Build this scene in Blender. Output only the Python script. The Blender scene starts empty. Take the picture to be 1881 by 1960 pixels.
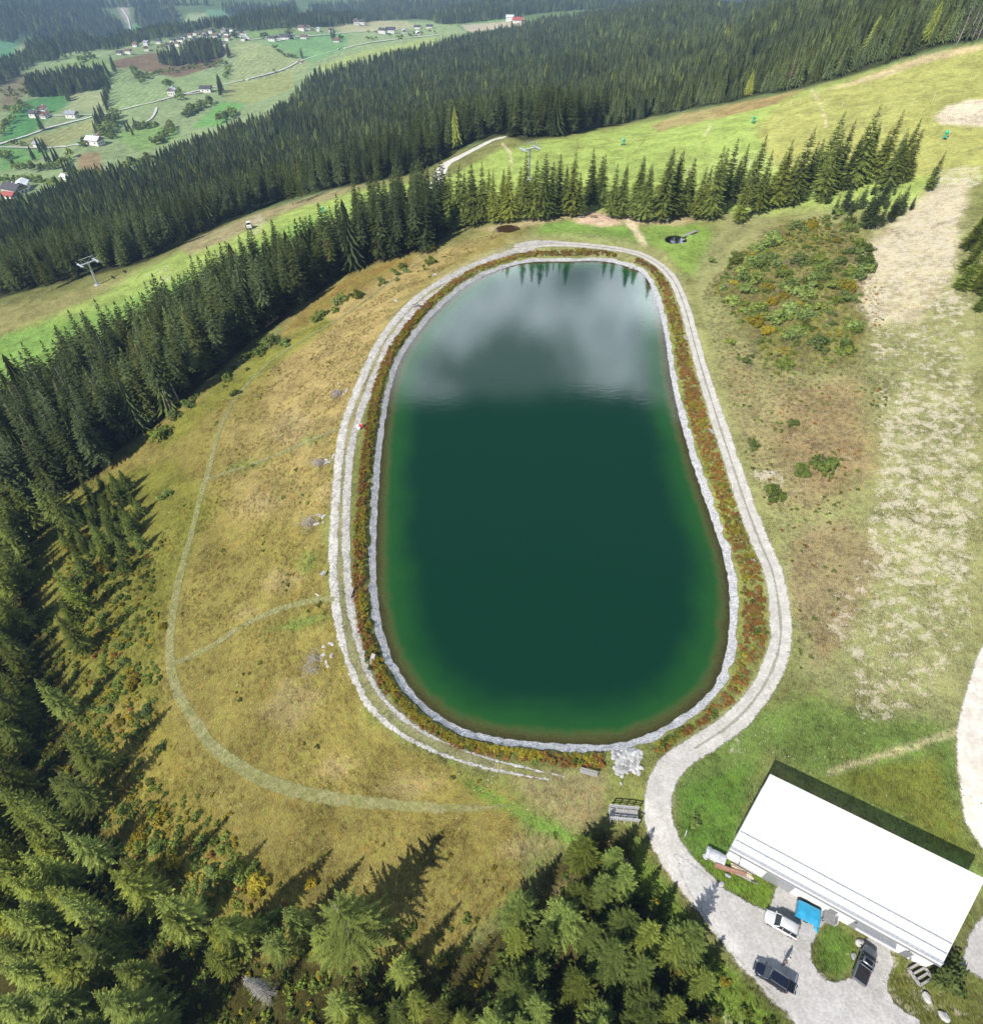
import bpy, bmesh, math, random, time
import numpy as np
from mathutils import Vector, Matrix
from mathutils.geometry import delaunay_2d_cdt
T0 = time.time()
random.seed(7); np.random.seed(7)
R = math.radians
sc = bpy.context.scene
COL = sc.collection
# ------------------------------------------------------------------ camera, sky, sun, exposure
CAM_H, CAM_F, PITCH = 100.0, 640.0, R(46)
cam_d = bpy.data.cameras.new('camera'); cam = bpy.data.objects.new('camera', cam_d); COL.objects.link(cam)
cam.location = (0, 0, CAM_H); cam.rotation_euler = (R(90) - PITCH, 0, 0)
cam_d.sensor_fit = 'HORIZONTAL'; cam_d.sensor_width = 36; cam_d.lens = CAM_F / 982 * 36
cam_d.clip_start = 1; cam_d.clip_end = 20000
sc.camera = cam
SUN_EL, SUN_AZ = R(41), R(40)            # shadows run 40 degrees right of the view direction
sd = bpy.data.lights.new('sun', 'SUN'); sun = bpy.data.objects.new('sun', sd); COL.objects.link(sun)
sd.energy = 5.0; sd.angle = R(0.5); sd.color = (1.0, 0.955, 0.89)
travel = Vector((math.sin(SUN_AZ) * math.cos(SUN_EL), math.cos(SUN_AZ) * math.cos(SUN_EL), -math.sin(SUN_EL)))
sun.rotation_euler = travel.to_track_quat('-Z', 'Y').to_euler()
sun.location = (-60, -60, 200)
w = bpy.data.worlds.new('World'); sc.world = w; w.use_nodes = True
wn, wl = w.node_tree.nodes, w.node_tree.links
bg = wn['Background']
sky = wn.new('ShaderNodeTexSky'); sky.sky_type = 'NISHITA'; sky.sun_disc = False
sky.sun_elevation = SUN_EL; sky.sun_rotation = R(180) + SUN_AZ; sky.altitude = 1500; sky.dust_density = 0.6
# clouds standing in the sky ahead, between 15 and 36 degrees up: the water mirrors them
tc = wn.new('ShaderNodeTexCoord'); sep = wn.new('ShaderNodeSeparateXYZ'); wl.new(tc.outputs['Generated'], sep.inputs[0])
def wmath(op, a, b=None, c=None, clamp=False):
    n = wn.new('ShaderNodeMath'); n.operation = op; n.use_clamp = clamp
    for i, v in enumerate((a, b, c)):
        if v is None: continue
        if isinstance(v, (int, float)): n.inputs[i].default_value = v
        else: wl.new(v, n.inputs[i])
    return n.outputs[0]
cmap = wn.new('ShaderNodeMapping'); cmap.inputs['Scale'].default_value = (1.0, 1.0, 1.5); cmap.inputs['Location'].default_value = (0.35, 0.2, 0.1)
wl.new(tc.outputs['Generated'], cmap.inputs[0])
cn = wn.new('ShaderNodeTexNoise'); cn.inputs['Scale'].default_value = 3.6; cn.inputs['Detail'].default_value = 7; cn.inputs['Roughness'].default_value = 0.52
wl.new(cmap.outputs[0], cn.inputs['Vector'])
cn2 = wn.new('ShaderNodeTexNoise'); cn2.inputs['Scale'].default_value = 9.0; cn2.inputs['Detail'].default_value = 4
wl.new(cmap.outputs[0], cn2.inputs['Vector'])
edge = wmath('ADD', wmath('MULTIPLY', wmath('SUBTRACT', cn.outputs[0], 0.5), 0.7), 0.0)
zz = wmath('MAXIMUM', wmath('ADD', sep.outputs['Z'], edge), wmath('MULTIPLY', sep.outputs['Z'], 0.935))
top_m = wn.new('ShaderNodeMapRange'); top_m.interpolation_type = 'SMOOTHSTEP'
top_m.inputs[1].default_value = 0.553; top_m.inputs[2].default_value = 0.541; wl.new(zz, top_m.inputs[0])
fwd_m = wn.new('ShaderNodeMapRange'); fwd_m.inputs[1].default_value = 0.3; fwd_m.inputs[2].default_value = 0.62; wl.new(sep.outputs['Y'], fwd_m.inputs[0])
low_m = wn.new('ShaderNodeMapRange'); low_m.inputs[1].default_value = 0.05; low_m.inputs[2].default_value = 0.3; wl.new(sep.outputs['Z'], low_m.inputs[0])
body = wn.new('ShaderNodeMapRange'); body.inputs[1].default_value = 0.42; body.inputs[2].default_value = 0.60; body.inputs[3].default_value = 0.15; body.inputs[4].default_value = 1.0
wl.new(wmath('ADD', wmath('MULTIPLY', cn.outputs[0], 0.6), wmath('MULTIPLY', cn2.outputs[0], 0.4)), body.inputs[0])
cl = wmath('MULTIPLY', wmath('MULTIPLY', wmath('MULTIPLY', top_m.outputs[0], fwd_m.outputs[0]), low_m.outputs[0]), body.outputs[0], clamp=True)
cmix = wn.new('ShaderNodeMixRGB'); wl.new(cl, cmix.inputs[0]); wl.new(sky.outputs[0], cmix.inputs[1]); cmix.inputs[2].default_value = (122.0, 136.0, 150.0, 1)
wl.new(cmix.outputs[0], bg.inputs[0]); bg.inputs[1].default_value = 0.050
vs = sc.view_settings; vs.view_transform = 'Standard'; vs.look = 'None'; vs.exposure = 0.42; vs.gamma = 1; vs.use_curve_mapping = False
cy = sc.cycles
try:
    cy.max_bounces = 6; cy.diffuse_bounces = 1; cy.glossy_bounces = 2; cy.transmission_bounces = 2; cy.transparent_max_bounces = 8; cy.volume_bounces = 0
    cy.use_adaptive_sampling = True; cy.adaptive_threshold = 0.02; cy.use_denoising = True
    cy.caustics_reflective = False; cy.caustics_refractive = False
    cy.sample_clamp_indirect = 4
except Exception as e: print(e)

# ------------------------------------------------------------------ where a point of the ground lies
K = 2457 / 1881.0                          # survey coordinates below are read on a 1881-wide print
CP, SP = math.cos(PITCH), math.sin(PITCH)
def rays(px, py):
    x = np.asarray(px, float) * K / 2.502 - 491; y = np.asarray(py, float) * K / 2.5 - 512
    return np.stack([x, CAM_F * CP - y * SP, -(CAM_F * SP + y * CP)], -1)
def project(p):                            # world -> survey coordinates (and depth)
    X, Y, Z = p[..., 0], p[..., 1], p[..., 2] - CAM_H
    dep = Y * CP - Z * SP; up = Y * SP + Z * CP
    dep = np.where(dep < 1, 1, dep)
    return (X / dep * CAM_F + 491) * 2.502 / K, (512 - up / dep * CAM_F) * 2.5 / K, dep
def at_z(px, py, z):
    r = rays(px, py); return np.array([0, 0, CAM_H]) + r * ((z - CAM_H) / r[..., 2])[..., None]
def interp(poly, n=6, closed=True):        # Catmull-Rom through the points
    p = np.array(poly, float); out = []
    m = len(p)
    for i in range(m if closed else m - 1):
        if closed: a, b, c, d = p[(i - 1) % m], p[i], p[(i + 1) % m], p[(i + 2) % m]
        else: a, b, c, d = p[max(i - 1, 0)], p[i], p[i + 1], p[min(i + 2, m - 1)]
        for k in range(n):
            t = k / n
            out.append(0.5 * ((2 * b) + (-a + c) * t + (2 * a - 5 * b + 4 * c - d) * t * t + (-a + 3 * b - 3 * c + d) * t ** 3))
    if not closed: out.append(p[-1])
    return np.array(out)
def sdf(P, poly):                          # signed distance, negative inside
    P = np.asarray(P, float); q = np.asarray(poly, float); n = len(q)
    d = np.full(P.shape[:-1], 1e18); s = np.ones(P.shape[:-1])
    for i in range(n):
        a, b = q[i], q[(i + 1) % n]; e = b - a; wv = P - a
        t = np.clip((wv @ e) / max(e @ e, 1e-9), 0, 1)
        dd = ((wv - t[..., None] * e) ** 2).sum(-1); d = np.minimum(d, dd)
        c1 = P[..., 1] >= a[1]; c2 = P[..., 1] < b[1]; c3 = e[0] * wv[..., 1] > e[1] * wv[..., 0]
        s = np.where((c1 & c2 & c3) | (~c1 & ~c2 & ~c3), -s, s)
    return s * np.sqrt(d)
def pdist(P, line):                        # distance to an open polyline
    P = np.asarray(P, float); q = np.asarray(line, float); d = np.full(P.shape[:-1], 1e18)
    for a, b in zip(q[:-1], q[1:]):
        e = b - a; wv = P - a; t = np.clip((wv @ e) / max(e @ e, 1e-9), 0, 1)
        d = np.minimum(d, ((wv - t[..., None] * e) ** 2).sum(-1))
    return np.sqrt(d)
def sm(x, a, b): t = np.clip((x - a) / (b - a), 0, 1); return t * t * (3 - 2 * t)

LAKE_S = [(1085,500),(1150,499),(1205,511),(1238,532),(1260,585),(1275,650),(1285,720),(1300,790),(1325,880),(1355,970),(1385,1060),(1397,1120),(1398,1200),(1390,1260),(1365,1320),(1320,1362),(1270,1394),(1215,1418),(1150,1428),(1080,1427),(1000,1420),(930,1410),(870,1390),(815,1352),(775,1308),(740,1240),(722,1160),(717,1080),(720,980),(725,900),(732,830),(745,750),(765,690),(800,635),(850,580),(910,535),(980,508),(1030,500)]
LAKE = at_z(*interp(LAKE_S, 4).T, 0.0)[:, :2]
ROAD_C = [(1020,470),(960,486),(900,510),(850,537),(800,572),(765,610),(735,650),(712,700),(695,745),(675,800),(660,870),(652,950),(649,1030),(650,1100),(658,1180),(672,1245),(700,1310),(735,1360),(785,1395),(840,1425),(900,1450),(960,1465)]
ROAD_R = [(985,473),(1040,467),(1090,467),(1150,471),(1215,482),(1262,505),(1292,540),(1312,590),(1328,650),(1348,720),(1370,790),(1393,860),(1423,950),(1453,1030),(1478,1090),(1490,1150),(1495,1210),(1486,1260),(1463,1310),(1430,1355),(1385,1395),(1330,1430),(1285,1465),(1262,1510),(1260,1560),(1275,1610),(1310,1665),(1350,1710),(1400,1765),(1440,1810),(1490,1860),(1560,1920)]
# survey points: print x, print y, height above the reservoir
CTRL = [(p[0], p[1], 1.6) for p in ROAD_C + ROAD_R]
CTRL += [(1120,1440,1.5),(1120,1490,1.4),(1120,1560,0.8),(1195,1520,0.2),(1195,1600,-0.5),
 (560,1000,-4),(430,950,-10),(400,1100,-13),(335,1230,-14),(345,1310,-14),(420,1430,-12.5),(520,1500,-10.5),(640,1530,-8.5),(770,1545,-6.5),(900,1545,-4.5),(1000,1540,-2.8),
 (500,1200,-7.5),(600,1350,-5.5),(700,1450,-4),(560,1250,-4.5),(520,1080,-6.5),(540,870,-6),(520,740,-9),(640,650,-5.5),(760,540,-4),(850,500,-2),(930,450,0),
 (300,900,-15),(200,920,-19),(350,760,-14),(430,700,-13),(570,600,-9),(700,500,-6),(820,470,-3.5),
 (60,1200,-23),(0,900,-28),(150,1500,-20),(0,1500,-26),(300,1650,-15),(500,1700,-11),(0,1900,-24),(300,1900,-17),(600,1850,-12),(850,1700,-7),(900,1900,-7.5),(1100,1750,-3),(1150,1900,-3.5),(1300,1850,-1),
 (1350,1600,1.6),(1500,1500,1.6),(1420,1450,1.6),(1600,1300,2.5),(1800,1300,4.5),(1860,1500,4),(1700,1600,2.6),(1880,1700,3),(1500,1900,1.2),(1700,1900,1.3),(1850,1900,1.2),(1600,1700,1.5),(1780,1800,1.6),
 (1560,1100,3),(1700,1000,5),(1850,1000,7),(1500,900,3.5),(1480,750,3.5),(1600,700,6.5),(1750,750,9),(1860,700,11),(1400,600,3.2),(1400,520,3.2),(1550,520,8),(1640,600,9),(1500,430,6),(1600,420,9.5),(1680,480,11),(1780,430,14),(1860,500,15.5),
 (1350,440,2.6),(1295,480,2.4),(1200,440,2.0),(1100,425,2.2),(1150,405,1.2),(1000,425,1.2),(1300,415,1.5),(1450,400,4),(1330,370,0),(1100,385,-1.5),(900,420,-4),
 (1740,330,15),(1860,340,18),(1450,340,4),(1600,330,9),
 (1250,300,1),(1400,250,5),(1550,210,11),(1700,160,18),(1860,115,26),(1800,210,21),(1860,250,20),(1600,260,11),(1700,230,16),(1100,300,-2),(970,285,-4),(985,262,-4),(840,325,-10),(850,360,-9),(760,350,-13),(640,385,-18),(520,430,-21),(400,480,-23),(250,530,-27),(100,590,-31),(0,640,-33),(0,560,-40),(480,470,-19),(300,580,-25),(600,420,-17),
 (0,750,-30),(200,700,-24),(400,600,-19),(600,520,-14),(700,450,-11),
 (100,900,-23),(300,780,-19),(500,620,-13),
 (0,450,-80),(250,440,-55),(450,370,-58),(650,310,-50),(800,240,-52),(920,230,-32),
 (0,330,-112),(200,300,-104),(380,265,-100),(550,200,-105),(700,150,-115),(850,90,-130),(1000,60,-140),
 (50,230,-125),(250,200,-120),(450,150,-128),(600,100,-140),(750,60,-155),(900,30,-185),
 (0,140,-158),(200,100,-170),(400,60,-185),(600,30,-215),(1000,8,-230),(200,20,-245),(450,5,-260),(750,5,-265),
 (1100,180,-48),(1250,120,-52),(1400,60,-55),(1150,60,-85),(1300,15,-90),(1250,220,-14),(1350,180,-12),(1500,120,-6),(1500,20,-30),(1650,50,14),(1650,0,12),(1880,20,36),(1750,100,24),(1880,-40,42)]
a = np.array(CTRL, float); pts = at_z(a[:, 0], a[:, 1], a[:, 2] * 1.25)
WORLD_PTS = [(-60,-20,-18),(60,-20,1),(0,-40,-8),(0,-150,-15),(150,-100,5),(-200,-100,-50),(-300,50,-70),(120,30,8),(150,100,16),(200,200,30),(300,300,45),(-400,200,-85),(400,100,60),(600,500,90),
 (-900,300,-160),(-900,900,-180),(1000,800,60),(1000,1500,20),(0,-1500,0),(-2000,0,-250),(2000,0,200),(2500,2500,100),(-2000,2000,-280),(-3500,3500,-150),(0,4200,-60),(1800,4200,50),(-1500,4500,-50),(4500,4500,400),(-4500,4500,300),(0,6000,500),(3000,6000,600),(-3000,6000,500),(-600,2900,-290),(600,2600,-220),(1500,2600,-120),(5500,0,500),(-5500,0,0)]
pts = np.vstack([pts, np.array(WORLD_PTS, float) * 1.25])
def warp(P):
    r = np.hypot(P[..., 0], P[..., 1]) + 1e-6
    return P[..., :2] * (np.arcsinh(r / 112.0) / r)[..., None]
CW = warp(pts)
def kern(A, B):
    d2 = ((A[:, None, :] - B[None]) ** 2).sum(-1); return 0.5 * d2 * np.log(d2 + 1e-12)
n = len(CW); M = np.zeros((n + 3, n + 3)); M[:n, :n] = kern(CW, CW) + np.eye(n) * 1e-4
M[:n, n] = 1; M[:n, n + 1:] = CW; M[n, :n] = 1; M[n + 1:, :n] = CW.T
rr_ = np.maximum(np.hypot(pts[:, 0], pts[:, 1]), 60.0)
TW = np.linalg.solve(M, np.concatenate([pts[:, 2], np.zeros(3)]))
POND1 = at_z(*(np.array([(975,438)]).T), 1.6)[0, :2]; POND2 = at_z(*(np.array([(1294,461)]).T), 2.6)[0, :2]
def vnoise(P, s, seed=0):                 # smooth value noise for the relief
    q = P[..., :2] / s + seed * 17.31; i = np.floor(q); f = q - i; f = f * f * (3 - 2 * f)
    def h(ix, iy): v = np.sin(ix * 127.1 + iy * 311.7 + seed * 7.7) * 43758.5453; return v - np.floor(v)
    a = h(i[..., 0], i[..., 1]); b = h(i[..., 0] + 1, i[..., 1]); c = h(i[..., 0], i[..., 1] + 1); d = h(i[..., 0] + 1, i[..., 1] + 1)
    return (a * (1 - f[..., 0]) + b * f[..., 0]) * (1 - f[..., 1]) + (c * (1 - f[..., 0]) + d * f[..., 0]) * f[..., 1] - 0.5
def ellip(P, c, rx, ry, ang):
    d = P[..., :2] - c; ca, sa = math.cos(ang), math.sin(ang)
    u = (d[..., 0] * ca + d[..., 1] * sa) / rx; v = (-d[..., 0] * sa + d[..., 1] * ca) / ry
    return (np.hypot(u, v) - 1) * min(rx, ry)
PAD = at_z(*np.array([(1380,1600),(1470,1440),(1700,1500),(1900,1640),(1900,1800),(1860,1960),(1500,1990),(1400,1760),(1330,1650)]).T, 1.9)[:, :2]
def terrain(P):
    P = np.asarray(P, float); sh = P.shape[:-1]; Q = P.reshape(-1, P.shape[-1])[:, :2]
    z = np.empty(len(Q))
    for k in range(0, len(Q), 60000):
        wq = warp(Q[k:k + 60000]); z[k:k + 60000] = kern(wq, CW) @ TW[:n] + TW[n] + wq @ TW[n + 1:]
    r = np.hypot(Q[:, 0], Q[:, 1])
    d = np.full(len(Q), 99.0); near = (np.abs(Q[:, 0]) < 110) & (Q[:, 1] > 15) & (Q[:, 1] < 265)
    d[near] = sdf(Q[near], LAKE)
    amp = sm(d, 12, 30)
    z += amp * (vnoise(Q, 9, 1) * 0.7 + vnoise(Q, 3.1, 2) * 0.22) + sm(r, 250, 900) * (vnoise(Q, 90, 3) * 16 + vnoise(Q, 35, 4) * 4) + sm(r, 1000, 2500) * vnoise(Q, 420, 5) * 70
    shore = np.where(d < 2.2, d * 0.5, 1.1 + np.clip(d - 2.2, 0, 4) * 0.11); shore = np.where(d < 0, np.maximum(d * 0.42, -5.0), shore)
    t = sm(d, 6.5, 12); z = shore * (1 - t) + z * t
    pd = np.full(len(Q), 99.0); nb = (Q[:, 0] > 5) & (Q[:, 0] < 110) & (Q[:, 1] > -10) & (Q[:, 1] < 75); pd[nb] = sdf(Q[nb], PAD)
    t = 1 - sm(pd, 0, 5); z = z * (1 - t) + 1.9 * t
    e1 = ellip(Q, POND1, 5.2, 4.0, 0.05); e2 = ellip(Q, POND2, 4.3, 4.6, -0.5)
    z = np.where(e1 < 3.2, z + (1 - sm(e1, 0.2, 3.2)) * 0.9 - (1 - sm(e1, -2, 0.6)) * 2.2, z)
    z = np.where(e2 < 3.2, z + (1 - sm(e2, 0.2, 3.2)) * 0.7 - (1 - sm(e2, -2, 0.6)) * 2.4, z)
    z = np.where(z > 250, 250 + 350 * np.tanh((z - 250) / 600), z)
    return z.reshape(sh)
HF = [None]
def ground(px, py):                        # the point of the terrain seen at a survey coordinate
    px = np.atleast_1d(np.asarray(px, float)); py = np.atleast_1d(np.asarray(py, float)); r = rays(px, py); o = np.array([0, 0, CAM_H])
    r = r / -r[:, 2:3]
    t = np.full(len(px), 40.0); lo = t.copy(); hit = np.zeros(len(px), bool); step = 1.045
    for k in range(90):
        p = o + r * t[:, None]; below = p[:, 2] < (HF[0] or terrain)(p); new = below & ~hit; hit |= below
        act = ~hit; lo[act] = t[act]; t = np.where(act, t * step, t)
        if hit.all(): break
    hi = t.copy()
    for k in range(16):
        m = (lo + hi) / 2; p = o + r * m[:, None]; b = p[:, 2] < (HF[0] or terrain)(p); hi = np.where(b, m, hi); lo = np.where(b, lo, m)
    p = o + r * hi[:, None]; p[:, 2] = (HF[0] or terrain)(p); return p
def G(px, py): return ground(px, py)[0]

# ------------------------------------------------------------------ helpers
def lin(c): c = np.asarray(c, float) / 255.0; return np.where(c <= 0.04045, c / 12.92, ((c + 0.055) / 1.055) ** 2.4)
ALB = 0.92
def alb(c): l = lin(c); m = l.mean(-1, keepdims=True); return np.clip((m + (l - m) * 0.88) * ALB, 0, 0.9)
class NT:
    def __init__(s, name):
        s.m = bpy.data.materials.new(name); s.m.use_nodes = True; s.t = s.m.node_tree; s.t.nodes.clear(); s.out = s.t.nodes.new('ShaderNodeOutputMaterial')
    def n(s, typ, **kw):
        nd = s.t.nodes.new(typ)
        for k, v in kw.items():
            if k.startswith('i_'):
                key = k[2:]; key = int(key) if key.isdigit() else key.replace('_', ' ')
                sock = nd.inputs[key]
                if isinstance(v, bpy.types.NodeSocket): s.t.links.new(v, sock)
                else: sock.default_value = v
            else: setattr(nd, k, v)
        return nd
    def math(s, op, a, b=0.0, clamp=False):
        nd = s.n('ShaderNodeMath', operation=op, use_clamp=clamp)
        for i, v in enumerate((a, b)):
            if isinstance(v, (int, float)): nd.inputs[i].default_value = v
            else: s.t.links.new(v, nd.inputs[i])
        return nd.outputs[0]
    def noise(s, vec, scale, detail=3, rough=0.55, dist=0.0):
        return s.n('ShaderNodeTexNoise', i_Vector=vec, i_Scale=scale, i_Detail=detail, i_Roughness=rough, i_Distortion=dist).outputs[0]
    def ramp(s, fac, a, b, v0=0.0, v1=1.0, smooth=True):
        nd = s.n('ShaderNodeMapRange', i_0=fac); nd.interpolation_type = 'SMOOTHSTEP' if smooth else 'LINEAR'
        for i, v in zip((1, 2, 3, 4), (a, b, v0, v1)): nd.inputs[i].default_value = v
        return nd.outputs[0]
    def mix(s, f, a, b, mode='MIX'):
        nd = s.n('ShaderNodeMixRGB', blend_type=mode)
        for i, v in enumerate((f, a, b)):
            if isinstance(v, bpy.types.NodeSocket): s.t.links.new(v, nd.inputs[i])
            elif i == 0: nd.inputs[0].default_value = v
            else: nd.inputs[i].default_value = (*v[:3], 1)
        return nd.outputs[0]
    def scale_col(s, c, f):
        nd = s.n('ShaderNodeVectorMath', operation='SCALE', i_0=c); s.t.links.new(f, nd.inputs['Scale']); return nd.outputs[0]
    def done(s, sh): s.t.links.new(sh, s.out.inputs[0]); return s.m
    def obj(s): return s.n('ShaderNodeTexCoord').outputs['Object']
    def pos(s): return s.n('ShaderNodeNewGeometry').outputs['Position']
def simple(name, col, rough=0.6, metal=0.0, var=0.12, scale=3.0, bump=0.0, spec=0.5, coat=0.0):
    t = NT(name); v = t.obj(); nz = t.noise(v, scale, 5); fine = t.noise(v, scale * 9, 3)
    f = t.math('ADD', t.ramp(nz, 0.3, 0.7, 1 - var, 1 + var), t.ramp(fine, 0.3, 0.7, -var * 0.5, var * 0.5))
    c = t.scale_col(t.n('ShaderNodeRGB').outputs[0], f); t.t.nodes[-1]
    for nd in t.t.nodes:
        if nd.type == 'RGB': nd.outputs[0].default_value = (*col, 1)
    b = t.n('ShaderNodeBsdfPrincipled', i_Base_Color=c, i_Roughness=rough, i_Metallic=metal)
    b.inputs['Specular IOR Level'].default_value = spec; b.inputs['Coat Weight'].default_value = coat
    if bump: t.t.links.new(t.n('ShaderNodeBump', i_Strength=bump, i_Distance=0.05, i_Height=nz).outputs[0], b.inputs['Normal'])
    return t.done(b.outputs[0])
def mesh(name, verts, faces, mats=None, mi=None, smooth=False, attrs=None):
    m = bpy.data.meshes.new(name); m.from_pydata([tuple(v) for v in verts] if not isinstance(verts, np.ndarray) else verts.tolist(), [], faces if isinstance(faces, list) else faces.tolist())
    for q in (mats if isinstance(mats, (list, tuple)) else [mats]):
        if q: m.materials.append(q)
    if mi is not None: m.polygons.foreach_set('material_index', np.asarray(mi, dtype=np.int32))
    if smooth: m.polygons.foreach_set('use_smooth', np.ones(len(m.polygons), bool))
    if attrs:
        for k, v in attrs.items():
            v = np.asarray(v, np.float32)
            if v.ndim == 1: at = m.attributes.new(k, 'FLOAT', 'POINT'); at.data.foreach_set('value', v)
            else: at = m.attributes.new(k, 'FLOAT_VECTOR', 'POINT'); at.data.foreach_set('vector', v.ravel())
    m.update(); return m
def link(name, m, parent=None, loc=None, rot=None):
    o = bpy.data.objects.new(name, m); COL.objects.link(o)
    if parent: o.parent = parent
    if loc is not None: o.location = loc
    if rot is not None: o.rotation_euler = (0, 0, rot) if isinstance(rot, (int, float)) else rot
    return o
def tag(o, label=None, cat=None, group=None, kind=None):
    if label: o['label'] = label
    if cat: o['category'] = cat
    if group: o['group'] = group
    if kind: o['kind'] = kind
    return o
class MB:                                   # collects shapes into one mesh
    def __init__(s): s.v, s.f, s.mi = [], [], []
    def add(s, vs, fs, mi=0):
        k = len(s.v); s.v += [tuple(v) for v in vs]; s.f += [tuple(i + k for i in f) for f in fs]; s.mi += [mi] * len(fs)
    def box(s, c, size, rz=0, mi=0, taper=1.0, M=None):
        x, y, z = [q / 2 for q in size]; ca, sa = math.cos(rz), math.sin(rz); vs = []
        for dz in (-1, 1):
            k = taper if dz > 0 else 1
            for dx, dy in ((-1, -1), (1, -1), (1, 1), (-1, 1)):
                X, Y = dx * x * k, dy * y * k; p = Vector((c[0] + X * ca - Y * sa, c[1] + X * sa + Y * ca, c[2] + dz * z)); vs.append(M @ p if M else p)
        s.add(vs, [(3, 2, 1, 0), (4, 5, 6, 7), (0, 1, 5, 4), (1, 2, 6, 5), (2, 3, 7, 6), (3, 0, 4, 7)], mi)
    def bar(s, a, b, w=0.05, h=None, mi=0):
        a, b = Vector(a), Vector(b); h = h or w; d = (b - a); L = d.length; d.normalize()
        up = Vector((0, 0, 1)) if abs(d.z) < 0.95 else Vector((1, 0, 0)); sd_ = d.cross(up).normalized(); u = sd_.cross(d)
        vs = [p + sd_ * (i * w / 2) + u * (j * h / 2) for p in (a, b) for i, j in ((-1, -1), (1, -1), (1, 1), (-1, 1))]
        s.add(vs, [(3, 2, 1, 0), (4, 5, 6, 7), (0, 1, 5, 4), (1, 2, 6, 5), (2, 3, 7, 6), (3, 0, 4, 7)], mi)
    def tube(s, pts, rad, seg=8, mi=0, caps=True):
        pts = [Vector(p) for p in pts]; rad = rad if hasattr(rad, '__len__') else [rad] * len(pts); rings = []; base = len(s.v)
        for i, p in enumerate(pts):
            d = (pts[min(i + 1, len(pts) - 1)] - pts[max(i - 1, 0)]).normalized(); up = Vector((0, 0, 1)) if abs(d.z) < 0.9 else Vector((1, 0, 0))
            a = d.cross(up).normalized(); b = d.cross(a)
            s.v += [tuple(p + (a * math.cos(2 * math.pi * k / seg) + b * math.sin(2 * math.pi * k / seg)) * rad[i]) for k in range(seg)]
        for i in range(len(pts) - 1):
            for k in range(seg):
                k2 = (k + 1) % seg; s.f.append((base + i * seg + k, base + i * seg + k2, base + (i + 1) * seg + k2, base + (i + 1) * seg + k)); s.mi.append(mi)
        if caps:
            s.f.append(tuple(base + k for k in reversed(range(seg)))); s.f.append(tuple(base + (len(pts) - 1) * seg + k for k in range(seg))); s.mi += [mi, mi]
    def loft(s, rings, mi=0, caps=True, closed=True):
        base = len(s.v); m = len(rings[0])
        for r in rings: s.v += [tuple(p) for p in r]
        for i in range(len(rings) - 1):
            for k in range(m if closed else m - 1):
                k2 = (k + 1) % m; s.f.append((base + i * m + k, base + i * m + k2, base + (i + 1) * m + k2, base + (i + 1) * m + k)); s.mi.append(mi)
        if caps: s.f.append(tuple(base + k for k in reversed(range(m)))); s.f.append(tuple(base + (len(rings) - 1) * m + k for k in range(m))); s.mi += [mi, mi]
    def build(s, name, mats, parent=None, loc=None, rot=None, smooth=False, bevel=0):
        m = mesh(name, s.v, s.f, mats, s.mi, smooth)
        bm = bmesh.new(); bm.from_mesh(m); bmesh.ops.recalc_face_normals(bm, faces=bm.faces)
        if bevel: bmesh.ops.bevel(bm, geom=[e for e in bm.edges], offset=bevel, segments=1, affect='EDGES')
        bm.to_mesh(m); bm.free()
        return link(name, m, parent, loc, rot)
def rock_mesh(name, r, seed, m, flat=0.65, sub=2):
    rnd = random.Random(seed); bm = bmesh.new(); bmesh.ops.create_icosphere(bm, subdivisions=sub, radius=1)
    ax = [Vector((rnd.uniform(-1, 1), rnd.uniform(-1, 1), rnd.uniform(-1, 1))).normalized() for _ in range(9)]; cut = [rnd.uniform(0.55, 0.9) for _ in ax]
    for v in bm.verts:
        p = v.co.copy()
        for a_, c_ in zip(ax, cut):
            d = p.dot(a_)
            if d > c_: p -= a_ * (d - c_)
        p *= 1 + rnd.uniform(-0.05, 0.05); v.co = Vector((p.x * r, p.y * r * 0.85, p.z * r * flat))
    me = bpy.data.meshes.new(name); bm.to_mesh(me); bm.free(); me.materials.append(m); return me

# ------------------------------------------------------------------ the ground sheet
def axis(a, c, lo, hi, d):
    u0, u1 = math.asinh((lo - c) / a), math.asinh((hi - c) / a); k = int((u1 - u0) / d); return c + a * np.sinh(np.linspace(u0, u1, k))
gx = axis(85, 0, -8000, 8000, 0.0082)
gy = np.concatenate([-np.geomspace(1500, 12, 26), axis(100, 30, -8, 9000, 0.0062)])
GX, GY = np.meshgrid(gx, gy); GP = np.stack([GX, GY], -1); GZ = terrain(GP)
# valley beyond the frame keeps rising so that no edge of the sheet shows
NX, NY = len(gx), len(gy)
def gz(x, y):
    x = np.asarray(x, float); y = np.asarray(y, float)
    i = np.clip(np.searchsorted(gx, x) - 1, 0, NX - 2); j = np.clip(np.searchsorted(gy, y) - 1, 0, NY - 2)
    fx = (x - gx[i]) / (gx[i + 1] - gx[i]); fy = (y - gy[j]) / (gy[j + 1] - gy[j])
    return (GZ[j, i] * (1 - fx) + GZ[j, i + 1] * fx) * (1 - fy) + (GZ[j + 1, i] * (1 - fx) + GZ[j + 1, i + 1] * fx) * fy
HF[0] = lambda P: gz(P[..., 0], P[..., 1])
def gp(px, py): p = G(px, py); return Vector((p[0], p[1], float(gz(p[0], p[1]))))
W3 = np.stack([GX, GY, GZ], -1).reshape(-1, 3)
SX, SY, DEP = project(W3)
behind = (W3[:, 1] * CP - (W3[:, 2] - CAM_H) * SP) < 2
SX[behind] = 900; SY[behind] = 2300
wob = np.clip(DEP / 100, 0.25, 3)
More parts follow.
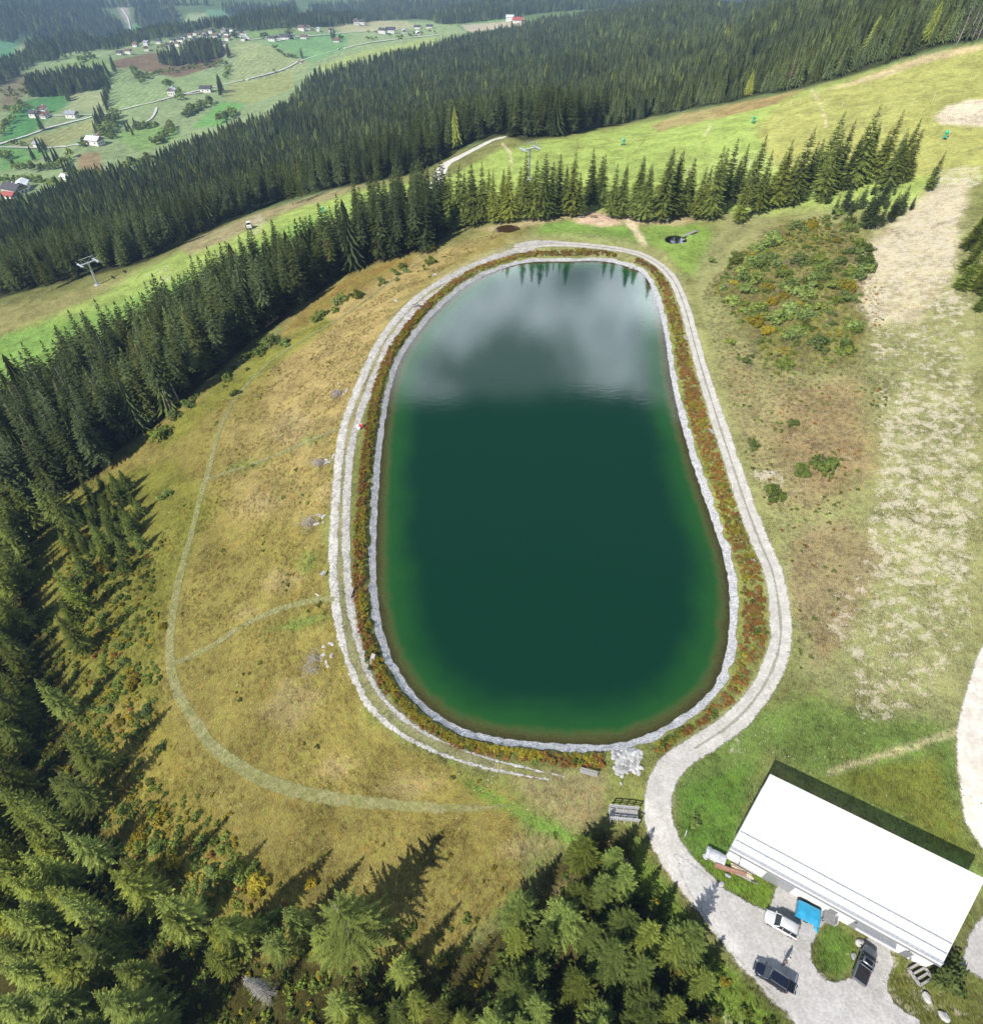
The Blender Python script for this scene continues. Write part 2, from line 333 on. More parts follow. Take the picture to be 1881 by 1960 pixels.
PXW = SX + (vnoise(W3, 7, 11) * 22 + vnoise(W3, 2.2, 12) * 8) * np.clip(100 / DEP, 0.1, 1.2) + vnoise(W3, 60, 13) * 4
PYW = SY + (vnoise(W3, 7, 14) * 16 + vnoise(W3, 2.2, 15) * 6) * np.clip(100 / DEP, 0.1, 1.2) ** 1.3
PW = np.stack([PXW, PYW], -1)
BARE = np.zeros(len(W3)); RED = np.zeros(len(W3)); STRIPE = np.zeros(len(W3))
CC = np.tile(alb((124, 126, 70)), (len(W3), 1))
def paint(poly, col, soft=6, amt=1.0, what=None, line=None):
    q = np.array(poly, float); lo = q.min(0) - soft * 2 - (line or 0); hi = q.max(0) + soft * 2 + (line or 0)
    m = (PW[:, 0] > lo[0]) & (PW[:, 0] < hi[0]) & (PW[:, 1] > lo[1]) & (PW[:, 1] < hi[1])
    if not m.any(): return
    d = pdist(PW[m], q) - line if line else sdf(PW[m], q)
    f = (1 - sm(d, -soft, soft)) * amt
    if what is not None: what[m] = what[m] * (1 - f) + f * col
    else: CC[m] = CC[m] * (1 - f[:, None]) + alb(col) * f[:, None]
# --- far valley
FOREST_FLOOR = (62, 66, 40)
paint([(-900,-300),(2800,-300),(2800,95),(1881,80),(1500,180),(1200,235),(960,262),(700,352),(420,430),(0,565),(-900,760)], (98,118,72), 8)
paint([(-200,280),(-200,60),(100,92),(300,75),(560,55),(850,38),(900,60),(850,82),(700,125),(600,150),(560,200),(430,262),(270,340),(190,345),(-200,420)], (138,156,106), 5)
for poly, c in [
 ([(0,268),(26,203),(60,190),(130,179),(130,200),(95,222),(60,262),(0,285)], (88,142,78)),
 ([(12,275),(90,255),(185,226),(179,252),(122,279),(81,283)], (150,154,98)),
 ([(-20,73),(37,75),(26,120),(-20,122)], (96,146,104)),
 ([(0,140),(60,142),(88,130),(55,170),(30,205),(0,216)], (128,120,88)),
 ([(210,118),(290,100),(340,108),(430,88),(440,96),(415,125),(340,150),(262,132),(222,130)], (124,104,80)),
 ([(90,130),(180,105),(215,118),(205,142),(120,140)], (130,152,90)),
 ([(132,180),(205,170),(200,215),(134,212)], (152,160,112)),
 ([(215,130),(262,135),(330,150),(440,125),(430,165),(330,190),(215,218)], (138,158,104)),
 ([(445,90),(470,80),(520,90),(600,128),(440,168)], (150,162,108)),
 ([(506,78),(560,66),(640,62),(670,66),(660,95),(600,120),(530,92)], (116,156,98)),
 ([(600,128),(700,96),(835,70),(830,92),(700,122),(620,135)], (156,170,98)),
 ([(470,62),(540,58),(560,68),(500,76),(470,74)], (122,152,88)),
 ([(640,46),(690,38),(780,40),(800,52),(720,62),(650,60)], (166,164,122)),
 ([(365,245),(420,195),(470,198),(425,240)], (112,162,84)),
 ([(440,165),(560,135),(560,170),(480,200),(430,190)], (150,158,96)),
 ([(215,262),(240,245),(330,240),(345,262),(270,292)], (126,156,84)),
 ([(150,295),(190,290),(200,330),(150,340)], (148,128,92)),
 ([(0,280),(60,285),(100,290),(60,310),(0,330)], (104,148,78)),
 ([(395,18),(560,15),(580,26),(400,30)], (110,150,112)), ([(358,28),(395,26),(395,44),(350,46)], (150,165,118)),
 ([(250,48),(285,40),(270,60),(252,62)], (104,158,96)), ([(225,10),(245,8),(252,60),(240,45)], (168,160,148)),
 ([(0,50),(60,45),(40,60),(0,66)], (140,150,135)), ([(880,48),(1000,38),(1010,48),(900,62)], (176,166,142)), ([(860,40),(1000,34),(1010,38),(870,48)], (128,158,96)),
 ([(425,277),(440,266),(510,261),(495,272),(450,280)], (138,168,72)),
 ]: paint(poly, c, 2.2)
for k, poly in enumerate([[(12,275),(185,226),(179,252),(81,283)], [(215,130),(440,125),(430,165),(215,218)], [(445,90),(600,128),(440,168)]]): paint(poly, 1.0, 2, 1, STRIPE)
# forest floors
F1 = [(-120,600),(0,568),(60,556),(130,538),(200,522),(270,505),(340,470),(420,432),(480,407),(560,379),(640,361),(700,352),(760,340),(815,328),(850,303),(900,277),(960,260),(1000,270),(1100,256),(1180,239),(1300,213),(1400,195),(1460,180),(1500,176),(1540,166),(1580,158),(1640,141),(1700,121),(1760,99),(1881,72),(2050,40),(2050,-80),(1230,-80),(1230,15),(1180,25),(1060,42),(960,60),(860,87),(700,127),(600,152),(560,200),(520,237),(430,264),(360,292),(270,342),(190,342),(100,380),(0,412),(-120,440)]
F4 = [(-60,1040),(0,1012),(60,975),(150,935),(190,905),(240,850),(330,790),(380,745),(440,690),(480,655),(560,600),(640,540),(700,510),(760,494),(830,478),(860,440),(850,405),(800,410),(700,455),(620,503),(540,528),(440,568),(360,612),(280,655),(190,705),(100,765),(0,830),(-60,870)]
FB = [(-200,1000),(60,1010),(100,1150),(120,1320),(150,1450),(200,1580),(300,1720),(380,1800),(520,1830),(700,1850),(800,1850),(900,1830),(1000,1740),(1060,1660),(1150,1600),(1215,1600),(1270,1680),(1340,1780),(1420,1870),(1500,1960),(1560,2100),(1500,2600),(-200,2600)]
paint([(0,1100),(150,900),(500,680),(760,540),(880,480),(1000,440),(1000,1700),(700,2000),(0,2300)], (141,129,62), 14)
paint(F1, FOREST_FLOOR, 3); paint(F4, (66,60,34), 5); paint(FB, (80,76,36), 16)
# --- ski slope beyond the left strip of forest and behind the lake
paint([(-100,640),(0,600),(100,578),(200,545),(300,505),(420,440),(560,395),(700,362),(860,340),(960,285),(1180,245),(1400,204),(1540,175),(1760,110),(2200,20),(2400,300),(1860,345),(1740,420),(1500,420),(1300,400),(1050,415),(860,425),(700,455),(440,600),(190,770),(0,880),(-100,930)], (150,168,80), 6)
paint([(-100,700),(0,640),(200,590),(420,500),(560,430),(700,380),(560,470),(300,640),(0,790)], (126,160,72), 14)
paint([(-60,650),(0,585),(100,572),(190,545),(260,520),(200,560),(60,620),(-60,670)], (146,140,84), 8)
paint([(340,472),(420,435),(500,405),(640,363),(700,352),(640,378),(540,408),(430,462),(360,490)], (150,140,98), 5)
paint([(1500,190),(1560,178),(1760,112),(2000,60),(2200,120),(2100,330),(1780,340),(1500,350),(1450,250)], (160,160,84), 12)
paint([(1245,240),(1310,216),(1400,200),(1420,196),(1400,214),(1330,236),(1260,252)], (160,146,92), 3)
paint([(1372,213),(1410,196),(1500,180),(1545,168),(1480,200),(1400,222),(1365,228)], (154,134,84), 3)
paint([(1560,178),(1650,150),(1760,108),(1881,84),(1881,94),(1760,124),(1650,160),(1580,172)], (196,174,134), 3, .8)
for poly, a_ in [([(1250,300),(1400,280),(1560,300),(1540,350),(1300,360)], .42), ([(1780,320),(1881,310),(1881,360),(1790,350)], .62), ([(200,540),(330,505),(300,530),(180,570)], .45), ([(300,510),(330,500),(330,540),(300,545)], .55), ([(470,420),(500,405),(520,430),(490,455),(470,445)], .6), ([(1400,300),(1500,300),(1480,330),(1400,330)], .5), ([(1000,310),(1010,300),(1020,350),(1005,350)], .5)]: paint(poly, a_, 8, 1, BARE)
paint([(1790,222),(1810,205),(1850,192),(1900,188),(2000,200),(2000,240),(1850,240),(1800,236)], (205,190,166), 4)
for ln in [[(1092,252),(1103,268),(1103,285),(1098,296)], [(1268,232),(1240,255),(1215,290),(1200,310)], [(1365,208),(1358,235),(1352,262),(1345,290)], [(1545,170),(1500,195),(1470,235),(1462,262)], [(1100,285),(1160,275),(1280,262)]]: paint(ln, (120,112,58), 1.2, .8, None, 0.6)
for ln in [[(1555,170),(1570,195),(1578,225),(1582,245)], [(963,275),(975,292),(984,315)], [(1358,235),(1352,262)]]: paint(ln, (205,190,158), 1.5, .9, None, 1.3)
# --- surroundings of the reservoir
paint([(560,600),(700,520),(860,470),(960,445),(930,465),(800,540),(740,620),(690,720),(660,830),(560,900),(500,800)], (163,143,86), 22)
paint([(420,800),(640,760),(640,980),(440,1000)], (160,142,82), 30, .7)
paint([(600,575),(680,520),(760,492),(800,485),(780,505),(680,560),(560,640),(500,680)], (138,122,56), 9)
paint([(640,548),(720,510),(810,486),(790,500),(700,530),(620,580)], 0.7, 6, 1, RED)
paint([(470,690),(560,640),(620,600),(640,620),(540,690),(440,760),(350,830),(320,860),(300,840),(400,750)], (132,132,50), 10)
paint([(100,960),(190,915),(330,880),(420,960),(370,1050),(320,1150),(300,1300),(330,1450),(420,1620),(300,1700),(180,1500),(100,1250),(60,1050)], (128,126,48), 16)
paint([(200,1350),(300,1330),(360,1500),(450,1600),(560,1680),(640,1800),(500,1840),(330,1760),(220,1600)], (140,128,54), 14)
for c_ in [(305,1430),(290,1600),(350,1640),(420,1720),(385,1590),(270,1500),(330,1700),(520,1720),(560,1790)]: paint([(c_[0]-22,c_[1]),(c_[0],c_[1]-22),(c_[0]+22,c_[1]-6),(c_[0]+6,c_[1]+26)], (150,138,50), 14, .6)
for c_ in [(540,1110,40,22),(470,1170,20,14),(560,1350,60,50),(780,1500,60,22),(1010,1620,60,22),(1120,1700,50,26),(640,1470,40,24),(500,960,40,24),(560,820,50,40),(640,940,30,24)]: paint([(c_[0]-c_[2],c_[1]+c_[3]*.4),(c_[0]-c_[2]*.2,c_[1]-c_[3]),(c_[0]+c_[2],c_[1]-c_[3]*.3),(c_[0]+c_[2]*.1,c_[1]+c_[3])], (166,148,104), 16, .5)
for c_ in [(720,1330,30,60),(590,1190,40,10),(470,890,40,10),(600,840,30,6),(560,1200,60,12),(590,1080,20,20),(860,760,10,10)]: paint([(c_[0]-c_[2],c_[1]+c_[3]*.6),(c_[0],c_[1]-c_[3]),(c_[0]+c_[2],c_[1]-c_[3]*.6),(c_[0],c_[1]+c_[3])], (112,142,58), 12, .6)
paint([(-20+640,1000),(655,900),(700,740),(745,640),(800,570),(860,530),(960,480),(1030,455),(1100,440),(1250,470),(1300,520),(1340,620),(1390,760),(1450,940),(1500,1080),(1520,1200),(1500,1290),(1420,1400),(1300,1480),(1230,1600),(1150,1590),(1000,1520),(880,1480),(760,1420),(690,1350),(640,1230),(625,1100)], (132,136,68), 8)
paint([(1020,448),(1040,430),(1100,420),(1180,425),(1225,440),(1240,470),(1200,468),(1100,460)], (118,148,62), 8)
paint([(1240,470),(1232,440),(1260,425),(1330,425),(1365,440),(1370,500),(1340,530),(1310,520),(1280,490)], (124,150,62), 8)
paint([(860,1480),(960,1520),(1060,1570),(1130,1610),(1100,1620),(1000,1560),(900,1515)], (110,144,52), 8)
paint([(980,1470),(1160,1480),(1160,1580),(1100,1580),(1000,1510)], (150,140,92), 14)
paint([(905,440),(985,425),(1060,405),(1200,405),(1240,420),(1300,412),(1340,420),(1300,432),(1200,430),(1150,430),(1080,418),(1040,428),(960,440)], (186,164,124), 5, .75)
paint([(1190,405),(1212,420),(1235,470),(1225,472),(1195,425)], (200,184,150), 3)
paint([(1110,412),(1130,405),(1160,412),(1190,428),(1150,432),(1100,425)], (198,170,142), 4)
# right side: heath, scrub and worn meadow
paint([(1330,520),(1380,420),(1560,400),(1900,420),(2400,500),(2400,1500),(1881,1500),(1530,1300),(1500,1080),(1430,900),(1370,700)], (140,140,88), 16)
paint([(1380,560),(1430,480),(1500,420),(1650,440),(1680,520),(1640,700),(1480,700)], (126,124,62), 26)
paint([(1400,640),(1460,720),(1500,760),(1560,800),(1560,980),(1480,960),(1420,850),(1380,720)], (148,138,92), 24)
paint([(1500,740),(1640,720),(1680,900),(1560,960),(1480,850)], (144,126,86), 34)
for c_, a_ in [((1560,780,90,60),.42),((1620,860,60,40),.5),((1500,700,60,30),.4),((1600,480,40,20),.5),((1540,560,40,20),.4),((1580,440,30,12),.5),((1380,560,20,40),.4),((1600,930,30,14),.5)]: paint([(c_[0]-c_[2],c_[1]),(c_[0],c_[1]-c_[3]),(c_[0]+c_[2],c_[1]),(c_[0],c_[1]+c_[3])], a_, 20, 1, RED)
paint([(1530,1010),(1620,1000),(1700,1060),(1640,1180),(1560,1280),(1520,1180),(1500,1060)], (146,132,92), 24)
paint([(1640,480),(1700,430),(1790,350),(1860,335),(1840,420),(1820,520),(1760,620),(1660,620),(1630,540)], (176,164,130), 14)
for poly, a_ in [([(1640,500),(1700,420),(1790,345),(1870,330),(1850,420),(1830,520),(1800,640),(1840,760),(1700,760),(1660,640)], .66), ([(1640,560),(1760,480),(1860,560),(1870,860),(1700,900),(1670,700)], .60), ([(1660,640),(1760,560),(1860,640),(1881,900),(1880,1200),(1800,1380),(1640,1380),(1580,1200),(1640,1060),(1680,900)], .52), ([(1700,760),(1860,740),(1881,980),(1820,1120),(1680,1120),(1660,980)], .60), ([(1590,1120),(1760,1140),(1780,1260),(1640,1260),(1560,1200)], .54), ([(1640,1310),(1700,1310),(1690,1380),(1640,1370)], .62), ([(1400,1400),(1460,1370),(1440,1440),(1390,1450)], .6), ([(1420,890),(1520,880),(1540,930),(1480,960),(1430,930)], .66), ([(1600,900),(1640,880),(1620,930)], .55), ([(1480,700),(1640,720),(1650,1000),(1500,1000)], .38), ([(720,1480),(880,1540),(1010,1560),(900,1590)], .3), ([(1160,1640),(1230,1620),(1260,1700),(1200,1720)], .5), ([(1290,1830),(1470,1960),(1560,2050),(1400,2000)], .48), ([(1660,1780),(1720,1780),(1881,1960),(1700,1960)], .5), ([(1380,1640),(1420,1620),(1420,1680)], .5)]: paint(poly, a_, 26, 1, BARE)
paint([(1300,1480),(1460,1360),(1560,1340),(1830,1400),(1850,1560),(1881,1700),(1480,1440),(1390,1640),(1300,1640),(1290,1540)], (108,128,58), 22)
paint([(1290,1510),(1440,1460),(1400,1640),(1340,1650),(1295,1580)], (100,132,48), 10)
paint([(1560,1500),(1800,1450),(1850,1600),(1900,1720),(1881,1660),(1600,1500)], (112,118,44), 16)
paint([(1320,1640),(1400,1640),(1480,1700),(1470,1740),(1400,1700)], (112,140,42), 8)
paint([(1570,1790),(1600,1770),(1650,1800),(1640,1830),(1600,1870),(1565,1850)], (106,134,50), 8)
paint([(1690,1830),(1760,1830),(1881,1880),(1881,1990),(1760,1960),(1700,1900)], (116,120,52), 12)
paint([(1590,1480),(1700,1440),(1830,1400),(1834,1412),(1700,1455),(1600,1492)], (186,176,130), 5, .8)
paint([(1215,1600),(1250,1640),(1290,1700),(1340,1790),(1420,1870),(1520,1990),(1400,1990),(1330,1840),(1230,1700)], (112,134,44), 12)
paint(ROAD_C, (158,152,112), 7, .75, None, 13); paint(ROAD_R, (150,148,98), 6, .6, None, 22)
def ground_material():
    t = NT('meadow_ground'); p = t.pos()
    col = t.n('ShaderNodeAttribute', attribute_name='gcol').outputs['Vector']
    bare = t.n('ShaderNodeAttribute', attribute_name='bare').outputs['Fac']; red = t.n('ShaderNodeAttribute', attribute_name='red').outputs['Fac']; stp = t.n('ShaderNodeAttribute', attribute_name='stripe').outputs['Fac']
    st = t.n('ShaderNodeMapping', i_Vector=p); st.inputs['Scale'].default_value = (1.5, 0.55, 1.0); st.inputs['Rotation'].default_value = (0, 0, 0.6)
    n0 = t.noise(st.outputs[0], 4.5, 5, 0.68); n1 = t.noise(p, 0.75, 5, 0.62, 0.4); n2 = t.noise(p, 0.13, 5, 0.55, 0.6); n3 = t.noise(p, 0.012, 4, 0.5)
    f = t.math('ADD', t.math('ADD', t.ramp(n0, 0.25, 0.75, 0.42, 1.52), t.ramp(n1, 0.3, 0.7, -0.2, 0.2)), t.math('ADD', t.ramp(n2, 0.3, 0.7, -0.2, 0.2), t.ramp(n3, 0.3, 0.7, -0.07, 0.07)))
    c = t.scale_col(col, f)
    green = t.mix(1.0, c, (0.80, 1.02, 0.70), 'MULTIPLY'); ochre = t.mix(1.0, c, (1.15, 0.98, 0.88), 'MULTIPLY')
    c = t.mix(t.ramp(n1, 0.54, 0.68, 0, 0.75), c, green); c = t.mix(t.ramp(t.noise(p, 0.42, 5, 0.6, 0.8), 0.54, 0.7, 0, 0.7), c, ochre)
    yel = t.mix(1.0, c, (1.12, 1.2, 0.5), 'MULTIPLY'); c = t.mix(t.ramp(t.noise(p, 1.9, 3, 0.6, 1.2), 0.62, 0.7, 0, 0.7), c, yel)
    wv = t.n('ShaderNodeTexWave', i_Vector=p, i_Scale=0.035, i_Distortion=2.0, i_Detail=1.0); c = t.mix(t.math('MULTIPLY', stp, 0.35), c, t.scale_col(c, t.ramp(wv.outputs[1], 0.2, 0.8, 0.8, 1.25)))
    nb = t.math('ADD', t.math('MULTIPLY', t.noise(p, 0.5, 8, 0.66, 0.3), 0.75), t.math('MULTIPLY', n0, 0.25))
    bf = t.ramp(t.math('ADD', bare, t.math('MULTIPLY', t.math('SUBTRACT', nb, 0.5), 1.9)), 0.50, 0.74)
    bf = t.math('MULTIPLY', bf, t.ramp(bare, 0.02, 0.2))
    pale = t.scale_col(t.n('ShaderNodeRGB').outputs[0], t.ramp(n0, 0.25, 0.75, 0.7, 1.25)); t.t.nodes
    for nd in t.t.nodes:
        if nd.type == 'RGB': nd.outputs[0].default_value = (*alb((200, 189, 166)), 1)
    c = t.mix(t.math('MULTIPLY', bf, 0.68), c, pale)
    rf = t.ramp(t.math('ADD', red, t.math('MULTIPLY', t.math('SUBTRACT', t.noise(p, 0.9, 6, 0.65), 0.5), 1.8)), 0.6, 0.85)
    rc = t.mix(t.ramp(n1, 0.4, 0.6), alb((152, 78, 34)), alb((120, 62, 44))); c = t.mix(t.math('MULTIPLY', rf, 0.75), c, t.scale_col(rc, t.ramp(n0, 0.25, 0.75, 0.6, 1.3)))
    # small pale stones and flower heads
    vo = t.n('ShaderNodeTexVoronoi', i_Vector=p, i_Scale=1.1); dots = t.math('MULTIPLY', t.math('LESS_THAN', vo.outputs['Distance'], 0.11), t.ramp(t.noise(p, 0.25, 2), 0.5, 0.62))
    c = t.mix(t.math('MULTIPLY', dots, 0.7), c, alb((215, 205, 185)))
    b = t.n('ShaderNodeBump', i_Strength=0.75, i_Distance=0.25, i_Height=t.math('ADD', n0, t.math('MULTIPLY', n1, 0.8)))
    d = t.n('ShaderNodeBsdfDiffuse', i_Color=c, i_Roughness=0.6, i_Normal=b.outputs[0]); return t.done(d.outputs[0])
idx = np.arange(NX * NY).reshape(NY, NX)
quads = np.stack([idx[:-1, :-1], idx[:-1, 1:], idx[1:, 1:], idx[1:, :-1]], -1).reshape(-1, 4)
gm = bpy.data.meshes.new('ground'); gm.vertices.add(len(W3)); gm.vertices.foreach_set('co', W3.astype(np.float32).ravel())
gm.loops.add(len(quads) * 4); gm.loops.foreach_set('vertex_index', quads.astype(np.int32).ravel())
gm.polygons.add(len(quads)); gm.polygons.foreach_set('loop_start', np.arange(0, len(quads) * 4, 4, dtype=np.int32)); gm.polygons.foreach_set('loop_total', np.full(len(quads), 4, np.int32))
gm.update(calc_edges=True); gm.polygons.foreach_set('use_smooth', np.ones(len(quads), bool))
for k, v in (('bare', BARE), ('red', RED), ('stripe', STRIPE)): at = gm.attributes.new(k, 'FLOAT', 'POINT'); at.data.foreach_set('value', v.astype(np.float32))
at = gm.attributes.new('gcol', 'FLOAT_VECTOR', 'POINT'); at.data.foreach_set('vector', CC.astype(np.float32).ravel())
gm.materials.append(ground_material())
tag(link('ground', gm), kind='structure')
print('ground', time.time() - T0)

# ------------------------------------------------------------------ water
def water_mat(name, deep, mid, shallow, trans=True, rough=0.015):
    t = NT(name); p = t.pos(); dep = t.n('ShaderNodeAttribute', attribute_name='depth').outputs['Fac']
    dn = t.math('ADD', dep, t.math('MULTIPLY', t.math('SUBTRACT', t.noise(p, 0.09, 5, 0.6), 0.5), 7.0))
    dn2 = t.math('ADD', dep, t.math('MULTIPLY', t.math('SUBTRACT', t.noise(p, 0.35, 5, 0.65), 0.5), 2.4))
    c = t.mix(t.ramp(dn2, 0.5, 3.4), shallow, mid); c = t.mix(t.ramp(dn, 2.5, 10.0), c, deep)
    dif = t.n('ShaderNodeBsdfDiffuse', i_Color=c); sh = dif.outputs[0]
    if trans:
        tr = t.n('ShaderNodeBsdfTransparent', i_Color=(0.78, 0.86, 0.70, 1)); mx = t.n('ShaderNodeMixShader'); t.t.links.new(t.ramp(dn2, 0.0, 2.6, 0.35, 1.0), mx.inputs[0])
        t.t.links.new(tr.outputs[0], mx.inputs[1]); t.t.links.new(sh, mx.inputs[2]); sh = mx.outputs[0]
    mp = t.n('ShaderNodeMapping', i_Vector=p); mp.inputs['Scale'].default_value = (1.0, 2.2, 1.0); mp.inputs['Rotation'].default_value = (0, 0, 0.25)
    h = t.math('ADD', t.noise(mp.outputs[0], 1.6, 3, 0.5), t.math('MULTIPLY', t.noise(mp.outputs[0], 0.35, 2), 1.2))
    b = t.n('ShaderNodeBump', i_Strength=0.05, i_Distance=0.10, i_Height=h)
    gl = t.n('ShaderNodeBsdfGlossy', i_Roughness=rough, i_Normal=b.outputs[0], i_Color=(1, 1, 1, 1)); fr = t.n('ShaderNodeFresnel', i_IOR=1.333)
    mx = t.n('ShaderNodeMixShader'); t.t.links.new(fr.outputs[0], mx.inputs[0]); t.t.links.new(sh, mx.inputs[1]); t.t.links.new(gl.outputs[0], mx.inputs[2]); return t.done(mx.outputs[0])
def cdt_patch(name, poly, step, mat, z=None, lift=0.06, jit=0.0, attrs=None, kind='structure', sub=None):
    poly = np.array(poly, float); out = []
    sub = sub or step
    for i in range(len(poly)):
        a, b = poly[i], poly[(i + 1) % len(poly)]; k = max(1, int(np.hypot(*(b - a)) / sub))
        for j in range(k):
            q = a + (b - a) * j / k; out.append(q)
    out = np.array(out)
    if jit: out = out + np.stack([vnoise(out, 0.9, 31) + 0.6 * vnoise(out, 0.35, 33) + 1.2 * vnoise(out, 3.0, 35), vnoise(out, 0.9, 32) + 0.6 * vnoise(out, 0.35, 34) + 1.2 * vnoise(out, 3.0, 36)], -1) * jit
    lo, hi = out.min(0), out.max(0); X, Y = np.meshgrid(np.arange(lo[0], hi[0], step), np.arange(lo[1], hi[1], step)); g = np.stack([X.ravel(), Y.ravel()], -1)
    d = sdf(g, poly if len(out) > 400 else out); g = g[d < -step * 0.6 - jit]
    allp = np.vstack([out, g]); k = len(out)
    v, e, f, *_ = delaunay_2d_cdt([Vector(p) for p in allp], [], [list(range(k))], 1, 1e-4)
    v = np.array([tuple(p) for p in v]); zz_ = gz(v[:, 0], v[:, 1]) + lift if z is None else np.full(len(v), z)
    m = mesh(name, np.column_stack([v, zz_]), [tuple(q) for q in f], mat, smooth=True, attrs=attrs(v) if attrs else None)
    o = link(name, m); return tag(o, kind=kind)
lw = water_mat('reservoir_water', (0.003, 0.029, 0.015), (0.013, 0.070, 0.016), (0.10, 0.095, 0.030))
cdt_patch('reservoir_water', interp(LAKE, 1), 2.5, lw, z=0.0, attrs=lambda v: {'depth': np.maximum(-sdf(v, LAKE), 0)}, sub=1.0)
_t = np.linspace(0, 2 * math.pi, 40, endpoint=False)
def ell(c, rx, ry, a): return np.stack([c[0] + rx * np.cos(_t) * math.cos(a) - ry * np.sin(_t) * math.sin(a), c[1] + rx * np.cos(_t) * math.sin(a) + ry * np.sin(_t) * math.cos(a)], -1)
pz1 = float(gz(*POND1)); pz2 = float(gz(*POND2))
E_BR = lambda v: {'depth': np.full(len(v), 9.0)}
cdt_patch('brown_pond_water', ell(POND1, 5.2, 4.0, 0.05), 1.0, water_mat('brown_pond_water', (0.055, 0.028, 0.010), (0.07, 0.035, 0.012), (0.07, 0.04, 0.02), False), z=pz1 + 1.35, attrs=E_BR)
cdt_patch('dark_pond_water', ell(POND2, 4.3, 4.6, -0.5), 1.0, water_mat('dark_pond_water', (0.010, 0.010, 0.008), (0.012, 0.010, 0.008), (0.02, 0.015, 0.01), False), z=pz2 + 1.5, attrs=E_BR)

# ------------------------------------------------------------------ stone bank round the water
def gravel_mat(name, c0, c1, scale=2.2, contrast=0.5, grass=None, edge=0.0, mid=0.0, midw=0.18, ragged=0.35, cover=1.0):
    t = NT(name); p = t.pos(); vo = t.n('ShaderNodeTexVoronoi', i_Vector=p, i_Scale=scale); n = t.noise(p, 0.5, 5, 0.6); n0 = t.noise(p, 5.0, 4, 0.7)
    c = t.mix(t.ramp(n, 0.3, 0.7), c0, c1); c = t.scale_col(c, t.math('ADD', t.ramp(vo.outputs['Color'], 0.1, 0.9, 1 - contrast, 1 + contrast * 0.5), t.ramp(n0, 0.3, 0.7, -contrast * 0.35, contrast * 0.35)))
    h = t.math('ADD', t.math('MULTIPLY', vo.outputs['Distance'], -1.0), n0); b = t.n('ShaderNodeBump', i_Strength=min(1, contrast * 1.6), i_Distance=0.2, i_Height=h)
    d = t.n('ShaderNodeBsdfDiffuse', i_Color=c, i_Normal=b.outputs[0]); sh = d.outputs[0]
    if ragged:
        u = t.math('ABSOLUTE', t.n('ShaderNodeAttribute', attribute_name='u').outputs['Fac'])
        nn = t.math('ADD', t.math('MULTIPLY', t.noise(p, 1.6, 5, 0.7), 0.6), t.math('MULTIPLY', t.noise(p, 0.22, 3, 0.5), 0.4))
        f = t.ramp(t.math('ADD', u, t.math('MULTIPLY', t.math('SUBTRACT', nn, 0.5), ragged * 5.0)), 0.80, 0.95, cover, 0.0)
        if mid:
            mf = t.ramp(t.math('ADD', u, t.math('MULTIPLY', t.math('SUBTRACT', nn, 0.5), 0.5)), midw * 0.6, midw * 1.2, 1 - mid, 1.0); f = t.math('MULTIPLY', f, mf)
        tr = t.n('ShaderNodeBsdfTransparent'); mx = t.n('ShaderNodeMixShader'); t.t.links.new(f, mx.inputs[0]); t.t.links.new(tr.outputs[0], mx.inputs[1]); t.t.links.new(sh, mx.inputs[2]); sh = mx.outputs[0]
    return t.done(sh)
def ribbon(name, line, width, mat, step=0.8, lift=0.07, across=6, z=None, kind='structure', closed=False, fade=0.0):
    line = np.array(line, float); seg = np.hypot(*np.diff(line, axis=0).T); s_ = np.concatenate([[0], np.cumsum(seg)]); k = max(2, int(s_[-1] / step))
    q = np.linspace(0, s_[-1], k + 1); c = np.stack([np.interp(q, s_, line[:, 0]), np.interp(q, s_, line[:, 1])], -1)
    wd = np.interp(q, np.linspace(0, s_[-1], len(width)), width) if hasattr(width, '__len__') else np.full(len(q), float(width))
    tn = np.gradient(c, axis=0); tn /= np.hypot(*tn.T)[:, None] + 1e-9
    for _ in range(3): tn[1:-1] = (tn[:-2] + tn[1:-1] * 2 + tn[2:]) / 4
    nr = np.stack([-tn[:, 1], tn[:, 0]], -1); U = np.linspace(-1, 1, across + 1)
    V = c[:, None] + nr[:, None] * (U[None, :, None] * wd[:, None, None] / 2); zz_ = gz(V[..., 0], V[..., 1]) + (0 if lift == 'far' else lift)
    if z is not None: zz_ = np.full(zz_.shape, z)
    if lift == 'far': zz_ += 0.08 + np.hypot(V[..., 0], V[..., 1]) * 0.0009
    W = np.concatenate([V, zz_[..., None]], -1).reshape(-1, 3); ii = np.arange(len(W)).reshape(len(q), across + 1)
    F = np.stack([ii[:-1, :-1], ii[1:, :-1], ii[1:, 1:], ii[:-1, 1:]], -1).reshape(-1, 4); F = F[:, ::-1]
    m = mesh(name, W, F, mat, smooth=True, attrs={'u': (np.abs(U)[None, :] + (np.clip((q / q[-1] - (1 - fade)) / max(fade, 1e-6), 0, 1) * (fade > 0) * 0.75)[:, None]).ravel()}); return tag(link(name, m), kind=kind)
def gl(px, z=None): return ground(*np.array(px, float).T)[:, :2] if z is None else at_z(*np.array(px, float).T, z)[:, :2]
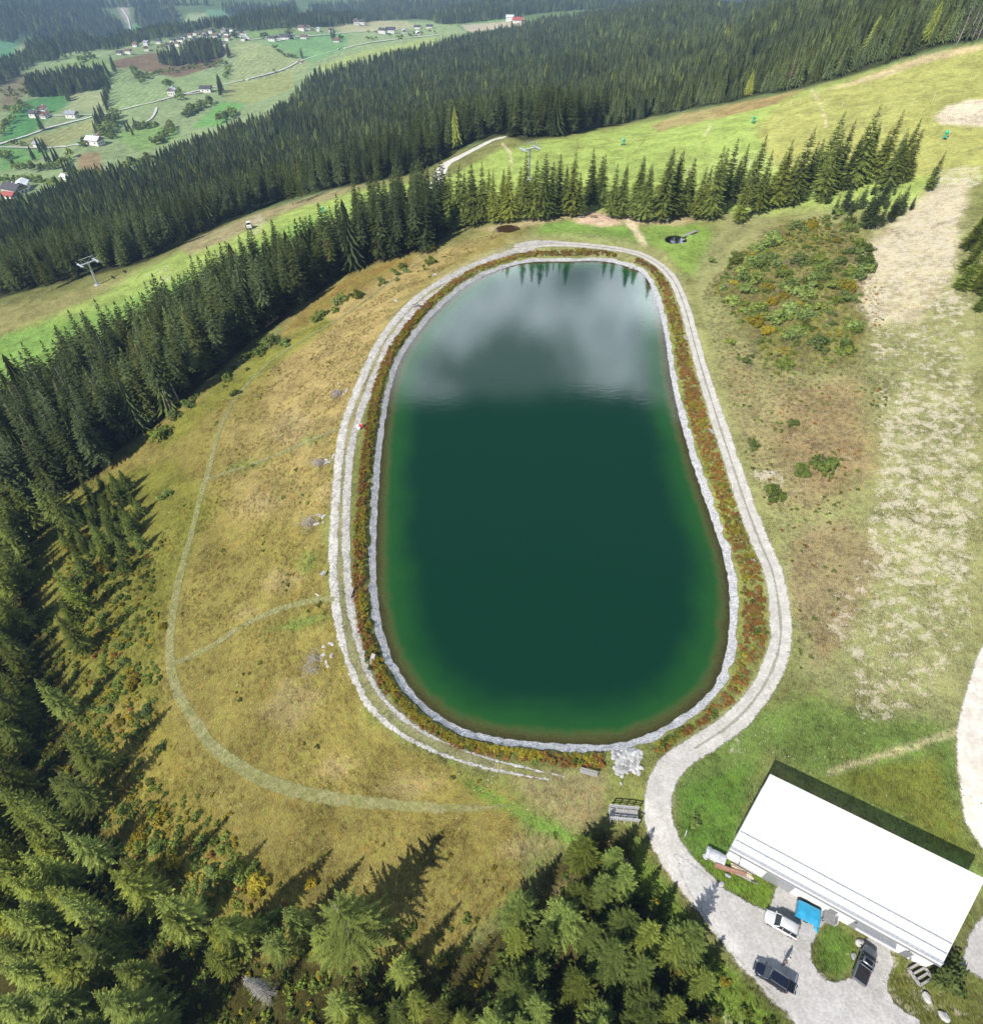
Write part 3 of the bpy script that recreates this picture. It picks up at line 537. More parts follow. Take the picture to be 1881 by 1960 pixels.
def offset_loop(P, d, step=0.8):           # the shoreline pushed outwards by d
    P = np.vstack([interp(P, 3), interp(P, 3)[:1]]); s_ = np.concatenate([[0], np.cumsum(np.hypot(*np.diff(P, axis=0).T))]); k = int(s_[-1] / step); q = np.linspace(0, s_[-1], k + 1)
    c = np.stack([np.interp(q, s_, P[:, 0]), np.interp(q, s_, P[:, 1])], -1)[:-1]; tn = (np.roll(c, -3, 0) - np.roll(c, 3, 0)); tn /= np.hypot(*tn.T)[:, None]
    nr = np.stack([-tn[:, 1], tn[:, 0]], -1); o = c + nr * d
    if abs(sdf(o[:1], LAKE)[0] - d) > abs(sdf((c - nr * d)[:1], LAKE)[0] - d): nr = -nr
    return c, nr
LC, LN = offset_loop(LAKE, 1.0)
UU = np.linspace(-1, 1, 9); OFF = np.linspace(-0.55, 1.2, 9)
V = LC[:, None] + LN[:, None] * OFF[None, :, None]; V = V + (np.stack([vnoise(V, 1.6, 41), vnoise(V, 1.6, 42)], -1)) * 0.75
Zb = gz(V[..., 0], V[..., 1]) + 0.10 + (vnoise(V, 0.8, 43)) * 0.18
Wb = np.concatenate([V, Zb[..., None]], -1); Wb = np.concatenate([Wb, Wb[:1]], 0).reshape(-1, 3); ii = np.arange(len(Wb)).reshape(-1, 9)
Fb = np.stack([ii[:-1, :-1], ii[1:, :-1], ii[1:, 1:], ii[:-1, 1:]], -1).reshape(-1, 4)
tag(link('stone_bank', mesh('stone_bank', Wb, Fb, gravel_mat('bank_stones', alb((178, 176, 176)), alb((198, 196, 196)), 4.2, 0.34, ragged=0.20), smooth=True, attrs={'u': np.tile(UU, len(Wb) // 9)})), kind='structure')

# ------------------------------------------------------------------ roads, tracks and paths
M_ROAD = gravel_mat('road_gravel', alb((184, 178, 168)), alb((205, 199, 190)), 3.5, 0.16, ragged=0.22, mid=0.5, midw=0.12)
M_TRACK = gravel_mat('track_gravel', alb((182, 176, 166)), alb((208, 203, 196)), 3.0, 0.28, ragged=0.62, cover=0.93)
M_ACCESS = gravel_mat('access_gravel', alb((182, 176, 168)), alb((202, 197, 190)), 3.5, 0.13, ragged=0.16)
M_PATH = gravel_mat('mown_grass_path', alb((150, 156, 92)), alb((176, 172, 122)), 2.0, 0.25, ragged=0.42, cover=0.55)
M_FAR = gravel_mat('valley_asphalt', alb((190, 188, 180)), alb((205, 202, 192)), 0.5, 0.05, ragged=0)
M_SAND = gravel_mat('pale_forest_road', alb((208, 202, 190)), alb((222, 217, 208)), 0.5, 0.08, ragged=0.12)
rl = at_z(*interp(ROAD_R, 6, False).T, 2.0)[:, :2]
cut = 6 * 22
ribbon('perimeter_road', rl[:cut + 1], np.concatenate([[3.6] * 12, [4.0] * 9]), M_ROAD, 0.6)
ribbon('access_road', rl[cut - 6:], [4.0, 4.3, 4.4, 5.2, 6.5, 8.0], M_ACCESS, 0.6, lift=0.11)
c_ = interp(ROAD_C, 5, False)
L1 = [(1020,470),(960,485),(900,508),(850,534),(798,568),(758,608),(727,650),(702,700),(682,745),(661,800),(648,870),(641,950),(637,1030),(637,1100),(645,1180),(660,1247),(685,1312),(717,1360),(760,1397),(815,1428),(870,1450),(925,1466),(990,1480),(1050,1490)]
L2 = [(1020,472),(962,490),(904,515),(856,542),(808,577),(773,614),(746,652),(722,702),(704,748),(684,802),(669,872),(663,950),(661,1030),(664,1100),(674,1180),(689,1242),(716,1308),(752,1355),(797,1390),(850,1417),(900,1437),(955,1454),(1020,1470),(1080,1484)]
ribbon('left_wheel_track', at_z(*interp(L1, 5, False).T, 2.0)[:, :2], [3.8, 3.4, 3.1, 2.9, 2.6, 2.5, 2.2, 1.8, 1.5, 1.2], M_TRACK, 0.5, fade=0.24)
ribbon('right_wheel_track', at_z(*interp(L2, 5, False).T, 2.0)[:, :2], [3.5, 3.1, 2.8, 2.5, 2.2, 2.0, 1.8, 1.6, 1.4, 1.2], M_TRACK, 0.5, fade=0.24)
ribbon('turning_place', at_z(*np.array([(985,468),(1030,464),(1070,463)]).T, 2.0)[:, :2], [1, 5, 1], M_TRACK, 0.6, lift=0.09)
ribbon('worn_grass_path', gl(interp([(905,440),(860,470),(760,530),(680,590),(600,640),(520,690),(462,750),(430,800),(412,850),(398,905),(382,960),(364,1030),(345,1100),(330,1180),(326,1250),(335,1310),(360,1360),(400,1420),(450,1462),(520,1498),(600,1522),(700,1536),(800,1545),(900,1548),(980,1540)], 4, False)), [0.5, 1.0, 1.3, 1.4, 1.6, 1.8, 2.2, 2.4, 2.4, 2.2], M_PATH, 0.6, lift=0.09, fade=0.12)
ribbon('mown_grass_path', gl(interp([(330,1272),(400,1240),(470,1195),(540,1165),(600,1150),(640,1147)], 4, False)), [1.3, 1.6, 1.6, 1.3], M_PATH, 0.6, lift=0.12)
ribbon('mown_grass_path', gl(interp([(395,918),(450,900),(520,875),(590,845),(650,820)], 4, False)), [1.0, 1.4, 1.5, 1.2], M_PATH, 0.6, lift=0.12)
ribbon('valley_side_road', gl(interp([(2300,1050),(2120,1100),(1990,1170),(1915,1255),(1886,1340),(1872,1400),(1870,1460),(1884,1540),(1925,1610),(1990,1680),(2120,1760),(2350,1840)], 6, False)), [6.5, 6.0, 6.0, 6.5], gravel_mat('pale_side_road', alb((206, 196, 180)), alb((222, 214, 202)), 1.5, 0.12, ragged=0.12), 0.8, lift=0.08)
PARK = at_z(*np.array([(1268,1600),(1310,1640),(1345,1668),(1370,1690),(1400,1708),(1440,1730),(1468,1738),(1482,1700),(1500,1668),(1560,1690),(1600,1745),(1572,1780),(1556,1815),(1556,1842),(1575,1868),(1602,1880),(1628,1868),(1648,1830),(1655,1790),(1680,1790),(1705,1815),(1712,1850),(1700,1890),(1712,1920),(1760,1950),(1790,1990),(1700,2060),(1560,2040),(1515,1960),(1480,1908),(1440,1868),(1395,1820),(1350,1760),(1315,1705)]).T, 1.9)[:, :2]
M_YARD = gravel_mat('yard_gravel', alb((184, 180, 175)), alb((200, 196, 191)), 3.5, 0.13, ragged=0.20)
def park_attr(v): return {'u': 1.0 - np.clip(-sdf(v, PARK) / 1.6, 0, 1) * 0.85 + 0.0}
cdt_patch('gravel_yard', PARK, 0.7, M_YARD, lift=0.14, attrs=park_attr, jit=0.1, sub=0.5)
YARD2 = at_z(*np.array([(1830,1850),(1850,1790),(1881,1740),(1990,1680),(2120,1720),(2350,1800),(2350,1900),(2100,1880),(1930,1900),(1881,1880)]).T, 1.9)[:, :2]
cdt_patch('gravel_yard', YARD2, 1.0, M_YARD, lift=0.12, attrs=lambda v: {'u': 1.0 - np.clip(-sdf(v, YARD2) / 1.6, 0, 1) * 0.85}, jit=0.1, sub=0.6)
ribbon('pale_forest_road', gl(interp([(968,263),(940,270),(905,288),(875,303),(850,318),(838,345),(833,375),(828,420)], 5, False)), [5, 6.5, 7.5, 8, 8], M_SAND, 1.0, lift=0.2)
FR = [('valley_road', [(-10,280),(60,258),(100,244),(185,223),(250,207),(300,195),(345,183),(400,170),(440,160),(500,146),(545,133),(575,118),(620,104),(690,86),(760,76),(840,68)], 4.2),
 ('farm_road', [(-10,283),(30,283),(90,284),(160,277)], 3.2), ('farm_road', [(98,222),(130,222),(192,220)], 3.0), ('farm_road', [(345,183),(385,178),(402,170)], 3.5),
 ('village_road', [(425,60),(470,76),(500,75),(555,72),(620,68),(680,62),(760,58)], 4.5), ('village_road', [(466,62),(476,77)], 6),
 ('ridge_road', [(430,266),(450,270),(480,264),(512,262)], 4.0), ('valley_road', [(-10,58),(20,52),(60,46)], 10), ('gully_track', [(232,18),(245,36),(250,58)], 5)]
for nm, pts_, wd in FR: ribbon(nm, gl(interp(pts_, 5, False)), wd, M_FAR, 5.0, lift='far', across=2)
ribbon('valley_path', gl(interp([(300,207),(298,215),(290,228),(275,237)], 4, False)), 3.0, M_FAR, 5.0, lift='far', across=2)
print('water+roads', time.time() - T0)

# ------------------------------------------------------------------ foliage
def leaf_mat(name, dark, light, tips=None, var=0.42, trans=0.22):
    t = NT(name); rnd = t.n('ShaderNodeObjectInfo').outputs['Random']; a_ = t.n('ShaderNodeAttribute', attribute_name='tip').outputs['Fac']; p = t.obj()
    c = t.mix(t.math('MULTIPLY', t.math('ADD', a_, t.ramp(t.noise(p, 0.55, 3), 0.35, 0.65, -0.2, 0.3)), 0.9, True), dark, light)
    wn_ = t.n('ShaderNodeTexWhiteNoise', noise_dimensions='1D'); t.t.links.new(rnd, wn_.inputs['W'])
    c = t.scale_col(c, t.ramp(wn_.outputs[0], 0, 1, 1 - var, 1 + var, False))
    lp = t.n('ShaderNodeObjectInfo').outputs['Location']; c = t.scale_col(c, t.ramp(t.noise(lp, 0.018, 3, 0.6), 0.35, 0.65, 0.78, 1.25)); c = t.mix(t.ramp(t.noise(lp, 0.03, 2), 0.5, 0.7, 0, 0.6), c, t.mix(1.0, c, (1.2, 1.12, 0.75), 'MULTIPLY'))
    warm = t.mix(1.0, c, (1.14, 1.03, 0.78), 'MULTIPLY'); c = t.mix(t.ramp(rnd, 0.45, 1.0, 0, 1), c, warm)
    d = t.n('ShaderNodeBsdfDiffuse', i_Color=c); tr = t.n('ShaderNodeBsdfTranslucent', i_Color=t.mix(1.0, c, (1.3, 1.5, 0.6), 'MULTIPLY')); mx = t.n('ShaderNodeMixShader', i_Fac=trans)
    t.t.links.new(d.outputs[0], mx.inputs[1]); t.t.links.new(tr.outputs[0], mx.inputs[2]); return t.done(mx.outputs[0])
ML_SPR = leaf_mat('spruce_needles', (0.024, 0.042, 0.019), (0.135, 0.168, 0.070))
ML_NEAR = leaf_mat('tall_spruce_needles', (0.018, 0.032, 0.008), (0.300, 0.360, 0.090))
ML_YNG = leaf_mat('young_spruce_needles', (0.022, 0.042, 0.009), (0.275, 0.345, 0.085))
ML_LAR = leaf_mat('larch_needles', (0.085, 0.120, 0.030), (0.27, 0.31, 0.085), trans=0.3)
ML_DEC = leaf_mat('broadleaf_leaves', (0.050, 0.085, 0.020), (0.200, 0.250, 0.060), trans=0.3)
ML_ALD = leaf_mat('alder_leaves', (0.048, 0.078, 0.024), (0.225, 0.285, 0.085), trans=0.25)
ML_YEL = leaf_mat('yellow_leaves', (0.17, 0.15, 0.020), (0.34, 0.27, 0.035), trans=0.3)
ML_DRY = leaf_mat('dry_needles', (0.10, 0.060, 0.040), (0.20, 0.135, 0.100), trans=0.1)
M_BARK = simple('bark', (0.27, 0.24, 0.21), 0.9, var=0.35, scale=2.0, spec=0.1)
M_DEAD = simple('dead_wood', (0.33, 0.31, 0.285), 0.9, var=0.3, scale=2.0, spec=0.1)
def conifer(name, seed, h, r, base=0.12, whorls=24, nb=8, K=6, leaf=ML_SPR, droop=0.35, dens=1.0, wtw=0.36, bushy=1.0, power=0.85):
    rnd = random.Random(seed); V, F, T = [], [], []
    def tri(a, b, c, t0, t1): k = len(V); V.extend((a, b, c)); F.append((k, k + 1, k + 2)); T.extend((t0, t0, t1))
    lean = (rnd.uniform(-.015, .015) * h, rnd.uniform(-.015, .015) * h)
    for i in range(whorls):
        t = (i + rnd.uniform(-.3, .3)) / whorls; t = min(max(t, 0), .985); z0 = h * (base + (1 - base) * t); R0 = r * ((1 - t) ** power + 0.015) * rnd.uniform(.78, 1.15)
        if t < 0.12: R0 *= 0.65 + t * 3
        n_ = max(4, int(nb * (0.55 + 0.45 * (1 - t)) + rnd.uniform(-.5, 1.2))); ph = rnd.uniform(0, 6.28)
        for j in range(n_):
            if rnd.random() > dens: continue
            a = ph + 6.283 * j / n_ + rnd.uniform(-.28, .28); L = R0 * rnd.uniform(.72, 1.18); dx, dy = math.cos(a), math.sin(a); sx, sy = -dy, dx; dr = droop * rnd.uniform(.7, 1.4) * (1.25 - t)
            zb = z0 + rnd.uniform(-.02, .02) * h
            def P(u): return (lean[0] * z0 / h + dx * L * u, lean[1] * z0 / h + dy * L * u, zb + L * (0.10 * u - dr * u * u + 0.22 * dr * u ** 4 * 1.5))
            prev = P(0.08)
            for k in range(1, K + 1):
                u = 0.08 + 0.92 * k / K; c = P(u); wt = L * wtw * (1.12 - u) ** 0.7 * rnd.uniform(.75, 1.25) * bushy + 0.10
                if u < 0.3: wt *= 0.6
                for s_ in (-1, 1):
                    fx = rnd.uniform(.25, .6); tipx = (c[0] + sx * s_ * wt + dx * wt * fx, c[1] + sy * s_ * wt + dy * wt * fx, c[2] - wt * rnd.uniform(.05, .5))
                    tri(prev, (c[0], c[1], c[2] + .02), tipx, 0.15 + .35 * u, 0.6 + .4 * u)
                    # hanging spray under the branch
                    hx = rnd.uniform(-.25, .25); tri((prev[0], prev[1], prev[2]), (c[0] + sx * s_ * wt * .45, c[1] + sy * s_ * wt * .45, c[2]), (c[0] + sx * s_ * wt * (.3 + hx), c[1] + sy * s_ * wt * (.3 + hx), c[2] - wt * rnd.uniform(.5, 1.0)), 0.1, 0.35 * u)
                prev = c
            wt = L * wtw * .35 + .08; c = P(1.0); tri((c[0] + sx * wt * .5, c[1] + sy * wt * .5, c[2]), (c[0] - sx * wt * .5, c[1] - sy * wt * .5, c[2]), (c[0] + dx * wt * 1.4, c[1] + dy * wt * 1.4, c[2] + wt * .1), .6, 1)
    for j in range(5):
        a = j * 1.257; q = r * .07 + .05; tri((lean[0] + math.cos(a) * q, lean[1] + math.sin(a) * q, h * .955), (lean[0] + math.cos(a + 1.3) * q, lean[1] + math.sin(a + 1.3) * q, h * .955), (lean[0], lean[1], h * 1.01), .6, 1)
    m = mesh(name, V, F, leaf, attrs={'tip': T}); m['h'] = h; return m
def trunk_mesh(name, h, r0, mat=None, stubs=0, seed=0, crooked=0.004):
    rnd = random.Random(seed); b = MB(); n_ = 7; pts_ = [(rnd.uniform(-1, 1) * crooked * h * (i > 0), rnd.uniform(-1, 1) * crooked * h * (i > 0), -1.2 + (h + 1.0) * i / (n_ - 1)) for i in range(n_)]
    b.tube(pts_, [r0 * (1.25 if i == 0 else 1) * (1 - .93 * i / (n_ - 1)) + .01 for i in range(n_)], 7)
    for k in range(stubs):
        z = h * rnd.uniform(.12, .9); a = rnd.uniform(0, 6.28); L = rnd.uniform(.5, 1.0) * (1.1 - z / h) * h * 0.12 + .25; b.tube([(0, 0, z), (math.cos(a) * L * .6, math.sin(a) * L * .6, z - L * .1), (math.cos(a) * L, math.sin(a) * L, z - L * .35)], [.05, .03, .008], 4)
    return mesh(name, b.v, b.f, mat or M_BARK, smooth=True)
def leafball(name, seed, r, h, n, size, leaf, clumps=9, base=0.0, spread=0.75):
    rnd = random.Random(seed); V, F, T = [], [], []
    cl_ = []
    for i in range(clumps):
        a = rnd.uniform(0, 6.28); q = rnd.uniform(.0, spread) ** .7; cl_.append((math.cos(a) * q * r, math.sin(a) * q * r, base + (h - base) * rnd.uniform(.25, .85) * (1.1 - .5 * q), r * rnd.uniform(.28, .52)))
    for i in range(n):
        cx, cy_, cz, cr = cl_[i % clumps]; d = Vector((rnd.gauss(0, 1), rnd.gauss(0, 1), rnd.gauss(.25, .8))).normalized(); k = rnd.uniform(.55, 1.05); p = Vector((cx, cy_, cz)) + Vector((d.x * cr, d.y * cr, d.z * cr * .9)) * k
        p.z = max(p.z, base * .8 + .05); nrm = (d + Vector((rnd.uniform(-.7, .7), rnd.uniform(-.7, .7), rnd.uniform(-.3, .9)))).normalized(); s1 = nrm.orthogonal().normalized(); s2 = nrm.cross(s1); sz = size * rnd.uniform(.6, 1.35); an = rnd.uniform(0, 6.28)
        e1 = (s1 * math.cos(an) + s2 * math.sin(an)) * sz; e2 = (s2 * math.cos(an) - s1 * math.sin(an)) * sz * .6; q_ = len(V); V.extend((p - e1, p + e2, p + e1, p - e2)); F.append((q_, q_ + 1, q_ + 2, q_ + 3)); tt = min(1, max(0, k * .9 - .2 + rnd.uniform(-.1, .25))); T.extend([tt] * 4)
    m = mesh(name, V, F, leaf, attrs={'tip': T}); m['h'] = h; return m
def stems_mesh(name, seed, r, h, n=5, mat=None, w=.05):
    rnd = random.Random(seed); b = MB()
    for i in range(n):
        a = 6.28 * i / n + rnd.uniform(-.4, .4); q = r * rnd.uniform(.3, .6); b.tube([(0, 0, -.4), (math.cos(a) * q * .4, math.sin(a) * q * .4, h * .4), (math.cos(a) * q, math.sin(a) * q, h * .75)], [w, w * .7, w * .25], 5)
    return mesh(name, b.v, b.f, mat or M_BARK, smooth=True)
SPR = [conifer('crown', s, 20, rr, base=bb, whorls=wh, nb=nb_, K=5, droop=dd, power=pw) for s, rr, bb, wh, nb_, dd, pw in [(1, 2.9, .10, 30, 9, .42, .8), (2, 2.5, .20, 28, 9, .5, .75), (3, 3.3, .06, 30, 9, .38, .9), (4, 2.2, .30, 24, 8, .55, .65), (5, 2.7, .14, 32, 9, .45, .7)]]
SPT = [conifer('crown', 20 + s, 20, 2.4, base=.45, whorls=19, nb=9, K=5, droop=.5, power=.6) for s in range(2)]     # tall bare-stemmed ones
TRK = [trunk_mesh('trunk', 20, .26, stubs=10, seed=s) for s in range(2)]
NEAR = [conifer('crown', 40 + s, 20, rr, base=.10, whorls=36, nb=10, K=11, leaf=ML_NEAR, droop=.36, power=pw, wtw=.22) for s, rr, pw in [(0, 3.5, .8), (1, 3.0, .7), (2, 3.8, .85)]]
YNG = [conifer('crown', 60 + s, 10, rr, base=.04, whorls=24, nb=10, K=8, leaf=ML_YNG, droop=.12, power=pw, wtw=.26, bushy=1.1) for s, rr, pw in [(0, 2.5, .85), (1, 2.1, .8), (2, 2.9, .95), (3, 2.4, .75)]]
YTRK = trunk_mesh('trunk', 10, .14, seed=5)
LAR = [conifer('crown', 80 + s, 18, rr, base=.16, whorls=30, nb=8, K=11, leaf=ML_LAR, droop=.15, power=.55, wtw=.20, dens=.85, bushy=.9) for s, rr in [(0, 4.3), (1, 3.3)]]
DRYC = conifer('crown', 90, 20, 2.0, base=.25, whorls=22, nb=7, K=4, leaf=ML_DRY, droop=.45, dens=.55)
LOD = []
for s in range(4):
    rnd = random.Random(100 + s); V, F, T = [], [], []; L_ = 10
    for i in range(L_):
        t = i / L_; z1 = 20 * (.10 + .9 * t); rr = 3.5 * (1 - t) ** .8 * rnd.uniform(.85, 1.15) + .12; z2 = z1 + 20 * .9 / L_ * 1.7; n_ = 9; ph = rnd.uniform(0, 6); k = len(V)
        V.append((0, 0, min(z2, 20.4))); T.append(.2)
        for j in range(n_ * 2): a = ph + 3.1416 * j / n_; q = rr * (rnd.uniform(.85, 1.2) if j % 2 else rnd.uniform(.35, .55)); V.append((math.cos(a) * q, math.sin(a) * q, z1 - (.5 if j % 2 else -.2) * rr * .6)); T.append(1.0 if j % 2 else .2)
        F += [(k, k + 1 + j, k + 1 + (j + 1) % (n_ * 2)) for j in range(n_ * 2)]
    m = mesh('far_spruce', V, F, ML_SPR, attrs={'tip': T}); m['h'] = 20; LOD.append(m)
for s in (0, 1): m = LOD[s].copy(); m.materials.clear(); m.materials.append(ML_LAR); m['h'] = 20; LOD.append(m)
# where the trees stand
def in_poly(W, poly, soft=0):
    x, y, d = project(W); P_ = np.stack([x, y], -1); return (sdf(P_, poly) < soft) & (W[:, 1] > 3)
def scatter_pts(poly, spacing, rng, seed=0, margin=60, dmin=0, dmax=1e9):
    """points of the ground inside a survey polygon, on a jittered grid of the given spacing"""
    rnd = np.random.RandomState(seed); (x0, x1), (y0, y1) = rng; X, Y = np.meshgrid(np.arange(x0, x1, spacing), np.arange(y0, y1, spacing)); P_ = np.stack([X.ravel(), Y.ravel()], -1) + rnd.uniform(-.46, .46, (X.size, 2)) * spacing
    r_ = np.hypot(P_[:, 0], P_[:, 1]); P_ = P_[(r_ >= dmin) & (r_ < dmax)]; P_ = P_[np.abs(P_[:, 0]) < P_[:, 1] * .95 + 60]
    W = np.column_stack([P_, gz(P_[:, 0], P_[:, 1])]); x, y, d = project(W); k = (x > -margin) & (x < 1881 + margin) & (y > -margin * 2.0) & (y < 1960 + margin * 4); W = W[k]
    return W[in_poly(W, np.array(poly, float))] if len(W) else W
trees = []                                  # (x, y, z, height, kind, region, lean)
def add_tree(W, h, kind, region): trees.append([float(W[0]), float(W[1]), float(W[2]), float(h), kind, region])
rs = np.random.RandomState(5)
# the row behind the reservoir: print x, print y of the tip, print y of the foot
ROW = [(612.5 + .3663 * a, .3663 * b, .3663 * c) for a, b, c in [(560,905,1190),(620,920,1200),(680,870,1200),(730,840,1190),(765,900,1180),(800,850,1180),(850,840,1170),(905,880,1170),(950,880,1165),(990,860,1165),(1070,800,1150),(1110,830,1150),(1165,800,1150),(1200,840,1140),(1240,800,1110),(1275,850,1130),(1310,790,1135),(1345,900,1130),(1405,770,1090),(1460,800,1090),(1520,850,1140),(1560,850,1145),(1640,810,1150),(1690,850,1160),(1770,770,1150),(1830,790,1140)]]
ROW += [(1192 + .3663 * a, .3663 * b, .3663 * c) for a, b, c in [(60,810,1150),(100,850,1160),(190,760,1160),(250,780,1140),(310,880,1130),(375,860,1150),(445,750,1150),(515,710,1090),(585,740,1060),(650,690,1080),(695,770,1120),(600,900,1170),(780,710,1090),(865,650,1080),(800,760,1060),(1005,560,1000),(1030,640,1040),(1100,610,960),(1190,520,980),(1230,620,960),(1320,550,950),(1360,670,1000),(1445,650,960),(1590,770,1000)]]
def tip_tree(x, yt, yb, kind, region, hmin=2):
    W = gp(x, yb); o = np.array([0, 0, CAM_H]); r_ = rays(x, yt); d_ = math.hypot(W.x, W.y); hr = math.hypot(r_[0], r_[1]); z = CAM_H + r_[2] / hr * d_; add_tree(W, max(hmin, z - W.z), kind, region)
for i, q in enumerate(ROW): tip_tree(*q, 'near', 'row')
for i in range(34):                         # a second line just behind the first
    x = 830 + i * 27 + rs.uniform(-8, 8); x0 = min(ROW, key=lambda r_: abs(r_[0] - x))
    if x < 1740: W = gp(x, x0[2] - rs.uniform(10, 22)); add_tree(W, rs.uniform(13, 19), 'near', 'row')
for a, b, c in [(1060,950,1070),(1150,930,1110),(1250,960,1190),(1200,1000,1110),(1330,1060,1200),(1280,980,1200),(1430,950,1130),(1380,1000,1170),(1100,1000,1120),(1290,1040,1160),(1180,1040,1130),(1500,1010,1100),(1360,960,1100)]: tip_tree(1192 + .3663 * a, .3663 * b, .3663 * c, 'spruce', 'hillock', 2)
for a, b, c in [(1790,130,380),(1760,250,470),(1850,430,580),(1830,300,470),(1870,150,390),(1850,60,260),(1800,40,260),(1880,250,500),(1840,-10,200)]: tip_tree(1192 + .3663 * a, 383 + .3663 * b, 383 + .3663 * c, 'young', 'right edge')
for _ in range(14): q = (rs.uniform(1570, 1710), rs.uniform(345, 430)); add_tree(gp(*q), rs.uniform(4, 9), 'spruce', 'hillock')
for q in [(1600,352),(1625,345),(1650,340),(1675,345),(1695,352),(1580,372),(1612,366),(1640,358)]: add_tree(gp(*q), rs.uniform(14, 19), 'near', 'row')
# the strip of forest left of the reservoir, the wood at the foot of the dam, the big forest beyond
def region(poly, spacing, rng, hr, kind, name, seed, **kw):
    W = scatter_pts(poly, spacing, rng, seed, **kw)
    for p in W: add_tree(p, rs.uniform(*hr), kind, name)
    return len(W)
region(F4, 4.4, ((-330, 60), (60, 330)), (17, 24.5), 'spruce', 'strip', 1)
for q in [(195,905),(240,850),(330,790),(345,775),(380,745),(430,700),(478,655),(485,650),(520,630),(560,600),(600,565),(640,540),(665,525),(700,510),(735,500),(768,495),(800,488),(470,662),(455,672)]: W = gp(*q); add_tree(W, rs.uniform(19, 23), 'tall', 'strip')
region([(-60,900),(60,960),(60,1150),(80,1400),(95,1500),(150,1620),(200,1720),(290,1850),(380,1990),(420,2200),(-300,2300),(-300,900)], 5.0, ((-130, 20), (2, 150)), (13, 20), 'near', 'lower wood', 2, margin=150)
for q, h, k in [((150,1150),13,'near'),((120,1010),18,'near'),((80,1010),18,'near'),((140,1010),15,'near'),((60,1070),15,'near')]: add_tree(gp(*q), h, k, 'lower wood')
SDIR = np.array([math.sin(SUN_AZ), math.cos(SUN_AZ)])
def shadow_tree(tip, h, kind, region_='lower wood'):
    W = gp(*tip); b_ = np.array([W.x, W.y])
    h = h * .88
    for _ in range(6):
        zb = float(gz(*b_)); L = (zb + h - W.z) / math.tan(SUN_EL); b_ = np.array([W.x, W.y]) - SDIR * L
    add_tree((b_[0], b_[1], float(gz(*b_))), h, kind, region_)
for tip, h, k in [((845,1600),23,'larch'),((775,1650),19,'near'),((632,1622),20,'near'),((585,1660),17,'near'),((512,1608),19,'near'),((470,1665),15,'near'),((440,1562),20,'near'),((395,1575),15,'near'),((328,1350),20,'near'),((318,1520),18,'near'),((270,1440),17,'near'),((240,1270),18,'near'),((250,1100),15,'young'),((262,1160),17,'near'),((700,1640),15,'near'),((880,1720),15,'near')]: shadow_tree(tip, h, k)
region([(950,1790),(1040,1700),(1120,1640),(1155,1645),(1195,1660),(1225,1700),(1262,1755),(1305,1812),(1350,1865),(1405,1940),(1470,2020),(1500,2200),(900,2200),(900,1960),(930,1870)], 3.7, ((-30, 40), (1, 45)), (7, 13), 'young', 'young spruces', 3, margin=120)
region([(620,1900),(760,1900),(900,1880),(930,1960),(930,2200),(600,2200)], 5.0, ((-40, 20), (1, 25)), (9, 15), 'near', 'lower wood', 9, margin=120)
region([(100,960),(200,930),(290,940),(300,1010),(270,1100),(200,1120),(130,1080)], 4.6, ((-130, -20), (50, 150)), (4, 8), 'young', 'saplings', 4)
for q in [(190,1000),(215,985),(240,960),(205,1050),(230,1040),(130,1130),(150,1190),(260,1020),(180,960),(215,1010),(245,1000),(170,1100)]: add_tree(gp(*q), rs.uniform(5, 9), 'young', 'saplings')
n1 = region(F1, 5.6, ((-460, 380), (150, 480)), (12, 23), 'spruce', 'slope forest', 5, dmax=430)
far_w = []
def far_region(poly, spacing, rng, hr, seed, **kw):
    W = scatter_pts(poly, spacing, rng, seed, **kw); far_w.append(np.column_stack([W, np.random.RandomState(seed).uniform(*hr, len(W))]) if len(W) else np.zeros((0, 4)))
far_region(F1, 5.6, ((-800, 800), (100, 1000)), (8, 17), 6, dmin=430, dmax=900)
far_region(F1, 7.2, ((-1600, 1600), (300, 2600)), (8, 18), 7, dmin=900, dmax=2600)
F2 = [(-60,178),(0,166),(40,146),(80,112),(140,101),(220,96),(300,76),(400,56),(480,61),(560,53),(640,51),(720,41),(800,36),(850,48),(880,46),(960,38),(1050,24),(1230,12),(1230,4),(1050,14),(800,24),(700,27),(500,46),(400,51),(300,64),(200,86),(100,93),(50,116),(-60,150)]
F3 = [[(60,24),(170,12),(225,45),(240,62),(180,80),(120,84),(50,68),(30,36)], [(262,20),(330,18),(348,46),(300,62),(262,50)], [(420,16),(570,16),(570,44),(460,48)], [(590,14),(700,14),(700,26),(600,36)], [(700,10),(1240,6),(1240,14),(700,22)], [(-40,22),(40,22),(50,60),(20,90),(-40,60)], [(-40,8),(400,8),(400,12),(-40,20)], [(120,86),(175,82),(170,90),(120,95)], [(60,96),(95,92),(130,82),(110,120),(60,118)]]
WOOD = [(55,186),(60,162),(120,150),(205,140),(213,156),(190,172),(95,187)]
WOOD2 = [(300,118),(345,108),(400,92),(428,98),(420,112),(395,122),(320,128)]
far_region(F2, 9.5, ((-2500, 1500), (700, 3000)), (12, 23), 8)
for i, f in enumerate(F3): far_region(f, 15, ((-3500, 2200), (1100, 5000)), (22, 32), 20 + i, margin=30)
far_region(WOOD, 6.5, ((-1000, 0), (500, 1600)), (13, 21), 30); far_region(WOOD2, 8, ((-1100, 200), (700, 2400)), (16, 24), 31)
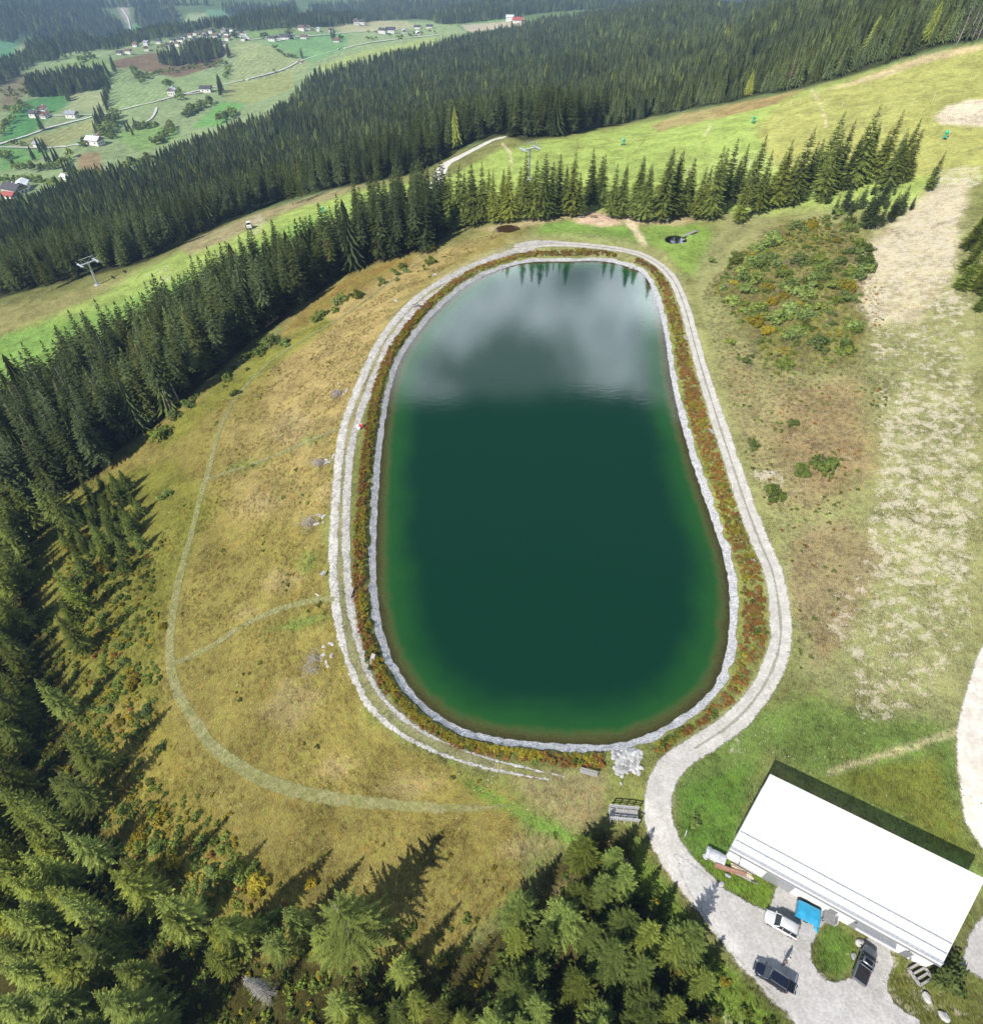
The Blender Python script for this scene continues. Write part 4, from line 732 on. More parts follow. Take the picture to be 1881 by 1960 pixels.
# rows and single trees in the valley fields
vt = []
def vrow(pts_, n_, kind, h=(9, 15), sp=2.5):
    q = np.array(pts_, float); s_ = np.concatenate([[0], np.cumsum(np.hypot(*np.diff(q, axis=0).T))])
    for i in range(n_):
        u = s_[-1] * (i + .5) / n_; x = np.interp(u, s_, q[:, 0]) + rs.uniform(-sp, sp); y = np.interp(u, s_, q[:, 1]) + rs.uniform(-sp, sp); vt.append((x, y, rs.uniform(*h), kind))
vrow([(45,205),(30,225),(20,240),(5,262)], 11, 'broad'); vrow([(60,205),(38,208),(10,212)], 8, 'broad', (7, 10)); vrow([(218,125),(220,140)], 5, 'con', (16, 22)); vrow([(212,165),(205,190),(205,215)], 8, 'con', (14, 20)); vrow([(195,222),(200,232),(190,240),(188,262)], 7, 'con', (16, 22)); vrow([(210,240),(225,230),(215,250),(200,258)], 8, 'broad', (12, 18))
vrow([(133,183),(132,198)], 4, 'con', (14, 18)); vrow([(250,265),(265,245)], 2, 'con'); vrow([(258,135),(265,155),(278,162)], 9, 'broad', (10, 14)); vrow([(285,147),(330,138),(400,128),(430,120)], 22, 'broad', (7, 10)); vrow([(262,150),(285,150)], 5, 'broad')
vrow([(438,100),(440,115)], 5, 'con', (14, 20)); vrow([(437,128),(434,140),(432,152)], 6, 'broad', (9, 13)); vrow([(425,170),(422,185)], 4, 'con', (18, 24)); vrow([(318,167),(328,170)], 3, 'broad'); vrow([(340,178),(350,182)], 2, 'broad'); vrow([(345,192)], 1, 'broad')
vrow([(355,228),(370,215),(405,200)], 16, 'broad', (10, 14)); vrow([(330,240),(330,255),(312,270),(300,280)], 14, 'broad', (10, 15)); vrow([(262,250),(280,246),(300,246)], 9, 'broad', (8, 12)); vrow([(240,252),(250,250)], 3, 'con', (9, 12))
vrow([(78,250),(82,248)], 1, 'con', (20, 22)); vrow([(66,310)], 1, 'con', (16, 18)); vrow([(75,292),(90,288)], 3, 'con', (14, 18)); vrow([(88,320),(105,312),(118,305)], 4, 'con', (13, 17)); vrow([(20,320),(60,330),(120,320),(140,300)], 16, 'broad', (8, 12)); vrow([(0,305),(25,305)], 3, 'broad'); vrow([(30,280),(20,276),(50,278)], 5, 'broad', (6, 8)); vrow([(160,282),(170,272)], 5, 'broad', (8, 12)); vrow([(200,265),(225,262)], 6, 'broad', (7, 10)); vrow([(0,350),(60,350),(120,360)], 14, 'broad', (8, 12)); vrow([(125,330),(155,340)], 5, 'con', (12, 16)); vrow([(140,345),(230,345),(250,320),(300,310)], 20, 'broad', (9, 13)); vrow([(420,235),(440,228),(450,218)], 7, 'broad', (12, 16))
vrow([(525,95)], 1, 'broad'); vrow([(532,100),(550,108),(568,112)], 6, 'broad', (7, 9)); vrow([(578,108),(582,112)], 2, 'con', (14, 16)); vrow([(528,138)], 1, 'broad', (7, 8)); vrow([(635,74),(642,76)], 3, 'con', (18, 22)); vrow([(655,76)], 2, 'broad'); vrow([(770,82)], 1, 'broad'); vrow([(700,75),(720,76)], 6, 'broad', (6, 8)); vrow([(740,72),(840,62)], 8, 'broad', (6, 9)); vrow([(450,76),(445,72)], 4, 'broad', (10, 14)); vrow([(500,75),(508,70)], 3, 'broad'); vrow([(545,65),(560,60)], 4, 'broad', (8, 12)); vrow([(340,95),(420,78)], 14, 'broad', (6, 9)); vrow([(300,95),(340,85)], 8, 'broad', (6, 9)); vrow([(90,118),(150,104),(175,104)], 10, 'con', (12, 18)); vrow([(150,122),(180,112)], 5, 'broad')
vrow([(0,170),(40,180),(60,165),(20,195)], 18, 'broad', (6, 9), 7); vrow([(700,64),(760,60)], 5, 'broad', (6, 9))
print('tree spots', len(trees), sum(len(f) for f in far_w), len(vt), time.time() - T0)
LAB = {}
def place_tree(t, crown, trunk, hc, label, cat, group, name='spruce_tree', ws=1.0):
    e = bpy.data.objects.new(name, None); COL.objects.link(e); e.empty_display_size = .5; e.location = t[:3]; s_ = t[3] / hc; k = rs.uniform(.9, 1.1) * ws; e.scale = (s_ * k, s_ * k, s_); e.rotation_euler = (rs.uniform(-.02, .02), rs.uniform(-.02, .02), rs.uniform(0, 6.28))
    tag(e, label, cat, group); c = link('crown', crown, e); r_ = link('trunk', trunk, e); return e
def gn_scatter(name, W, scl, idx, sources, rotz=None):
    """one uncountable mass: copies of the source meshes standing on the given points"""
    v = np.asarray(W, float); m = bpy.data.meshes.new(name); m.vertices.add(len(v)); m.vertices.foreach_set('co', v.astype(np.float32).ravel())
    a1 = m.attributes.new('scl', 'FLOAT_VECTOR', 'POINT'); a1.data.foreach_set('vector', np.asarray(scl, np.float32).ravel())
    a2 = m.attributes.new('rot', 'FLOAT_VECTOR', 'POINT'); rot = np.zeros((len(v), 3), np.float32); rot[:, 2] = np.random.RandomState(3).uniform(0, 6.28, len(v)) if rotz is None else rotz; a2.data.foreach_set('vector', rot.ravel())
    a3 = m.attributes.new('idx', 'INT', 'POINT'); a3.data.foreach_set('value', np.asarray(idx, np.int32)); m.update()
    for s_ in sources:
        for mm in s_.materials:
            if mm and mm.name not in [q.name for q in m.materials if q]: m.materials.append(mm)
    o = link(name, m); g = bpy.data.node_groups.new(name, 'GeometryNodeTree'); g.interface.new_socket('Geometry', in_out='INPUT', socket_type='NodeSocketGeometry'); g.interface.new_socket('Geometry', in_out='OUTPUT', socket_type='NodeSocketGeometry')
    N, Lk = g.nodes, g.links; gi = N.new('NodeGroupInput'); go = N.new('NodeGroupOutput'); iop = N.new('GeometryNodeInstanceOnPoints'); gti = N.new('GeometryNodeGeometryToInstance')
    for k, s_ in reversed(list(enumerate(sources))):
        so = bpy.data.objects.new(name + '_source', s_); oi = N.new('GeometryNodeObjectInfo'); oi.inputs[0].default_value = so; oi.inputs['As Instance'].default_value = True; Lk.new(oi.outputs['Geometry'], gti.inputs[0])
    def attr(nm, typ): n_ = N.new('GeometryNodeInputNamedAttribute'); n_.data_type = typ; n_.inputs[0].default_value = nm; return n_.outputs[0]
    jn = N.new('GeometryNodeJoinGeometry')
    for l in list(Lk):
        if l.to_node == gti: Lk.remove(l)
    for k, nd in enumerate([q for q in N if q.bl_idname == 'GeometryNodeObjectInfo']): Lk.new(nd.outputs['Geometry'], jn.inputs[0])
    N.remove(gti); Lk.new(gi.outputs[0], iop.inputs['Points']); Lk.new(jn.outputs[0], iop.inputs['Instance']); iop.inputs['Pick Instance'].default_value = True
    Lk.new(attr('idx', 'INT'), iop.inputs['Instance Index']); Lk.new(attr('rot', 'FLOAT_VECTOR'), iop.inputs['Rotation']); Lk.new(attr('scl', 'FLOAT_VECTOR'), iop.inputs['Scale']); Lk.new(iop.outputs[0], go.inputs[0])
    md = o.modifiers.new('scatter', 'NODES'); md.node_group = g; return tag(o, kind='stuff')
# individuals: the 300 spruces that show largest; the rest of the forest is one mass
A = np.array([t[:3] for t in trees]); hh = np.array([t[3] for t in trees]); x_, y_, d_ = project(A); xt_, yt_, _ = project(A + np.array([0, 0, 1]) * hh[:, None]); size = hh / d_
vis = (np.maximum(y_, yt_) > -5) & (np.minimum(y_, yt_) < 1965) & (np.minimum(xt_, x_) < 1885) & (np.maximum(xt_, x_) > -5)
# how much of each crown the trees in front leave free, by region
bonus = np.array([{'row': 3, 'hillock': 3, 'right edge': 3, 'saplings': 3, 'young spruces': 1.6, 'lower wood': 2.0, 'strip': 1.0, 'slope forest': .6}[t[5]] for t in trees])
kinds = [t[4] for t in trees]; order = np.argsort(-size * bonus * vis)
nearly = [i for i in order if vis[i]]
picked = set(nearly[:300])
REG = {'row': ('dark spruce, {o} from the left in the row behind the reservoir', 'spruces in the row behind the reservoir'),
       'hillock': ('small bushy spruce, {o} from the left on top of the hillock', 'small spruces on the hillock'),
       'right edge': ('bushy spruce, {o} from the top beside the worn run at the right edge', 'spruces at the right edge'),
       'saplings': ('young spruce, {o} from the top in the loose group below the left slope', 'young spruces on the lower left slope')}
ORD = ['first','second','third','fourth','fifth','sixth','seventh','eighth','ninth','tenth','eleventh','twelfth','thirteenth','fourteenth','fifteenth','sixteenth','seventeenth','eighteenth','nineteenth','twentieth']
def ordn(k): return ORD[k] if k < 20 else ('%d%s' % (k + 1, {1: 'st', 2: 'nd', 3: 'rd'}.get((k + 1) % 10 if (k + 1) % 100 not in (11, 12, 13) else 0, 'th')))
regs = {}
for i in picked: regs.setdefault(trees[i][5], []).append(i)
restW, restS, restI = [], [], []
for rg, ids in regs.items():
    key = (lambda i: y_[i]) if rg in ('right edge', 'saplings') else (lambda i: x_[i]); ids.sort(key=key)
    for k, i in enumerate(ids):
        t = trees[i]; kd = t[4]
        if rg in REG: lab, grp = REG[rg][0].format(o=ordn(k)), REG[rg][1]
        elif rg == 'strip':
            lab, grp = ('bare-stemmed spruce on the near edge of the left forest strip, %s from the left', 'tall stems along the forest strip') if kd == 'tall' else ('dark spruce, %s from the left in the forest strip left of the reservoir', 'spruces in the forest strip')
            lab = lab % ordn(k)
        elif rg == 'lower wood':
            lab = ('pale green larch with a broad crown at the foot of the slope' if kd == 'larch' else 'tall spruce, %s from the left in the shaded lower wood' % ordn(k)); grp = 'tall spruces in the lower wood' if kd != 'larch' else None
        elif rg == 'young spruces': lab, grp = 'young spruce, %s from the left in the dense clump beside the access road' % ordn(k), 'young spruces beside the access road'
        else: lab, grp = 'spruce, %s from the left along the big forest above the ski slope' % ordn(k), 'spruces at the edge of the slope forest'
        if kd == 'spruce': place_tree(t, SPR[i % 5], TRK[i % 2], 20, lab, 'spruce', grp, ws=1.45 if rg == 'hillock' else 1.25)
        elif kd == 'tall': place_tree(t, SPT[i % 2], TRK[i % 2], 20, lab, 'spruce', grp)
        elif kd == 'near': place_tree(t, NEAR[i % 3], TRK[i % 2], 20, lab, 'spruce', grp, ws=rs.uniform(1.0, 1.3) if rg == 'row' else rs.uniform(.9, 1.15))
        elif kd == 'young': place_tree(t, YNG[i % 4], YTRK, 10, lab, 'spruce', grp, ws=rs.uniform(.9, 1.15))
        elif kd == 'larch': place_tree(t, LAR[0], TRK[0], 18, lab, 'larch', grp, 'larch_tree', 1.1)
SRC = SPR + SPT + NEAR + YNG + LOD
def add_rest(W, h, idx, base): restW.append(W); k_ = rs.uniform(1.0, 1.35) if idx < 5 or idx > 13 else 1.0; restS.append((h / base * k_,) * 2 + (h / base,)); restI.append(idx)
for i, t in enumerate(trees):
    if i in picked: continue
    r_ = math.hypot(t[0], t[1])
    if t[4] == 'young': add_rest(t[:3], t[3], 10 + i % 4, 10)
    elif t[4] == 'near': add_rest(t[:3], t[3], 7 + i % 3, 20)
    elif t[4] == 'tall': add_rest(t[:3], t[3], 5 + i % 2, 20)
    else: add_rest(t[:3], t[3], (14 + i % 4 if rs.rand() > .06 else 18) if r_ > 430 or rs.rand() < .05 else (i % 5 if rs.rand() > .12 else 5 + i % 2), 20)
nw = np.array(restW); ns = np.array(restS); ni = np.array(restI)
near_k = np.hypot(nw[:, 0], nw[:, 1]) < 430
gn_scatter('spruce_forest', nw, ns, ni, SRC)
FW = np.vstack(far_w); fs = np.column_stack([FW[:, 3] / 20 * np.random.RandomState(1).uniform(.95, 1.5, len(FW))] * 2 + [FW[:, 3] / 20])
cv = np.array([(q[0], q[1]) for q in vt if q[3] == 'con'], float); cw = ground(cv[:, 0], cv[:, 1]); ch = np.array([q[2] for q in vt if q[3] == 'con'])
gn_scatter('distant_forest', FW[:, :3], fs, np.where(np.random.RandomState(2).rand(len(FW)) < .05, 4, np.arange(len(FW)) % 4), LOD)
vl = sorted([(cv[i][0], tuple(cw[i]), ch[i]) for i in range(len(cv))])
for k, (x, W, h) in enumerate(vl):
    o = link('conifer_tree', LOD[k % 4], loc=W, rot=rs.uniform(0, 6)); s_ = h / 20; o.scale = (s_ * 1.15, s_ * 1.15, s_); tag(o, 'dark conifer standing in the valley fields, %s such tree from the left' % ordn(k), 'conifer', 'single conifers in the valley fields')
BL = [leafball('broadleaf_tree', 300 + s, 4.2, 9, 260, .75, ML_ALD, 8, 1.0) for s in range(3)]
bv = sorted([q for q in vt if q[3] == 'broad'])
for k, q in enumerate(bv):
    W = G(q[0], q[1]); o = link('broadleaf_tree', BL[k % 3], loc=W, rot=rs.uniform(0, 6)); s_ = q[2] / 9; o.scale = (s_, s_, s_ * .95); tag(o, 'round-crowned broadleaf tree in the valley hedges, %s from the left' % ordn(k), 'broadleaf tree', 'broadleaf trees in the valley hedges')
# larches, dead trees and other singles
for k, (q, h, lab) in enumerate([((1655,120),19,'pale green larch at the forest edge right of the brown dead spruce'), ((1310,205),18,'pale green larch at the forest edge above the orange grass'), ((1365,195),18,'pale green larch between dark spruces above the ski slope'), ((400,440),20,'yellow-green larch above the bare trunks by the tractor'), ((560,392),21,'tall larch with a bare trunk, left one of the pair above the cleared strip'), ((578,388),21,'tall larch with a bare trunk, right one of the pair above the cleared strip'), ((270,790),14,'yellow birch-like tree on the near edge of the forest strip'), ((1300,215),16,'larch at the ski slope edge with light feathery crown'), ((100,555),17,'light green larch among the dark spruces above the lift pylon'), ((1480,172),16,'light larch just left of the ditch head at the forest edge')]):
    W = gp(*q); place_tree((W.x, W.y, W.z, h), LAR[k % 2], TRK[0], 18, lab, 'larch', 'larches among the spruces', 'larch_tree', .62)
for k, (tip, h) in enumerate([((60,1440),17),((378,1812),15),((505,1790),13),((120,1880),14),((620,1900),15),((835,1930),13),((750,1925),12)]):
    q = at_z(*np.array([tip]).T, -14 + h + (4 if tip[0] > 600 else 0))[0]; W = (q[0], q[1], float(gz(q[0], q[1]))); place_tree((*W, h), LAR[k % 2], TRK[0], 18, 'light green larch in the lower wood, %s from the left corner' % ordn(k), 'larch', 'larches in the lower wood', 'larch_tree', .75)
def dead(q, h, lab, brown=False):
    W = gp(*q); e = bpy.data.objects.new('dead_tree', None); COL.objects.link(e); e.location = W; e.rotation_euler = (0, 0, rs.uniform(0, 6)); tag(e, lab, 'dead tree', 'dead trees'); s_ = h / 20; e.scale = (s_, s_, s_)
    link('trunk', trunk_mesh('dead_trunk', 20, .24, M_DEAD, stubs=70 if not brown else 20, seed=int(q[0])), e)
    if brown: link('crown', DRYC, e)
dead((1505,172), 19, 'brown dead spruce with dry needles at the forest edge', True)
for k, q in enumerate([(1830,88),(1848,82),(1858,80),(1870,76)]): dead(q, 19 - k, 'grey bare dead trunk at the top right corner, %s of four from the left' % ordn(k))
q = at_z(np.array([448]), np.array([1862]), 3)[0]
e = bpy.data.objects.new('dead_tree', None); COL.objects.link(e); e.location = (q[0], q[1], float(gz(q[0], q[1]))); e.scale = (.8, .8, .8); tag(e, 'silver-grey dead spruce with dense bare twigs in the lower wood', 'dead tree', 'dead trees'); link('trunk', trunk_mesh('dead_trunk', 20, .3, M_DEAD, stubs=420, seed=77), e)
# ------------------------------------------------------------------ shrubs
SH = [leafball('foliage', 200 + s, 1.9, 2.4, 520, .24, m_, 11) for s, m_ in enumerate([ML_ALD, ML_ALD, ML_DEC, ML_YEL])]
ST = stems_mesh('stems', 1, 1.9, 2.4)
def shrub(q, size, kind, lab, cat='shrub', grp=None, name='shrub'):
    W = gp(*q); e = bpy.data.objects.new(name, None); COL.objects.link(e); e.location = W; s_ = size / 1.9; e.scale = (s_, s_, s_ * rs.uniform(.8, 1.1)); e.rotation_euler = (0, 0, rs.uniform(0, 6)); tag(e, lab, cat, grp); link('foliage', SH[kind], e); link('stems', ST, e)
HIL = [(1360,495),(1400,462),(1440,435),(1475,400),(1540,372),(1590,395),(1640,425),(1668,470),(1662,520),(1640,560),(1650,620),(1625,680),(1600,690),(1560,672),(1530,705),(1505,735),(1485,705),(1450,690),(1440,640),(1405,600),(1372,545)]
Wp = scatter_pts(HIL, 3.5, ((30, 140), (60, 230)), 40); Wp = Wp[vnoise(Wp, 8, 91) + vnoise(Wp, 3.5, 92) * .5 > -.13]; xs_, ys_, _ = project(Wp); o_ = np.argsort(xs_); KN = ['dark green alder bush', 'grey-green alder bush', 'fresh green bush', 'yellow autumn bush']
yel = {}
for k, i in enumerate(o_):
    kd = int(rs.choice([0, 0, 1, 1, 2, 2, 3], p=[.2, .2, .17, .17, .08, .08, .10])); row_ = 'upper' if ys_[i] < 520 else 'middle' if ys_[i] < 620 else 'lower'; key = (kd, row_); yel[key] = yel.get(key, 0) + 1
    shrub((xs_[i], ys_[i]), rs.choice([rs.uniform(.9, 1.6), rs.uniform(1.8, 3.0)]), kd, '%s, %s such bush from the left on the %s hillock' % (KN[kd], ordn(yel[key] - 1), row_), grp='bushes on the hillock')
for q, s_, kd, lab in [((310,842),3.6,2,'large round dark green bush alone at the corner of the forest strip'), ((1472,952),2.6,2,'round green bush below the pale bare patch by the right road'), ((1528,905),2.2,2,'pale green bush right of the bare patch beside the road'), ((1577,903),3.1,2,'tall light green bush right of the bare patch beside the road'), ((1440,856),1.9,0,'small dark bush beside the right road above the bare patch'), ((1500,700),2.6,2,'fresh green bush at the lower tip of the hillock thicket'), ((1515,815),1.5,1,'grey low bush in the heath'), ((318,950),2.0,0,'low green bush on the left slope above the saplings'), ((1812,1875),2.4,0,'dark green bush beside the timber frame at the hall corner'), ((1330,1575),1.0,0,'small dark shrub on the lawn between the road and the hall'), ((693,820),0.01,0,None), ((825,478),2.2,3,'slender yellowish young tree left of the brown pond'), ((112,1590),2.0,3,'low yellow bush inside the shaded lower wood'), ((1455,355),2.2,2,'yellow-green bush at the right end of the tall row'), ((1565,388),2.4,2,'bright green bush at the upper edge of the hillock'), ((150,860),0.01,0,None), ((335,800),2.3,0,'green bush below the forest strip beside the path'), ((450,755),1.6,0,'small bush at the strip edge above the path')]:
    if lab: shrub(q, s_, kd, lab)
edge = []
for q0, q1, n_ in [((470,690),(640,590),24), ((330,790),(470,700),15), ((640,590),(820,500),20), ((60,1010),(240,930),8), ((1390,655),(1430,700),4)]:
    for i in range(n_): u = rs.uniform(0, 1); edge.append((q0[0] + (q1[0] - q0[0]) * u + rs.uniform(-14, 14), q0[1] + (q1[1] - q0[1]) * u + rs.uniform(-9, 9)))
for k, q in enumerate(sorted(edge)): shrub(q, rs.uniform(.6, 2.2), int(rs.choice([0, 1, 2])), 'low bush, %s from the left between forest strip and left meadow' % ordn(k), grp='bushes along the forest strip')
wedge = [(rs.uniform(190, 320), rs.uniform(1180, 1640)) for _ in range(26)] + [(rs.uniform(330, 620), rs.uniform(1640, 1800)) for _ in range(20)] + [(rs.uniform(90, 260), rs.uniform(960, 1150)) for _ in range(10)]
for k, q in enumerate(sorted(wedge)): shrub(q, rs.uniform(.8, 1.7), int(rs.choice([2, 2, 0, 3])), 'low leafy bush, %s from the left along the edge of the lower wood' % ordn(k), grp='bushes along the lower wood')
print('trees', time.time() - T0)
# ------------------------------------------------------------------ low plants
def tuft(name, seed, n, r, h, mats, wd=.035):
    rnd = random.Random(seed); V, F, T = [], [], []
    for i in range(n):
        a = rnd.uniform(0, 6.28); q = r * rnd.random() ** .6; x, y = math.cos(a) * q, math.sin(a) * q; b_ = rnd.uniform(0, 6.28); l = h * rnd.uniform(.5, 1.2); dx, dy = math.cos(b_) * wd, math.sin(b_) * wd; lx, ly = rnd.uniform(-.45, .45) * l, rnd.uniform(-.45, .45) * l; k = len(V)
        V.extend(((x - dx, y - dy, -.03), (x + dx, y + dy, -.03), (x + lx, y + ly, l))); F.append((k, k + 1, k + 2)); T.extend((.1, .1, 1))
    return mesh(name, V, F, mats, attrs={'tip': T})
MG = [leaf_mat('grass_%s' % nm, a_, b_, trans=.3, var=.3) for nm, a_, b_ in (('ochre', (.15,.115,.045), (.30,.235,.10)), ('green', (.085,.11,.025), (.165,.20,.05)), ('rust', (.19,.10,.035), (.36,.20,.07)), ('yellow', (.19,.165,.025), (.34,.29,.045)), ('heath', (.14,.10,.075), (.29,.235,.20)))]
TF = [tuft('tuft', 1, 46, .7, .42, MG[0]), tuft('tuft', 2, 46, .7, .34, MG[1]), leafball('tuft', 3, .55, .8, 90, .14, MG[2], 5), leafball('tuft', 4, .55, .8, 90, .14, MG[3], 5), tuft('tuft', 5, 40, .6, .45, MG[4]), leafball('tuft', 6, .6, .75, 90, .15, ML_DEC, 5)]
# the ring of rusty plants on the bank
LB = np.vstack([LC, LC[:1]]); per = np.cumsum(np.hypot(*np.diff(LB, axis=0).T)); rn = np.random.RandomState(11); cnt = 7600
k = rn.randint(0, len(LC), cnt); side = sm(LC[k, 0], 5, 35); off = rn.uniform(1.9, 3.9 + side * 2.0 - 0.5 * (LC[k, 1] < 55), cnt); P2 = LC[k] + LN[k] * off[:, None] + rn.uniform(-.3, .3, (cnt, 2)); keep = np.ones(cnt, bool)
sx_, sy_, _ = project(np.column_stack([P2, np.full(cnt, 1.5)])); keep &= ~((sx_ > 1155) & (sx_ < 1255) & (sy_ > 1400)); keep &= ~((sx_ > 1180) & (sx_ < 1215) & (sy_ < 540))
keep &= pdist(P2, rl[::2]) > 2.35; keep &= (vnoise(P2, 2.6, 51) > -.40); P2 = P2[keep]; off = off[keep]; side = side[keep]
col_ = vnoise(P2, 3.5, 52) + vnoise(P2, 1.0, 53) * .9 + (.33 * (1 - side)) * np.where(off < 3.2, 1, -.55); idx_ = np.where(col_ > .30, 3, np.where(col_ > .22, 5, np.where(rn.rand(len(P2)) < .30, 4, np.where(rn.rand(len(P2)) < .10, 3, 2))))
s_ = rn.uniform(.45, 1.0, len(P2)); gn_scatter('bank_plants', np.column_stack([P2, gz(P2[:, 0], P2[:, 1])]), np.stack([s_, s_, s_ * .9], -1), idx_, TF)
# meadow tufts, heath and undergrowth
MEAD = [(300,1050),(380,880),(430,760),(520,690),(640,600),(760,530),(860,470),(960,445),(930,470),(800,545),(730,620),(680,740),(640,860),(625,1000),(625,1150),(660,1290),(740,1400),(860,1460),(960,1490),(1100,1600),(1000,1750),(900,1850),(700,1850),(520,1830),(380,1800),(250,1650),(170,1450),(120,1250),(130,1050)]
Wm = scatter_pts(MEAD, 1.05, ((-130, 20), (8, 240)), 60); sx_, sy_, _ = project(Wm); rough = vnoise(Wm, 6, 61) + vnoise(Wm, 1.6, 62) * .7; low = np.clip((345 - sx_) / 110, 0, 1) + np.clip((sy_ - 1480) / 120, 0, 1) * np.clip((560 - sx_) / 160, 0, 1) + np.clip((sy_ - 1700) / 100, 0, 1) * .7; low = np.clip(low, 0, 1)
keep = rough + low * .5 > -.05; keep &= pdist(np.stack([sx_, sy_], -1), [(905,440),(760,530),(600,640),(520,690),(430,800),(398,905),(345,1100),(326,1250),(360,1360),(450,1462),(600,1522),(800,1545),(980,1540)]) > 12
Wm = Wm[keep]; low = low[keep]; rn = np.random.RandomState(12); z_ = rn.rand(len(Wm)); im = np.where(z_ < .82, 0, 1); lush = low + vnoise(Wm, 5, 69) * .9 > rn.rand(len(Wm)) * .6 + .15; im = np.where(lush, rn.choice([5, 1, 3, 0, 2], len(Wm), p=[.26, .40, .17, .15, .02]), im)
s_ = rn.uniform(.6, 1.2, len(Wm)) * np.where(im >= 2, .9 + .5 * np.clip(low, 0, 1), .8); gn_scatter('meadow_grass', Wm, np.stack([s_, s_, s_ * .8], -1), im, TF)
HEA = [(1340,560),(1400,500),(1520,400),(1640,440),(1690,560),(1700,760),(1650,900),(1640,1060),(1600,1200),(1530,1290),(1520,1150),(1480,1000),(1430,880),(1385,740)]
Wm = scatter_pts(HEA, 1.3, ((20, 150), (40, 230)), 61); rn = np.random.RandomState(13); z_ = rn.rand(len(Wm)) + vnoise(Wm, 8, 63) * .6; sx_, sy_, _ = project(Wm); im = np.where(z_ < .42, 4, np.where(z_ < .55, 0, np.where(z_ < .82, 1, np.where(z_ < .9, 2, 5)))); thick = (sdf(np.stack([sx_, sy_], -1), np.array(HIL, float)) < 10); im = np.where(thick & (z_ > .75), 5, im); im = np.where(thick & (z_ > .95), 3, im)
s_ = rn.uniform(.6, 1.2, len(Wm)) * np.where(thick, 1.35, .75); gn_scatter('heath_plants', Wm, np.stack([s_, s_, s_ * .85], -1), im, TF)
UND = [(0,1100),(90,1120),(130,1300),(170,1480),(240,1640),(330,1760),(480,1840),(700,1870),(900,1870),(980,1790),(1100,1660),(1180,1620),(1260,1700),(1350,1810),(1450,1930),(1520,2000),(1500,2300),(-200,2300)]
Wm = scatter_pts(UND, 1.25, ((-110, 50), (1, 90)), 64); rn = np.random.RandomState(14); im = rn.choice([1, 5, 3, 2, 0], len(Wm), p=[.42, .40, .10, .0, .08]); s_ = rn.uniform(.7, 1.7, len(Wm)); gn_scatter('forest_undergrowth', Wm, np.stack([s_, s_, s_], -1), im, TF)
LAWN = [(1300,1490),(1450,1360),(1530,1300),(1640,1180),(1760,1200),(1840,1380),(1830,1480),(1870,1640),(1480,1445),(1390,1630),(1480,1690),(1465,1735),(1380,1690),(1310,1630),(1292,1560)]
Wm = scatter_pts(LAWN, 1.0, ((20, 90), (10, 90)), 66); rn = np.random.RandomState(15); Wm = Wm[vnoise(Wm, 3, 67) + vnoise(Wm, 1, 68) > .0]; s_ = rn.uniform(.45, .9, len(Wm)); gn_scatter('lawn_grass', Wm, np.stack([s_, s_, s_ * .45], -1), rn.choice([1, 0], len(Wm), p=[.85, .15]), TF)
print('plants', time.time() - T0)

# ------------------------------------------------------------------ things people made
def paint_mat(name, srgb, rough=0.45, metal=0.0, **k): return simple(name, tuple(lin(srgb)), rough, metal, **k)
M_WHITE = simple('white_render', (.72, .71, .69), .8, var=.03, scale=.6); M_ROOFW = simple('white_roof_sheet', (.74, .73, .72), .5, var=.025, scale=.4)
M_GALV = simple('galvanised_steel', (.48, .50, .52), .45, .6, var=.12, scale=4); M_GREYM = simple('grey_metal', (.26, .27, .29), .5, .3, var=.1); M_BLK = simple('black_rubber', (.02, .02, .022), .8, var=.2, spec=.3)
M_GLASS = simple('dark_glass', (.010, .013, .016), .25, var=.02, spec=.25); M_WOODG = simple('weathered_wood', (.36, .35, .345), .85, var=.22, scale=6); M_WOODL = simple('fresh_timber', (.62, .52, .38), .8, var=.15, scale=5); M_WOODB = simple('brown_wood', (.20, .12, .07), .8, var=.2, scale=4)
M_RUST = simple('rusty_steel', (.34, .19, .13), .85, .1, var=.3, scale=5); M_BLUE = simple('blue_tarpaulin', (.035, .33, .56), .4, var=.12, scale=2, bump=.5); M_ROCK = simple('pale_rock', (.44, .43, .41), .9, var=.2, scale=2.5, bump=.4, spec=.2); M_GROCK = simple('grey_rock', (.34, .34, .36), .9, var=.2, scale=2.5, bump=.4, spec=.2)
M_GREENP = simple('green_enamel', (.05, .42, .22), .45, var=.08); M_REDP = simple('red_enamel', (.55, .07, .06), .45, var=.1); M_FILM = simple('grey_wrapping_film', (.50, .51, .55), .3, var=.2, scale=3, bump=.8); M_CONC = simple('concrete', (.46, .45, .43), .9, var=.12, scale=1.5)
def thing(name, label, cat, loc, rot=0, group=None, size=1):
    e = bpy.data.objects.new(name, None); COL.objects.link(e); e.location = loc; e.rotation_euler = (0, 0, rot); e.empty_display_size = size; return tag(e, label, cat, group)
